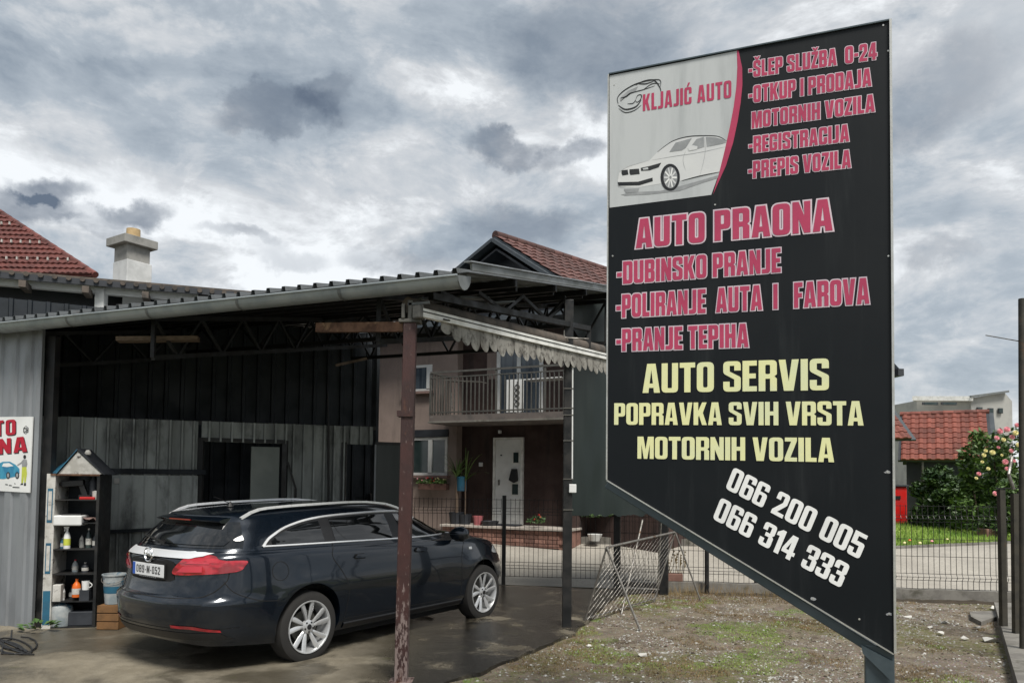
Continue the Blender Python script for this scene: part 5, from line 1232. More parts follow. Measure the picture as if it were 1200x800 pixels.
# greenhouse
ROOF = [(.22, 1.36), (.45, 1.408), (.8, 1.436), (1.3, 1.462), (1.9, 1.482), (2.5, 1.482), (2.9, 1.46), (3.1, 1.43), (3.9, 1.2)]
ROOF = [(a, zq(b)) for a, b in ROOF]
GR = [(0, .13), (.12, .155), (.5, .285), (.85, .42), (.93, .44), (1, .46)]
GF = [(0, 3.92), (.25, 3.68), (.5, 3.42), (.75, 3.16), (.92, 2.96), (1, 2.84)]
GW = [(0, .868), (.2, .838), (.5, .775), (.8, .70), (.92, .665), (1, .61)]
gl_ = [0, .08, .18, .3, .42, .55, .68, .8, .88, .94, .98, 1.0]; mb2 = MB(); vs = []; Z0 = .98
for t in gl_:
    for x, y in outline(0, lerp_tab(GW, t), lerp_tab(GR, t), lerp_tab(GF, t), nx=8, fexp=3.0, q=2.6): vs.append((x, y, Z0 + t * (interp(ROOF, x) - Z0)))
k = len(gl_)
for s_, cr in ((.9, .012), (.7, .026), (.4, .038), (.02, .042)):
    for x, y in outline(0, .61, .46, 2.84, nx=8, fexp=3.0, q=2.6): xm = 1.7 + (x - 1.7) * (.25 + .75 * s_); vs.append((xm, y * s_, interp(ROOF, xm) + cr))
    k += 1
mb2.add(vs, [(j * N + i, j * N + (i + 1) % N, (j + 1) * N + (i + 1) % N, (j + 1) * N + i) for j in range(k - 1) for i in range(N)] + [tuple(range(N))[::-1], tuple((k - 1) * N + i for i in range(N))])
gh_ = mb2.build('cabin_shell', 'car_paint', car, local=True)
for o in (low, gh_):
    o.data.polygons.foreach_set('use_smooth', [True] * len(o.data.polygons)); o.data.set_sharp_from_angle(angle=R(38))
# arch cut-outs
cut = MB()
for wx in (RAX, RAX + WB):
    for sy in (-1, 1): cut.tube((wx, sy * .62, .338), (wx, sy * 1.1, .338), .375, n=48)
cu = cut.build('cutter', 'gap_black', None, local=True)
md = low.modifiers.new('arch', 'BOOLEAN'); md.operation = 'DIFFERENCE'; md.object = cu; md.solver = 'EXACT'
cmw = car.matrix_world.copy()
low.parent = None; low.matrix_world = Matrix.Identity(4)
dg = bpy.context.evaluated_depsgraph_get(); dg.update()
nm_ = bpy.data.meshes.new_from_object(low.evaluated_get(dg)); low.modifiers.clear(); low.data = nm_; low.parent = car
bpy.data.objects.remove(cu)
nm_.polygons.foreach_set('use_smooth', [True] * len(nm_.polygons)); nm_.set_sharp_from_angle(angle=R(32))
def bvh_of(*obs):
    V, P = [], []
    for o in obs:
        k = len(V); V += [v.co.copy() for v in o.data.vertices]; P += [tuple(i + k for i in p.vertices) for p in o.data.polygons]
    return BVHTree.FromPolygons(V, P)
BV = bvh_of(low, gh_)
def proj(p, d, BVx=None):
    r_ = (BVx or BV).ray_cast(Vector(p), Vector(d)); return (r_[0], r_[1]) if r_[0] is not None else (None, None)
SIDE = lambda s: ((lambda u, v: Vector((u, -2.0 * s, v))), Vector((0, s, 0)))          # s=1: the right side (y<0)
REAR = ((lambda u, v: Vector((-1.0, u, v))), Vector((1, 0, 0)))
def CORN(s): # from the rear corner, u = coordinate along (0.7071, -s*0.7071... )
    d = Vector((.7071, .7071 * s, 0)); U = Vector((.7071, -.7071 * s, 0)); return ((lambda u, v: U * u - d * 2 + Vector((0, 0, v))), d)
def patch(name, mat, poly, mode, lift=.004, thick=0.0, grid=.035, parent=car, smooth=True):
    f0, d = mode; bm = bmesh.new(); vs = [bm.verts.new((u, v, 0)) for u, v in poly]; bm.faces.new(vs)
    us = [p[0] for p in poly]; vv = [p[1] for p in poly]
    for ax_, lo, hi in ((0, min(us), max(us)), (1, min(vv), max(vv))):
        x = lo + grid
        while x < hi:
            nn = Vector((1, 0, 0)) if ax_ == 0 else Vector((0, 1, 0)); bmesh.ops.bisect_plane(bm, geom=bm.verts[:] + bm.edges[:] + bm.faces[:], plane_co=nn * x, plane_no=nn); x += grid
    dead = []; dat = {}
    for v in bm.verts:
        p, n = proj(f0(v.co.x, v.co.y), d)
        if p is None: dead.append(v)
        else:
            if n.dot(d) > 0: n = -n
            dat[v] = p + n * lift
    for v, p in dat.items(): v.co = p
    bmesh.ops.delete(bm, geom=dead, context='VERTS')
    if thick: bmesh.ops.solidify(bm, geom=bm.faces[:], thickness=thick)
    me = bpy.data.meshes.new(name); bm.to_mesh(me); bm.free(); me.polygons.foreach_set('use_smooth', [smooth] * len(me.polygons)); me.materials.append(M(mat))
    o = bpy.data.objects.new(name, me); COL.objects.link(o); o.parent = parent; return o
def catmull(pts, n=8, closed=False):
    P = [Vector((*p, 0)) for p in pts]; out = []; m_ = len(P)
    for i in range(m_ if closed else m_ - 1):
        p0, p1, p2, p3 = P[(i - 1) % m_ if closed or i else 0], P[i], P[(i + 1) % m_], P[(i + 2) % m_ if closed or i + 2 < m_ else m_ - 1]
        for k in range(n):
            t = k / n; q_ = .5 * ((2 * p1) + (-p0 + p2) * t + (2 * p0 - 5 * p1 + 4 * p2 - p3) * t * t + (-p0 + 3 * p1 - 3 * p2 + p3) * t ** 3); out.append((q_.x, q_.y))
    if not closed: out.append((P[-1].x, P[-1].y))
    return out
def ribbon(name, mat, line, w, mode, lift=.004, parent=car, h=None):
    """thin raised strip along a 2D line projected on the body"""
    f0, d = mode; pts = []
    for a, b in zip(line[:-1], line[1:]):
        L_ = math.hypot(b[0] - a[0], b[1] - a[1]); k = max(1, int(L_ / .03))
        for i in range(k): pts.append((a[0] + (b[0] - a[0]) * i / k, a[1] + (b[1] - a[1]) * i / k))
    pts.append(line[-1]); P = []
    for u, v in pts:
        p, n = proj(f0(u, v), d)
        if p is None: continue
        if n.dot(d) > 0: n = -n
        P.append((p, n))
    mb = MB(); vs = []
    for i, (p, n) in enumerate(P):
        t = (P[min(i + 1, len(P) - 1)][0] - P[max(i - 1, 0)][0]); t = t.normalized() if t.length > 0 else Vector((1, 0, 0)); s_ = t.cross(n).normalized() * w / 2
        vs += [p - s_ + n * .001, p - s_ * .7 + n * lift, p + s_ * .7 + n * lift, p + s_ + n * .001]
    mb.add(vs, [(4 * i + j, 4 * i + j + 1, 4 * i + 5 + j, 4 * i + 4 + j) for i in range(len(P) - 1) for j in range(3)])
    return mb.build(name, mat, parent, local=True, smooth=True)
for s_ in (1, -1):
    SD = SIDE(s_)
    dlo_top = catmull([(.70, 1.085), (.82, 1.19), (1.04, 1.29), (1.4, 1.365), (2.0, 1.398), (2.5, 1.398), (2.9, 1.36), (3.25, 1.25), (3.62, 1.045)], 8); dlo_top = [(a, zq(b)) for a, b in dlo_top]
    dlo = dlo_top + [(3.55, 1.035), (2.6, 1.055), (1.6, 1.072), (.76, 1.083)]
    patch('window_surround', 'black_plastic', dlo, SD, .003)
    def clip(x0, x1, ins=.028):
        tp = [(x, z - ins) for x, z in dlo_top if x0 <= x <= x1]
        bt = lambda x: 1.083 - (x - .66) * .0165 + .012
        tpz = lambda x: min(((abs(x - a), z) for a, z in dlo_top))[1] - ins
        tp = [(x, z) for x, z in tp if z > bt(x) + .01]
        L_ = [] if tp and tp[0][0] - x0 > .03 else [(x0, max(bt(x0) + .01, tpz(x0)))]
        return L_ + tp + ([(x1, tpz(x1))] if x1 < 3.4 else []) + [(x1, bt(x1))] + [(tp[0][0] if not L_ else x0, bt(x0))]
    patch('rear_quarter_window', 'car_glass', clip(.80, 1.40), SD, .006)
    patch('rear_door_window', 'car_glass', clip(1.47, 2.34), SD, .006)
    patch('front_door_window', 'car_glass', clip(2.46, 3.50), SD, .006)
    ribbon('window_trim', 'trim_metal', dlo_top, .026, SD, .011)
    ribbon('waist_trim', 'trim_metal', [(.70, 1.085), (1.6, 1.072), (2.6, 1.055), (3.62, 1.04)], .018, SD, .011)
    ribbon('pillar_line', 'car_glass', [(1.69, 1.08), (1.60, 1.18), (1.56, 1.27)], .018, SD, .009)
    # shut lines
    ribbon('rear_door_seam', 'gap_black', catmull([(1.50, 1.07), (1.44, .95), (1.56, .78), (1.64, .60), (1.62, .30)], 6), .008, SD, .0015)
    ribbon('front_door_seam', 'gap_black', [(2.42, 1.06), (2.40, .8), (2.38, .30)], .008, SD, .0015)
    ribbon('wing_seam', 'gap_black', catmull([(3.60, 1.02), (3.50, .92), (3.44, .72), (3.46, .30)], 6), .008, SD, .0015)
    ribbon('sill_seam', 'gap_black', [(1.63, .31), (3.45, .31)], .008, SD, .0015)
    ribbon('bumper_seam', 'gap_black', catmull([(.34, .80), (.42, .70), (.62, .62), (.80, .60)], 6), .007, SD, .0015)
    if s_ == 1:
        cpts = [(.83 + .085 * math.cos(t / 24 * 2 * math.pi), .86 + .085 * math.sin(t / 24 * 2 * math.pi)) for t in range(25)]
        ribbon('fuel_flap', 'gap_black', cpts, .006, SD, .0015)
    for x_ in (1.72, 2.62):
        h = patch('door_handle', 'car_paint', [(x_, .912), (x_ + .03, .902), (x_ + .18, .902), (x_ + .20, .918), (x_ + .18, .938), (x_ + .03, .938)], SD, .022, grid=.02)
        patch('handle_recess', 'gap_black', [(x_ - .0, .895), (x_ + .15, .892), (x_ + .165, .918), (x_ + .14, .945), (x_ + .01, .943)], SD, .002, grid=.02, parent=h)
    patch('indicator', 'lamp_clear', [(3.60, .86), (3.67, .855), (3.67, .885), (3.605, .888)], SD, .006)
    # crease (blade) line
    ribbon('sill_trim', 'black_plastic', [(1.62, .245), (3.5, .245)], .07, SD, .012)
    # roof rail
    rp = []
    for i in range(26):
        x = .62 + i * .092; p, n = proj((x, -s_ * (.585 - .02 * (x > 2.6) * (x - 2.6)), 3), (0, 0, -1)); lift_ = .035 * min(1, i / 2.5, (25 - i) / 2.5)
        if p: rp.append(p + Vector((0, 0, lift_ + .004)))
    mb = MB()
    for a, b in zip(rp[:-1], rp[1:]): mb.bar(a - Vector((.004, 0, 0)), b + Vector((.004, 0, 0)), .03, .022)
    mb.build('roof_rail', 'trim_metal', car, local=True, smooth=True)
    # tail lamp
    CN = CORN(s_)
    tl = patch('tail_light', 'lamp_red', catmull([(.33, .86), (.42, .985), (.58, 1.03), (.70, 1.015), (.76, .985), (.95, .975), (.94, .93), (.88, .885), (.6, .865)], 5, True), CN, .012)
    patch('reversing_lamp', 'lamp_pink', [(.37, .878), (.43, .93), (.60, .935), (.60, .885)], CN, .016, parent=tl)
    patch('lamp_band', 'lamp_pink', [(.44, .955), (.50, .975), (.66, .965), (.66, .955)], CN, .016, parent=tl, grid=.03)
    ribbon('lamp_edge', 'gap_black', catmull([(.33, .86), (.42, .985), (.58, 1.03), (.70, 1.015), (.76, .985), (.95, .975), (.94, .93), (.88, .885), (.6, .865), (.33, .86)], 5), .008, CN, .010, parent=tl)
    # rear reflector, mirror, headlight
    patch('reflector', 'lamp_red', [(-.42 * s_, .41), (-.60 * s_, .405), (-.77 * s_, .372), (-.77 * s_, .392), (-.62 * s_, .432), (-.42 * s_, .434)], REAR, .008)
    patch('headlight', 'lamp_clear', catmull([(4.18, .78), (4.30, .86), (4.48, .84), (4.70, .72), (4.76, .62), (4.62, .66), (4.4, .74)], 4, True), SD, .008)
    mbm = MB(); c_ = Vector((3.30, -s_ * 1.0, 1.065)); mbm.lathe(c_, [(.01, -.13), (.055, -.115), (.085, -.05), (.09, .03), (.06, .09), (.01, .11)], axis=(0, -s_, .06), n=18)
    mir = mbm.build('mirror', 'car_paint', car, local=True, smooth=True)
    MB().bar((3.32, -s_ * .86, 1.02), (3.31, -s_ * .95, 1.04), .06, .03).build('mirror_foot', 'black_plastic', mir, local=True)
# rear glass and tailgate
def smoothp(p, n=5): return catmull(p, n, True)
patch('tailgate_glass_surround', 'car_glass', [(-.76, 1.08), (.76, 1.08), (.70, 1.18), (.60, 1.30), (-.60, 1.30), (-.70, 1.18)], REAR, .004)
patch('rear_window', 'car_glass', [(-.66, 1.10), (.66, 1.10), (.665, 1.14), (.56, 1.255), (.50, 1.27), (-.50, 1.27), (-.56, 1.255), (-.665, 1.14)], REAR, .010)
# spoiler
mb = MB(); vs = []
sec = []
for i in range(21):
    y = -.52 + 1.04 * i / 20; e_ = (abs(y) / .52) ** 4; xr = .375 + .06 * e_; z_ = zq(1.372) - .012 * e_
    vs += [(xr + .22, y, zq(1.428) - .02 * e_), (xr + .05, y, z_ + .018), (xr, y, z_), (xr + .03, y, z_ - .018), (xr + .2, y, z_ - .03)]
mb.add(vs, [(5 * i + j, 5 * i + j + 1, 5 * i + 5 + j + 1, 5 * i + 5 + j) for i in range(20) for j in range(4)] + [(0, 1, 2, 3, 4), (100, 104, 103, 102, 101)])
sp_ = mb.build('roof_spoiler', 'car_paint', car, local=True, smooth=True)
MB().box((.378, 0, zq(1.372) - .006), (.02, .34, .012)).build('high_brake_light', 'lamp_red', sp_, local=True)
mb = MB(); mb.lathe((.9, 0, zq(1.475) + .01), [(.035, 0), (.02, .03), (.006, .05)], n=12); mb.tube((.9, 0, zq(1.475) + .04), (.72, 0, zq(1.475) + .11), .004); mb.build('aerial', 'black_plastic', car, local=True)
# chrome strip, badge, plate
patch('chrome_strip', 'trim_metal', [(-.50, .992), (.50, .992), (.52, 1.005), (.50, 1.045), (-.50, 1.045), (-.66, 1.04), (-.60, 1.01)], REAR, .016)
bp, bnn = proj((-1, 0, 1.01), (1, 0, 0))
mb = MB(); Rb, rb_ = .062, .0085; 
for i in range(28):
    a0, a1 = 2 * math.pi * i / 28, 2 * math.pi * (i + 1) / 28; f = lambda a: Vector((bp.x - .050, Rb * math.cos(a), 1.01 + Rb * math.sin(a))); mb.tube(f(a0), f(a1), rb_, n=8, caps=False)
bd_ = mb.build('badge', 'chrome', car, local=True, smooth=True)
bx = bp.x - .058
MB().prism([(bx, .085, 1.022), (bx, -.02, 1.012), (bx, -.012, .998), (bx, -.088, .998), (bx, .022, 1.008), (bx, .012, 1.022)][::1], (.014, 0, 0)).build('badge_bolt', 'chrome', bd_, local=True)
patch('plate_recess', 'gap_black', smoothp([(-.31, .79), (.31, .79), (.345, .87), (.335, .965), (0, .985), (-.335, .965), (-.345, .87)], 3), REAR, .003)
pp_, _n = proj((-1, 0, .88), (1, 0, 0)); px0 = pp_.x - .014
plate = MB().box((px0, 0, .875), (.012, .52, .112)).build('number_plate', 'plate_white', car, local=True, bevel=.003)
MB().box((px0 + .002, 0, .875), (.012, .545, .135)).build('plate_holder', 'black_plastic', plate, local=True)
MB().box((px0 - .0064, .236, .875), (.001, .042, .108)).build('country_band', 'plate_blue', plate, local=True)
mb = MB(); add_text(mb, '089-M-052', (px0 - .0075, .195, .842), (0, -.40, 0), (0, 0, .068), (-1, 0, 0), 0, -.02, gap=.13); mb.build('plate_number', 'print_black', plate, local=True)
mb = MB()
for i in range(9): mb.box((px0 - .006, .13 - i * .032, .812), (.001, .018, .006))
mb.build('holder_lettering', 'print_grey', plate, local=True)
# tailgate seams
ribbon('tailgate_seam', 'gap_black', catmull([(-.78, .90), (-.775, .80), (-.70, .70), (-.55, .665), (0, .655), (.55, .665), (.70, .70), (.775, .80), (.78, .90)], 8), .009, REAR, .0015)
ribbon('bumper_lip', 'gap_black', [(-.86, .40), (-.5, .405), (0, .405), (.5, .405), (.86, .40)], .008, REAR, .001)
patch('diffuser', 'black_plastic', [(-.80, .305), (.80, .305), (.76, .365), (.35, .375), (-.35, .375), (-.76, .365)], REAR, .004)
mb = MB()
for i in range(8): wm_, _ = proj((-1, .66 - i * .022, .925), (1, 0, 0)); mb.box((wm_.x - .004, .66 - i * .022, .925), (.006, .013, .018))
mb.build('model_badge', 'chrome', car, local=True)
# wiper
wp_, _ = proj((-1, .1, 1.12), (1, 0, 0)); MB().bar((wp_.x - .03, .02, 1.11), (wp_.x + .01, .42, 1.16), .012, .014, up=(1, 0, 0)).bar((wp_.x - .02, .0, 1.10), (wp_.x - .03, .06, 1.115), .04, .03).build('rear_wiper', 'black_plastic', car, local=True)
# wheels
def wheel(x, s_):
    w = bpy.data.objects.new('wheel', None); COL.objects.link(w); w.parent = car; w.location = (x, -s_ * .905, .338 - .05 + .0); w.location.z = .338 - .05 + .012
    if s_ < 0: w.rotation_euler.z = math.pi
    # local frame: outward is -y
    prof = [(.236, .20), (.30, .215), (.325, .205), (.338, .17), (.339, .11), (.338, .05), (.328, .018), (.30, .004), (.252, .006), (.243, .02), (.243, .18)]
    MB().lathe((0, 0, 0), prof, axis=(0, 1, 0), n=56, close=False).build('tyre', 'tyre', w, local=True, smooth=True)
    rim = MB(); rim.lathe((0, 0, 0), [(.249, .004), (.247, -.002), (.238, -.001), (.230, .012), (.222, .10), (.215, .16)], axis=(0, 1, 0), n=56, close=False)
    # five pairs of twisted blade spokes
    for i in range(5):
        for sg in (-1, 1):
            a0 = 2 * math.pi * i / 5 + sg * .20 + .3; a1 = 2 * math.pi * i / 5 + sg * .27 + .3 + .12
            rings = []
            for k in range(7):
                t = k / 6; r_ = .040 + (.234 - .040) * t; a = a0 + (a1 - a0) * t ** .7 * (1.0) + .0; wd = .010 + .015 * math.sin(t * math.pi * .62) ; yy = .034 - .028 * t ** .8 * 1.0
                c_ = Vector((math.cos(a) * r_, yy, math.sin(a) * r_)); tg = Vector((-math.sin(a), 0, math.cos(a)))
                rings.append([c_ - tg * wd + Vector((0, .012, 0)), c_ - tg * wd * .3 + Vector((0, -.002, 0)), c_ + tg * wd * .8, c_ + tg * wd + Vector((0, .014, 0)), c_ + Vector((0, .03, 0))])
            vs = [p for r__ in rings for p in r__]
            rim.add(vs, [(5 * k + j, 5 * k + (j + 1) % 5, 5 * k + 5 + (j + 1) % 5, 5 * k + 5 + j) for k in range(6) for j in range(5)])
    rim.lathe((0, 0, 0), [(.001, .012), (.03, .012), (.062, .022), (.068, .05)], axis=(0, 1, 0), n=30, close=False)
    rim.build('rim', 'alloy', w, local=True, smooth=True, angle=50)
    MB().lathe((0, 0, 0), [(.001, .004), (.024, .006), (.027, .013)], axis=(0, 1, 0), n=24, close=False).build('hub_cap', 'black_plastic', w, local=True, smooth=True)
    bo = MB()
    for i in range(5): a = 2 * math.pi * (i + .5) / 5 + .3; bo.tube((math.cos(a) * .047, .022, math.sin(a) * .047), (math.cos(a) * .047, .012, math.sin(a) * .047), .009, n=8)
    bo.build('wheel_bolts', 'black_plastic', w, local=True)
    MB().lathe((0, 0, 0), [(.15, .09), (.15, .105), (.05, .11)], axis=(0, 1, 0), n=36).build('brake_disc', 'grey_steel', w, local=True)
    MB().lathe((0, 0, 0), [(.226, .15), (.001, .16)], axis=(0, 1, 0), n=36, close=False).build('inner_well', 'gap_black', w, local=True)
for x in (RAX, RAX + WB):
    for s_ in (1, -1): wheel(x, s_)
# windscreen
patch('windscreen', 'car_glass', [(-.68, 1.04), (.68, 1.04), (.56, 1.35), (-.56, 1.35)], ((lambda u, v: Vector((6.0, u, v))), Vector((-1, 0, 0))), .006)
MB().box((2.6, 0, .17), (2.9, 1.4, .12)).build('underbody', 'gap_black', car, local=True)  # underbody box hung lower to deepen the shade beneath the car

# ================================================================== BIG SIGN
SR = gr(1045, 999); SRp = at(1046, 600, 4.0); SLp = at(713, 400, 4.63)
su = Vector((SRp.x - SLp.x, SRp.y - SLp.y, 0)).normalized(); sn = Vector((su.y, -su.x, 0))
if sn.y > 0: sn = -sn
def sp(px, py, o=0.0): return hit(px, py, SRp + sn * o, sn)
sg = empty('advertising_sign', (SRp.x, SRp.y, 0), 'tall black advertising board with pink, yellow and white lettering and a slanted lower edge', 'sign')
TL_, TR_, BR_, BL_ = sp(714, 88), sp(1042, 25), sp(1047.5, 765), sp(712, 562)
MB().prism([TL_, TR_, BR_, BL_], sn * -.03).build('board', 'sign_black', sg)
# aluminium edges
e_ = MB(); e_.bar(TR_ + su * .006 - sn * .012 + up * .005, BR_ + su * .006 - sn * .012, .012, .05, up=sn); e_.build('edge_trim', 'aluminium', sg)
MB().bar(TL_ - su * .004 - sn * .012, BL_ - su * .004 - sn * .012, .008, .045, up=sn).build('edge_trim', 'aluminium', sg)
MB().bar(TL_ + up * .004 - sn * .012, TR_ + up * .004 - sn * .012, .008, .045, up=sn).build('edge_trim', 'sign_metal', sg)
ddir = (BR_ - BL_).normalized(); dn_ = sn.cross(ddir).normalized(); dn_ = dn_ if dn_.z < 0 else -dn_
MB().bar(BL_ + dn_ * .028 - sn * .10, BR_ + dn_ * .045 - sn * .10, .16, .055, up=dn_).build('bottom_rail', 'sign_metal', sg, bevel=.006)
MB().bar(BL_ + dn_ * .0035 - sn * .008, BR_ + dn_ * .0035 - sn * .008, .045, .006, up=dn_).build('edge_trim', 'aluminium', sg)
pl0, pr0 = sp(1013, 757, -.09), sp(1047, 757, -.09); pw = (pr0 - pl0).length; pcn = (pl0 + pr0) / 2
MB().box((pcn.x, pcn.y, (BR_.z + .02) / 2 - .02), (pw, pw, BR_.z + .08), (su, sn, up)).build('post', 'sign_metal', sg, bevel=.008)
MB().prism([sp(1009, 755, .004), sp(1047, 775, .004), sp(1047, 800, .004), sp(1011, 765, .004)], sn * -.004).build('gusset_plate', 'sign_metal', sg)
for (x, y) in ((718, 300), (1041, 60), (1041, 300), (1040, 553), (1042, 719), (953, 701), (1007, 725), (838, 240), (1035, 30), (720, 100)):
    p = sp(x, y, 0); MB().lathe(p, [(.006, .0), (.005, .003)], axis=sn, n=8).build('screw', 'aluminium', sg)
for (x, y) in ((953, 701), (1040, 553), (1042, 719)):
    mb = MB(); c_ = sp(x, y); flat(mb, [c_ + su * (random.uniform(.5, 1) * .02 * math.cos(t)) + up * (random.uniform(.5, 1) * .012 * math.sin(t)) for t in (0, .8, 1.6, 2.4, 3.2, 4, 4.8, 5.6)], sn, .0012); mb.build('scratch', 'print_grey', sg)
def c1(x, y): return (700 + x / 3.3333, 20 + y / 3.3333)
def c2(x, y): return (700 + x / 3.3333, 220 + y / 3.3333)
def c3(x, y): return (700 + x / 3.3333, 400 + y / 3.3333)
def c4(x, y): return (700 + x / 3.3333, 560 + y / 3.3333)
def spoly(name, mat, pts, lift, parent, cf=c1): mb = MB(); flat(mb, [sp(*cf(*p)) for p in pts], sn, lift); return mb.build(name, mat, parent)
# white logo panel with curved pink band
curve_in = [(545, 133), (547, 200), (543, 275), (533, 350), (518, 430), (498, 520), (476, 610), (445, 695)]
curve_out = [(552, 133), (566, 200), (567, 265), (560, 335), (548, 410), (531, 490), (503, 580), (452, 694)]
panel = spoly('logo_panel', 'sign_white', [(48, 230), (300, 182)] + curve_in + [(48, 745)], .0015, sg)
spoly('pink_band', 'print_pink', curve_out + curve_in[::-1][1:], .0025, panel)
def line(txt, mat, bl, br, hl, hr, cf, name='lettering', outline=False, **k):
    """bl / br baseline ends, hl / hr top y above them"""
    a, b = sp(*cf(*bl)), sp(*cf(*br)); tl, tr = sp(*cf(bl[0], hl)), sp(*cf(br[0], hr)); Yv = ((tl - a) + (tr - b)) / 2
    X = b - a
    if outline:
        mb = MB(); add_text(mb, txt, a, X, Yv, sn, .002, .056, **k); o = mb.build('lettering_outline', 'print_outline', sg)
        mb = MB(); add_text(mb, txt, a, X, Yv, sn, .0035, .008, **k); mb.build('lettering', mat, o)
    else:
        mb = MB(); add_text(mb, txt, a, X, Yv, sn, .003, **k); mb.build(name, mat, sg)
o1 = dict(outline=True, gap=.085, space=.24)
line('-ŠLEP SLUŽBA  0-24', 'print_pink', (592, 238), (1092, 166), 178, 98, c1, **o1)
line('-OTKUP I PRODAJA', 'print_pink', (592, 338), (1070, 270), 274, 200, c1, **o1)
line('MOTORNIH VOZILA', 'print_pink', (604, 436), (1083, 370), 374, 302, c1, **o1)
line('-REGISTRACIJA', 'print_pink', (592, 533), (983, 486), 470, 420, c1, **o1)
line('-PREPIS VOZILA', 'print_pink', (590, 632), (990, 588), 566, 520, c1, **o1)
line('KLJAJIĆ AUTO', 'print_pink', (178, 369), (524, 316), 306, 246, c1, gap=.09, space=.3)
line('AUTO PRAONA', 'print_pink', (152, 236), (918, 166), 124, 44, c2, **o1)
line('-DUBINSKO PRANJE', 'print_pink', (78, 377), (716, 329), 292, 236, c2, **o1)
line('-POLIRANJE  AUTA  I   FAROVA', 'print_pink', (75, 508), (1062, 452), 420, 352, c2, **o1)
line('-PRANJE TEPIHA', 'print_pink', (75, 638), (590, 621), 556, 528, c2, **o1)
o2 = dict(gap=.05, space=.22)
line('AUTO SERVIS', 'print_yellow', (177, 201), (905, 190), 88, 66, c3, **o2)
line('POPRAVKA SVIH VRSTA', 'print_yellow', (66, 325), (1040, 328), 241, 232, c3, **o2)
line('MOTORNIH VOZILA', 'print_yellow', (157, 457), (925, 471), 371, 376, c3, **o2)
def slant(txt, bl, br, upv, cf):
    a, b = sp(*cf(*bl)), sp(*cf(*br)); t_ = sp(*cf(bl[0] + upv[0], bl[1] + upv[1])); mb = MB(); add_text(mb, txt, a, b - a, t_ - a, sn, .003, gap=.06, space=.28); mb.build('lettering', 'print_white', sg)
slant('066 200 005', (500, 40), (1022, 316), (34, -84), c4)
slant('066 314 333', (450, 158), (950, 428), (34, -84), c4)
# logo sketch of a car
def sstroke(pts, w, mat='print_black', lift=.003, cf=c1, parent=None):
    P = [sp(*cf(*p)) for p in catmull(pts, 6)]; mb = MB(); n = len(P); vs = []
    for i, p in enumerate(P):
        t = (P[min(i + 1, n - 1)] - P[max(i - 1, 0)]).normalized(); s_ = t.cross(sn).normalized() * w * (.25 + .75 * math.sin(math.pi * (i + .5) / n)); vs += [p - s_ + sn * lift, p + s_ + sn * lift]
    mb.add(vs, [(2 * i, 2 * i + 1, 2 * i + 3, 2 * i + 2) for i in range(n - 1)]); return mb.build('logo_stroke', mat, parent or panel)
lg = spoly('car_emblem', 'print_grey', [(88, 318), (118, 290), (160, 272), (150, 290), (118, 308), (92, 332)], .0022, panel)
for pts, w in (([(82, 340), (80, 315), (110, 285), (165, 258), (240, 246), (248, 272)], .004), ([(90, 330), (130, 300), (180, 285), (225, 270)], .003), ([(82, 345), (110, 362), (150, 352), (172, 325)], .005),
               ([(84, 358), (110, 374), (145, 366), (172, 345)], .003), ([(150, 268), (180, 252), (220, 248), (244, 275), (250, 300)], .004), ([(160, 262), (190, 262), (220, 252)], .004),
               ([(92, 318), (112, 312), (128, 300), (140, 296)], .005), ([(150, 326), (158, 308), (172, 306), (170, 322), (156, 334), (148, 326)], .003), ([(180, 285), (215, 262), (245, 262)], .003), ([(118, 340), (140, 338), (150, 325)], .003)):
    sstroke(pts, w, parent=lg)
# printed white saloon car
carp = spoly('printed_car', 'print_pale', [(80, 640), (86, 608), (110, 588), (205, 560), (235, 528), (290, 488), (345, 470), (400, 466), (470, 468), (505, 486), (498, 520), (476, 608), (330, 640), (245, 652), (150, 668), (84, 662)], .0022, panel)
def cpiece(nme, mat, pts, lift=.0032): return spoly(nme, mat, pts, lift, carp)
cpiece('printed_shadow', 'print_grey', [(92, 694), (150, 684), (245, 680), (320, 662), (400, 640), (474, 618), (470, 630), (400, 652), (320, 680), (200, 694), (110, 698)], .0026)
cpiece('printed_windscreen', 'print_grey', [(282, 528), (306, 492), (370, 474), (346, 512), (330, 522)])
cpiece('printed_window', 'print_grey', [(362, 512), (388, 478), (416, 469), (418, 508), (392, 516)])
cpiece('printed_window', 'print_grey', [(424, 470), (460, 471), (500, 482), (503, 492), (480, 498), (428, 508)])
for a, b in (((95, 600), (122, 620)), ((126, 596), (166, 618))): cpiece('printed_grille', 'print_black', [(a[0], a[1]), (b[0] - 3, a[1] - 3), (b[0], b[1] - 4), (a[0] + 4, b[1]), (a[0], b[1] - 8)])
cpiece('printed_headlight', 'print_black', [(170, 590), (200, 584), (250, 570), (240, 588), (205, 600), (172, 602)])
cpiece('printed_headlight', 'sign_white', [(178, 592), (198, 588), (200, 596), (180, 598)], .004)
cpiece('printed_intake', 'print_black', [(80, 646), (160, 644), (216, 628), (217, 642), (165, 658), (84, 660)])
cpiece('printed_intake', 'print_grey', [(104, 672), (164, 670), (160, 684), (112, 688)])
def ell(cx, cy, rx, ry, n=26): return [(cx + rx * math.cos(2 * math.pi * i / n), cy + ry * math.sin(2 * math.pi * i / n)) for i in range(n)]
cpiece('printed_tyre', 'print_black', ell(285, 627, 38, 53)); cpiece('printed_rim', 'print_grey', ell(286, 628, 27, 42), .0038)
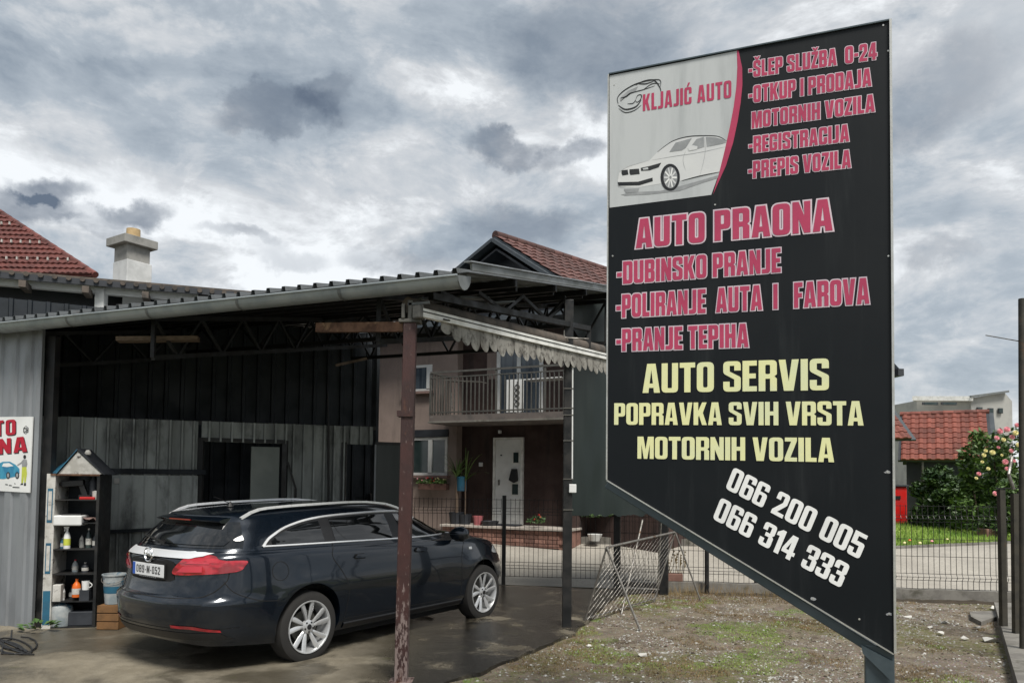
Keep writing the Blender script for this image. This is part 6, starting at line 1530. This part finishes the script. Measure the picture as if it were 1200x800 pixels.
for i in range(10):
    a = 2 * math.pi * i / 10; cpiece('printed_spoke', 'print_pale' if i % 2 else 'print_white', [(286 + 5 * math.cos(a - .5), 628 + 7 * math.sin(a - .5)), (286 + 25 * math.cos(a - .1), 628 + 39 * math.sin(a - .1)), (286 + 25 * math.cos(a + .1), 628 + 39 * math.sin(a + .1)), (286 + 5 * math.cos(a + .5), 628 + 7 * math.sin(a + .5))], .0045)
cpiece('printed_mirror', 'print_pale', [(354, 512), (372, 502), (392, 506), (390, 518), (358, 524)], .004)
sstroke([(235, 528), (290, 488), (345, 470), (400, 465), (470, 467), (506, 486)], .003, parent=carp); sstroke([(330, 640), (400, 622), (477, 606)], .003, parent=carp); sstroke([(212, 560), (300, 545), (400, 530), (500, 508)], .0012, 'print_grey', parent=carp)
sstroke([(418, 468), (422, 520), (414, 570), (400, 622)], .001, 'print_grey', parent=carp); sstroke([(345, 525), (335, 560), (345, 600)], .001, 'print_grey', parent=carp)
sstroke([(86, 608), (120, 586), (205, 560)], .001, 'print_grey', parent=carp); sstroke([(80, 640), (84, 662), (110, 668)], .001, 'print_grey', parent=carp)

# ================================================================== SMALL SIGN ON THE LEFT WALL
NL = ln; Lp0 = LP1 + ln * .030
def lsp(px, py, o=0.0): return hit(px, py, Lp0 + ln * o, ln)
ws = empty('wash_sign', tuple(lsp(38, 577)), 'white car wash sign with red lettering screwed to the light corrugated wall', 'sign')
TLs, TRs, BRs, BLs = lsp(-82, 489), lsp(38.2, 488), lsp(34.5, 577), lsp(-84, 570)
MB().prism([TLs, TRs, BRs, BLs], ln * -.012).build('board', 'paper_white', ws)
lr = (TRs - TLs).normalized()
def lline(txt, bl, br, hgt, mat='print_red', lift=.002, shadow=True):
    a, b = lsp(*bl), lsp(*br); t_ = lsp(bl[0], bl[1] - hgt)
    if shadow: mb = MB(); add_text(mb, txt, a + lr * .015 - up * .012, b - a, t_ - a, ln, .001, gap=.1); mb.build('lettering_shadow', 'print_black', ws)
    mb = MB(); add_text(mb, txt, a, b - a, t_ - a, ln, lift, gap=.1); mb.build('lettering', mat, ws)
lline('AUTO', (-34, 513), (18.5, 509), 17.5); lline('PRAONA', (-68, 538), (32, 529), 17)
mb = MB(); cc_ = lsp(30.5, 503.5)
for i in range(20): f = lambda a: cc_ + lr * .033 * math.cos(a) + up * .043 * math.sin(a) + ln * .002; mb.tube(f(2 * math.pi * i / 20), f(2 * math.pi * (i + 1) / 20), .0022, n=4, caps=False)
mb.build('ring', 'print_black', ws)
lline('CH', (27.5, 507), (33.5, 506.5), 6, 'print_black', .002, False)
cl = lambda x, y: (x * 160 / 753.0, 470 + y * 170 / 800.0)
def lpoly(nme, mat, pts, lift=.002): mb = MB(); flat(mb, [lsp(*cl(*p)) for p in pts], ln, lift); return mb.build(nme, mat, ws)
lc = lpoly('printed_car', 'print_blue', [(-60, 400), (-50, 360), (-10, 345), (15, 333), (55, 332), (88, 350), (108, 372), (108, 398), (90, 414), (20, 428), (-40, 425)])
lpoly('printed_window', 'paper_white', [(20, 342), (52, 340), (76, 356), (40, 362), (12, 358)], .003)
for x_ in (-10, 46, 96): lpoly('printed_wheel', 'print_black', ell(x_, 408, 11, 19), .003); lpoly('printed_hub', 'print_grey', ell(x_, 408, 6, 12), .0035)
wk = 'printed_figure'
lpoly(wk, 'print_lime', [(122, 362), (146, 360), (150, 400), (142, 448), (134, 448), (134, 405), (128, 450), (118, 450), (120, 400)]); lpoly(wk, 'print_grey', [(120, 330), (132, 318), (148, 322), (152, 345), (148, 362), (122, 362)]); lpoly(wk, 'print_black', ell(137, 306, 8, 11)); lpoly(wk, 'print_black', [(118, 452), (128, 452), (128, 460), (112, 460)]); lpoly(wk, 'print_black', [(134, 450), (144, 450), (144, 465), (132, 465)]); lpoly(wk, 'print_grey', [(95, 350), (122, 332), (124, 340), (98, 356)])
for a, b in (((30, 455), (44, 470)), ((50, 460), (66, 474)), ((70, 470), (108, 474)), ((80, 450), (86, 470))): lpoly('small_print', 'print_black', [(a[0], a[1]), (b[0], a[1] + 2), (b[0], a[1] + 7), (a[0], a[1] + 5)])

# ================================================================== CABINET WITH CAR WASH SUPPLIES
K0 = gr(55, 741); Kz = .045; KY = K0.y
kr = Vector((.98, .20, 0)).normalized(); kn = Vector((kr.y, -kr.x, 0)); kO = Vector((K0.x, K0.y, Kz))
def kk(px, py, o=0): p = hit(px, py, kO + kn * o, kn); return (p - kO).dot(kr), p.z
def kp(u, z, o=0): return kO + kr * u + up * (z - Kz) + kn * o
kW = kk(115, 620)[0]; kx0 = 0.0; zS = kk(60, 556)[1]; zP = kk(84, 529)[1]; zE = kk(84, 555)[1]
cab = empty('supply_cabinet', tuple(kO), 'tall open supply cabinet with a blue gabled top against the corrugated wall', 'cabinet')
kax = (kr, kn, up); DEPK = .42
def kb(name, mat, u0, u1, z0, z1, o0, o1, parent=None, **k): return MB().box(kp((u0 + u1) / 2, (z0 + z1) / 2, (o0 + o1) / 2), (abs(u1 - u0), abs(o1 - o0), abs(z1 - z0)), kax).build(name, mat, parent or cab, **k)
sideL = kb('side_panel', 'dirty_white', kx0 - .06, kx0 + .03, Kz, zE, -DEPK, 0)
for (ya, yb) in ((572, 612), (636, 672)):
    za, zb_ = kk(52, ya)[1], kk(52, yb)[1]; kb('blue_print', 'blue_plastic', kx0 - .045, kx0 + .01, zb_, za, .0, .003, sideL); kb('paper_label', 'dirty_white', kx0 - .035, kx0 - .0, zb_ + .03, za - .03, .003, .005, sideL)
za, zb_ = kk(52, 692)[1], kk(52, 736)[1]; kb('blue_print', 'blue_plastic', kx0 - .055, kx0 + .02, zb_ + .04, za, .0, .003, sideL)
kb('side_panel', 'black_steel', kW - .03, kW, Kz, zE, -DEPK, 0)
kb('back_panel', 'dark_sheet', kx0 + .03, kW - .03, Kz, zE, -DEPK, -DEPK + .02)
for y_ in (585, 612, 643, 672, 704, 734):
    z_ = kk(85, y_)[1]; kb('shelf', 'black_steel', kx0 + .03, kW - .03, z_ - .012, z_, -DEPK + .02, -.0)
mb = MB(); uA, uB, uP = kx0 - .05, kW + .02, kk(91, 530)[0]
mb.prism([kp(kk(68, 555)[0], zE), kp(uB, zE), kp(uP, zP)], kn * -.02); mb.build('gable_panel', 'dirty_white', cab)
mb = MB(); mb.prism([kp(kk(67, 555)[0], zE, .03), kp(uP, zP + .02, .02), kp(uP - .16, zP - .02, -DEPK - .05), kp(kk(49, 555)[0], zE, -DEPK * .5)], up * .015); mb.build('roof_panel', 'blue_plastic', cab)
mb = MB(); mb.prism([kp(uB + .03, zE - .01, .02), kp(uP, zP + .028, .02), kp(uP, zP + .028, -DEPK), kp(uB + .03, zE - .01, -DEPK)], up * .012); mb.build('roof_panel', 'dark_board', cab)
kb('top_edge', 'rusty', kx0 - .02, kW, zE - .02, zE + .0, -.0, .012)
def tag(o, l, c, g=None): return mark(o, l, c, g)
def zsh(y): return kk(85, y)[1]
# items
c_ = kp(kk(100, 532)[0], zP - .03, -.08); mb = MB(); mb.lathe(c_, [(.03, 0), (.035, .02), (.02, .05), (.01, .055)], n=14); tag(mb.build('cap', 'dirty_white', None, smooth=True), 'small white and red cap lying on the cabinet roof', 'cap')
u, _ = kk(85, 570); z = zsh(585); dr_ = empty('power_drill', tuple(kp(u, z, -.15)), 'black power tool standing on the top shelf of the cabinet', 'tool')
MB().bar(kp(u - .15, z + .17, -.12), kp(u + .08, z + .19, -.12), .07, .07).tube(kp(u - .22, z + .165, -.12), kp(u - .14, z + .17, -.12), .02).build('motor', 'black_plastic', dr_, bevel=.012); MB().bar(kp(u + .05, z + .18, -.12), kp(u + .10, z + .03, -.12), .05, .06).build('handle', 'black_plastic', dr_, bevel=.008); MB().box(kp(u + .10, z + .025, -.12), (.12, .09, .05), kax).build('battery', 'black_plastic', dr_)
u, _ = kk(104, 570); tag(MB().lathe(kp(u, z, -.15), [(.04, 0), (.045, .2), (.02, .24), (.02, .28)], n=14).build('dark_bottle', 'dark_board', None, smooth=True), 'dark bottle right of the power tool on the top shelf', 'bottle')
u, _ = kk(101, 583); tag(MB().box(kp(u, z + .015, -.06), (.16, .08, .03), kax).build('red_case', 'red_plastic', None, bevel=.006), 'flat red case on the top shelf of the cabinet', 'case')
u, _ = kk(112, 580); tag(MB().lathe(kp(kW - .06, z, -.08), [(.035, 0), (.04, .09), (.01, .1)], n=12).build('white_jar', 'dirty_white', None, smooth=True), 'small pale jar at the right end of the top shelf', 'jar')
u0_, zt_ = kk(63, 603); u1_, zb2 = kk(96, 616); zsf = zsh(612)
bxx = empty('plastic_tub', tuple(kp((u0_ + u1_) / 2, zsf, -.1)), 'white plastic storage tub on the second shelf of the cabinet', 'tub')
MB().box(kp((u0_ + u1_) / 2, (zt_ + zsf) / 2 - .02, -.10), (u1_ - u0_, .24, zt_ - zsf + .03), kax).build('body', 'white_paint', bxx, bevel=.015); MB().box(kp((u0_ + u1_) / 2 + .03, zt_ + .0, -.06), ((u1_ - u0_) * .7, .12, .025), kax).build('contents', 'black_plastic', bxx, bevel=.01)
def bottle(px, ybase, r, h, body, capm, label, name='spray_bottle', trig=True, o=-.08):
    u, _ = kk(px, ybase); z = zsh(ybase); e_ = empty(name, tuple(kp(u, z, o)), label, 'bottle')
    MB().lathe(kp(u, z, o), [(r, 0), (r * 1.02, h * .5), (r * .8, h * .66), (r * .3, h * .8), (r * .3, h * .86)], n=16).build('body', body, e_, smooth=True)
    m_ = MB(); m_.tube(kp(u, z + h * .85, o), kp(u, z + h * .93, o), r * .36, n=10)
    if trig: m_.bar(kp(u - r * 1.0, z + h * .96, o), kp(u + r * .5, z + h * .96, o), r * .5, r * .5); m_.bar(kp(u - r * .6, z + h * .93, o), kp(u - r * .8, z + h * .78, o), r * .25, r * .25)
    m_.build('spray_head' if trig else 'cap', capm, e_); kb_ = MB().lathe(kp(u, z, o), [(r * 1.04, h * .15), (r * 1.05, h * .45)], n=16, close=False).build('label', 'print_lime' if capm == 'white_paint' else 'dirty_white', e_, smooth=True)
    return e_
bottle(75, 643, .035, .25, 'white_paint', 'white_paint', 'white trigger spray bottle with a green label on the middle shelf')
bottle(68, 643, .022, .13, 'blue_plastic', 'dirty_white', 'small blue bottle beside the white spray bottle', 'small_bottle', False, -.12)
bottle(98, 643, .03, .24, 'window_glass', 'dirty_white', 'translucent dark bottle right of the white spray bottle', 'clear_bottle', False, -.15)
bottle(106, 643, .03, .18, 'dark_board', 'black_plastic', 'black bottle at the right end of the middle shelf', 'black_bottle', False, -.15)
bottle(66, 672 + 32, .05, .20, 'white_paint', 'blue_plastic', 'white and blue canister on the lower shelf of the cabinet', 'canister', False, -.1)
u, _ = kk(66, 690); 
tag(MB().box(kp(kk(66, 700)[0], zsh(704) + .09, -.05), (.085, .1, .19), kax).build('detergent_box', 'dirty_white', None, bevel=.006), 'pale detergent carton on the lower shelf left of the orange bottle', 'carton')
bottle(87, 700, .045, .22, 'orange_plastic', 'orange_plastic', 'bright orange bottle on the lower shelf of the cabinet', 'orange_bottle', False, -.06)
u, _ = kk(98, 700); mg = empty('white_mug', tuple(kp(u, zsh(704), -.06)), 'white mug beside the orange bottle on the lower shelf', 'mug'); zq = kk(98, 686)[1]
MB().lathe(kp(u, zq - .05, -.05), [(.035, 0), (.042, .10), (.036, .10), (.034, .02)], n=18).build('cup', 'white_paint', mg, smooth=True); mb = MB(); mb.path([kp(u + .038 + .03 * math.sin(t * .52), zq - .05 + .02 + .06 * t / 6, -.05) for t in range(7)], .006); mb.build('handle', 'white_paint', mg)
tag(MB().box(kp(u, (zsh(704) + zq - .05) / 2, -.06), (.10, .1, zq - .05 - zsh(704)), kax).build('small_box', 'dark_board', None), 'small dark box carrying the white mug', 'box')
u, _ = kk(67, 730); tag(MB().lathe(kp(kk(67, 725)[0], zsh(734), -.12), [(.10, 0), (.12, .16), (.11, .22), (.04, .26)], n=18).build('grey_can', 'bucket_plastic', None, smooth=True), 'grey jerry can at the bottom left of the cabinet', 'can')
u, _ = kk(92, 730); tag(MB().box(kp(u, zsh(734) + .08, -.15), (.26, .2, .16), kax).build('dark_crate', 'dark_board', None, bevel=.01), 'low dark crate at the bottom right of the cabinet', 'crate')
bottle(88, 643, .026, .16, 'dirty_white', 'dark_board', 'short pale bottle between the green label bottle and the translucent one', 'pale_bottle', False, -.2)
bottle(80, 672, .032, .15, 'bucket_plastic', 'print_red', 'grey bottle with red cap on the shelf above the orange bottle', 'grey_bottle', False, -.2)
bottle(94, 672, .036, .12, 'dark_board', 'dirty_white', 'squat dark jar with pale lid on the shelf above the white mug', 'lidded_jar', False, -.15)
bottle(76, 704, .028, .17, 'dark_board', 'print_red', 'slim dark bottle with red cap left of the orange bottle', 'red_capped_bottle', False, -.2)
rg = MB(); ru_, _ = kk(100, 612); rz_ = zsh(612)
vs = [kp(ru_ - .07 + .035 * i, rz_ + .004 + (0 if j else .0) + .05 * abs(math.sin(i * 1.9 + j)), -.02 - .05 * j) for j in range(5) for i in range(5)]
rg.add(vs, [(5 * j + i, 5 * j + i + 1, 5 * j + i + 6, 5 * j + i + 5) for j in range(4) for i in range(4)]); tag(rg.build('crumpled_rag', 'pink_plaster', None, smooth=True), 'crumpled faded rag beside the white tub on the second shelf', 'rag')
# bucket on wooden crate
C0 = gr(127, 742); cr_ = empty('wooden_crate', (C0.x, C0.y, .045), 'brown wooden crate under the bucket beside the cabinet', 'crate'); cb_ = at(127, 708, C0.y)
cw = .24; hcr = cb_.z - .045
MB().box((C0.x, C0.y + .1, .045 + hcr / 2), (cw - .02, cw - .02, hcr - .01)).build('core', 'crate_wood', cr_)
for i in range(3): MB().box((C0.x, C0.y + .1 - cw / 2, .045 + hcr * (i + .5) / 3), (cw, .016, hcr / 3 - .012)).build('slat', 'crate_wood', cr_, bevel=.003)
bk_ = empty('bucket', (C0.x, C0.y + .1, cb_.z), 'grey white plastic bucket with blue print standing on the wooden crate', 'bucket'); hb_ = at(127, 674, C0.y).z - cb_.z
MB().lathe((C0.x, C0.y + .1, cb_.z), [(.095, 0), (.125, hb_), (.135, hb_ - .005), (.135, hb_ + .008), (.118, hb_ + .008), (.09, .02)], n=28).build('body', 'bucket_plastic', bk_, smooth=True)
mb = MB(); mb.path([(C0.x + .13 * math.cos(math.pi * t / 10), C0.y + .1 - .02 - .11 * math.sin(math.pi * t / 10), cb_.z + hb_ - .03 - .06 * math.sin(math.pi * t / 10)) for t in range(11)], .004, 5); mb.build('handle', 'thin_steel', bk_)
MB().lathe((C0.x, C0.y + .1, cb_.z), [(.108, hb_ * .38), (.1155, hb_ * .62)], n=28, close=False).build('blue_label', 'blue_plastic', bk_, smooth=True)
# cable on the ground, weed
mb = MB(); pts = []
for t in range(64): a = t * .42; px_ = 12 + 24 * math.cos(a) * (.4 + t / 90) + t * .1; py_ = 756 + 8 * math.sin(a * 1.13) * (.5 + t / 80); p = gr(px_, py_, .06); pts.append(p)
mb.path(pts, .008, 5); mb.path([gr(14, 738, .05), gr(13, 748, .06), gr(4, 752, .06), gr(2, 765, .06), gr(40, 766, .06)], .008, 5); tag(mb.build('power_cable', 'black_plastic'), 'black cable coiled loosely on the concrete at the bottom left', 'cable')
Wc = gr(54, 740, .045); wd_ = empty('weed', tuple(Wc), 'green leafy weed growing at the foot of the corrugated wall', 'plant')
for i in range(26):
    a = random.uniform(0, 6.28); r_ = random.uniform(.05, .22); p = Wc + Vector((math.cos(a) * r_ - .05, math.sin(a) * r_ * .4 - .04, random.uniform(.02, .10))); d = Vector((math.cos(a), math.sin(a) * .5, .25)).normalized(); s_ = d.cross(up).normalized(); l = random.uniform(.06, .11)
    MB().add([p, p + d * l * .4 + s_ * l * .32 + up * .015, p + d * l, p + d * l * .4 - s_ * l * .32 + up * .015], [(0, 1, 2, 3)]).build('leaf', 'leaf', wd_)

# ================================================================== FOLDING MESH TRESTLE
n0, n1, f0_, f1_ = gr(751, 740), gr(684, 731), gr(822, 706), gr(766, 706)
ap0 = at(711, 641, (n0.y + n1.y) / 2); ap1 = at(791, 623, (f0_.y + f1_.y) / 2)
tr_ = empty('mesh_trestle', tuple(n0), 'rusty folding steel trestle with wire mesh sides standing on the dry grass', 'trestle')
for nme, a, b, r_ in (('leg', n0, ap0, .014), ('leg', n1, ap0, .012), ('leg', f0_, ap1, .012), ('leg', f1_, ap1, .012), ('top_rail', ap0, ap1, .015), ('bottom_rail', n1 + up * .06, f1_ + up * .06, .010)):
    MB().tube(a, b, r_).build(nme, 'thin_steel', tr_, smooth=True)
mb = MB()
def q4(s_, t): a = n1.lerp(f1_, s_); b = ap0.lerp(ap1, s_); return a.lerp(b, t)
for k in range(-11, 21):
    for sg_ in (1, -1):
        P = []
        for j in range(31):
            t = .05 + .94 * j / 30; s_ = k / 16 + sg_ * t * .55 + (0 if sg_ > 0 else .1)
            if 0 <= s_ <= 1: P.append(q4(s_, t))
        for a, b in zip(P[:-1], P[1:]): mb.tube(a, b, .0024, n=4, caps=False)
mb.build('chain_mesh', 'thin_steel', tr_)
lp0, lp1 = gr(728, 720), at(753, 609, 10.9)
m3 = MB(); m3.tube(lp0, lp1, .013); mark(m3.build('leaning_rod', 'thin_steel'), 'thin steel rod leaning against the gate frame behind the trestle', 'rod')
tar = at(775, 608, 10.95); m3 = MB(); m3.tube(gr(770, 700) , tar, .012); mark(m3.build('leaning_rod', 'thin_steel'), 'second thin rod leaning at the right gate post', 'rod')

# ================================================================== GRAVEL, STONES, GRASS
def in_yard(x, y):
    if y > (F0 + fu * ((x - F0.x) / fu.x)).y - .12: return False
    if x > 0 and x > rk1.x + (y - rk1.y) * (rk0.x - rk1.x) / (rk0.y - rk1.y) - .03: return False
    for (a, b) in zip(ep[:-1], ep[1:]):
        if (b.x - a.x) * (y - a.y) - (b.y - a.y) * (x - a.x) > 0 and min(a.y, b.y) - .0 <= y <= max(a.y, b.y): return False
    if x < ep[0].x + .2: return False
    return True
def stones(name, n, smin, smax, mat, label, yr=(5.3, 12.0), clump=None):
    mb = MB(); k = 0
    while k < n:
        y = yr[0] + (yr[1] - yr[0]) * random.random() ** 1.3; x = random.uniform(-.6, 7.2)
        if clump and mn.noise(Vector((x * 1.1, y * 1.1, clump))) < .0 and random.random() < .8: k += .3; continue
        if not in_yard(x, y): k += .2; continue
        s_ = random.uniform(smin, smax) * (.6 + .4 * random.random()); a = random.uniform(0, 6.28); e1, e2 = Vector((math.cos(a), math.sin(a), 0)) * s_, Vector((-math.sin(a), math.cos(a), 0)) * s_ * random.uniform(.5, .9); h = up * s_ * random.uniform(.3, .6); c_ = Vector((x, y, yz(x, y) - .002))
        mb.add([c_ - e1, c_ - e2, c_ + e1, c_ + e2, c_ - e1 * .4 + h, c_ + e1 * .35 + e2 * .3 + h], [(0, 1, 4), (1, 5, 4), (1, 2, 5), (2, 3, 5), (3, 4, 5), (3, 0, 4)]); k += 1
    return mark(mb.build(name, mat, None, local=True), label, 'gravel', kind='stuff')
stones('gravel', 10000, .006, .022, 'grey_plaster', 'fine grey gravel scattered over the yard', clump=4.0)
stones('gravel', 2200, .006, .028, 'rubble', 'pale pebbles scattered over the yard', clump=2.0)
stones('gravel', 6000, .008, .024, 'soil', 'brown grit and wood crumbs in the yard', clump=6.0)
def tufts(name, n, mat, hmin, hmax, ref, thr, label, near=None):
    mb = MB(); k = 0; tries = 0
    while k < n and tries < n * 30:
        tries += 1
        y = 5.4 + 6.6 * random.random() ** 1.1; x = random.uniform(-.4, 7.0)
        v = mn.noise(Vector((x * .9, y * .9, ref))) + .45 * mn.noise(Vector((x * 4, y * 4, ref)))
        if near:
            v += .5 * sum(math.exp(-(((x - a) / ra_) ** 2 + ((y - b) / rb__) ** 2)) for a, b, ra_, rb__ in near)
        if v < thr or not in_yard(x, y): continue
        c_ = Vector((x, y, yz(x, y) - .004))
        for j in range(3):
            a = random.uniform(0, 6.28); w = Vector((math.cos(a), math.sin(a), 0)) * random.uniform(.002, .004); h = random.uniform(hmin, hmax); t_ = Vector((random.gauss(0, .5) * h, random.gauss(0, .5) * h, h)); o_ = Vector((random.gauss(0, .012), random.gauss(0, .012), 0))
            mb.add([c_ + o_ - w, c_ + o_ + w, c_ + o_ + t_ + w * .2], [(0, 1, 2)])
        k += 1
    return mark(mb.build(name, mat, None, local=True), label, 'grass', kind='stuff')
p_g = [gr(725, 765), gr(850, 740), gr(820, 785), gr(900, 770)]
tufts('grass', 16000, 'grass_green', .006, .020, 11.0, .30, 'short green grass patches growing through the yard gravel', [(p_g[0].x, p_g[0].y, .35, .3), (p_g[1].x, p_g[1].y, .7, .5), (p_g[2].x, p_g[2].y, .4, .3), (p_g[3].x, p_g[3].y, .5, .3)])
ftp = [gr(730, 700), gr(800, 703), gr(860, 702)]
tufts('dry_grass', 14000, 'grass_dry', .008, .032, 3.0, .22, 'dry brown grass along the fence foot', [(p.x, p.y, 1.1, .5) for p in ftp])
# taller dry stems at the low wall
mb = MB()
for i in range(420):
    a = random.uniform(a_of(775), a_of(930)); p = F0 + fu * a - fb * random.uniform(.1, .45); p.z = .01; h = random.uniform(.05, .24); t_ = p + Vector((random.gauss(0, .3) * h, random.gauss(0, .2) * h, h)); w = fu * .003; mb.add([p - w, p + w, t_], [(0, 1, 2)])
mark(mb.build('dry_stems', 'grass_dry', None, local=True), 'dry grass stems standing against the low concrete wall', 'grass', kind='stuff')
STL = ['pale stone nearest the sign edge, below the low concrete wall', 'flat pale stone in the middle between the sign and the kerb', 'largest pale stone beside the kerb, nearest the viewer', 'pale stone just left of the broken concrete slab', 'stone left of the largest pale stone by the kerb',
 'stone lying nearest the viewer between the sign and the kerb', 'rounded white stone at the foot of the first side fence post', 'stone touching the front of the broken concrete slab', 'small stone between the one at the sign edge and the middle one', 'flat white stone on the gravel in front of the trestle',
 'small stone left of the trestle legs, nearest the slab edge', 'small stone between the trestle leg and the slab edge', 'smaller stone to the right of the middle one, towards the kerb', 'stone at the foot of the dark square post']
# rubble lumps near the right corner
for i, (x, y, s_) in enumerate(((1065, 723, .07), (1106, 730, .06), (1162, 751, .10), (1145, 736, .06), (1130, 748, .05), (1103, 742, .05), (1166, 713, .07), (1148, 729, .05), (1090, 735, .04), (753, 768, .05), (690, 757, .035), (705, 756, .03), (1120, 731, .04), (662, 747, .05))):
    p = gr(x, y, .02); mb = MB(); vs = []
    for k in range(10):
        d = Vector((random.gauss(0, 1), random.gauss(0, 1), random.gauss(0, .5))).normalized(); vs.append(p + Vector((d.x * s_, d.y * s_ * .8, max(-.01, d.z * s_ * .6) + s_ * .15)))
    bmx = bmesh.new(); [bmx.verts.new(v) for v in vs]; bmesh.ops.convex_hull(bmx, input=bmx.verts[:]); me = bpy.data.meshes.new('rubble_stone'); c0_ = p.copy(); bmesh.ops.translate(bmx, verts=bmx.verts[:], vec=-c0_); bmx.to_mesh(me); bmx.free(); me.materials.append(M('rubble'))
    o = bpy.data.objects.new('rubble_stone', me); COL.objects.link(o); o.location = c0_; mark(o, STL[i], 'stone', 'loose stones in the right corner of the yard' if x > 1000 else 'loose stones near the trestle')
# dark soil strip and flat slab near the right corner
mb = MB(); pts = [gr(1052, 713, .03), gr(1120, 716, .03), gr(1148, 722, .03), (gr(1128, 727, .03)), gr(1080, 724, .03), gr(1050, 724, .03)]; 
mb = MB(); sl = [gr(1136, 716, .06), gr(1166, 715, .06), gr(1170, 721, .06), gr(1150, 728, .06), gr(1138, 722, .06)]; mb.prism(sl, (0, 0, -.08)); mark(mb.build('concrete_slab_piece', 'concrete', None), 'flat broken concrete slab in the fence corner at the right', 'slab')
bpy.context.view_layer.update()
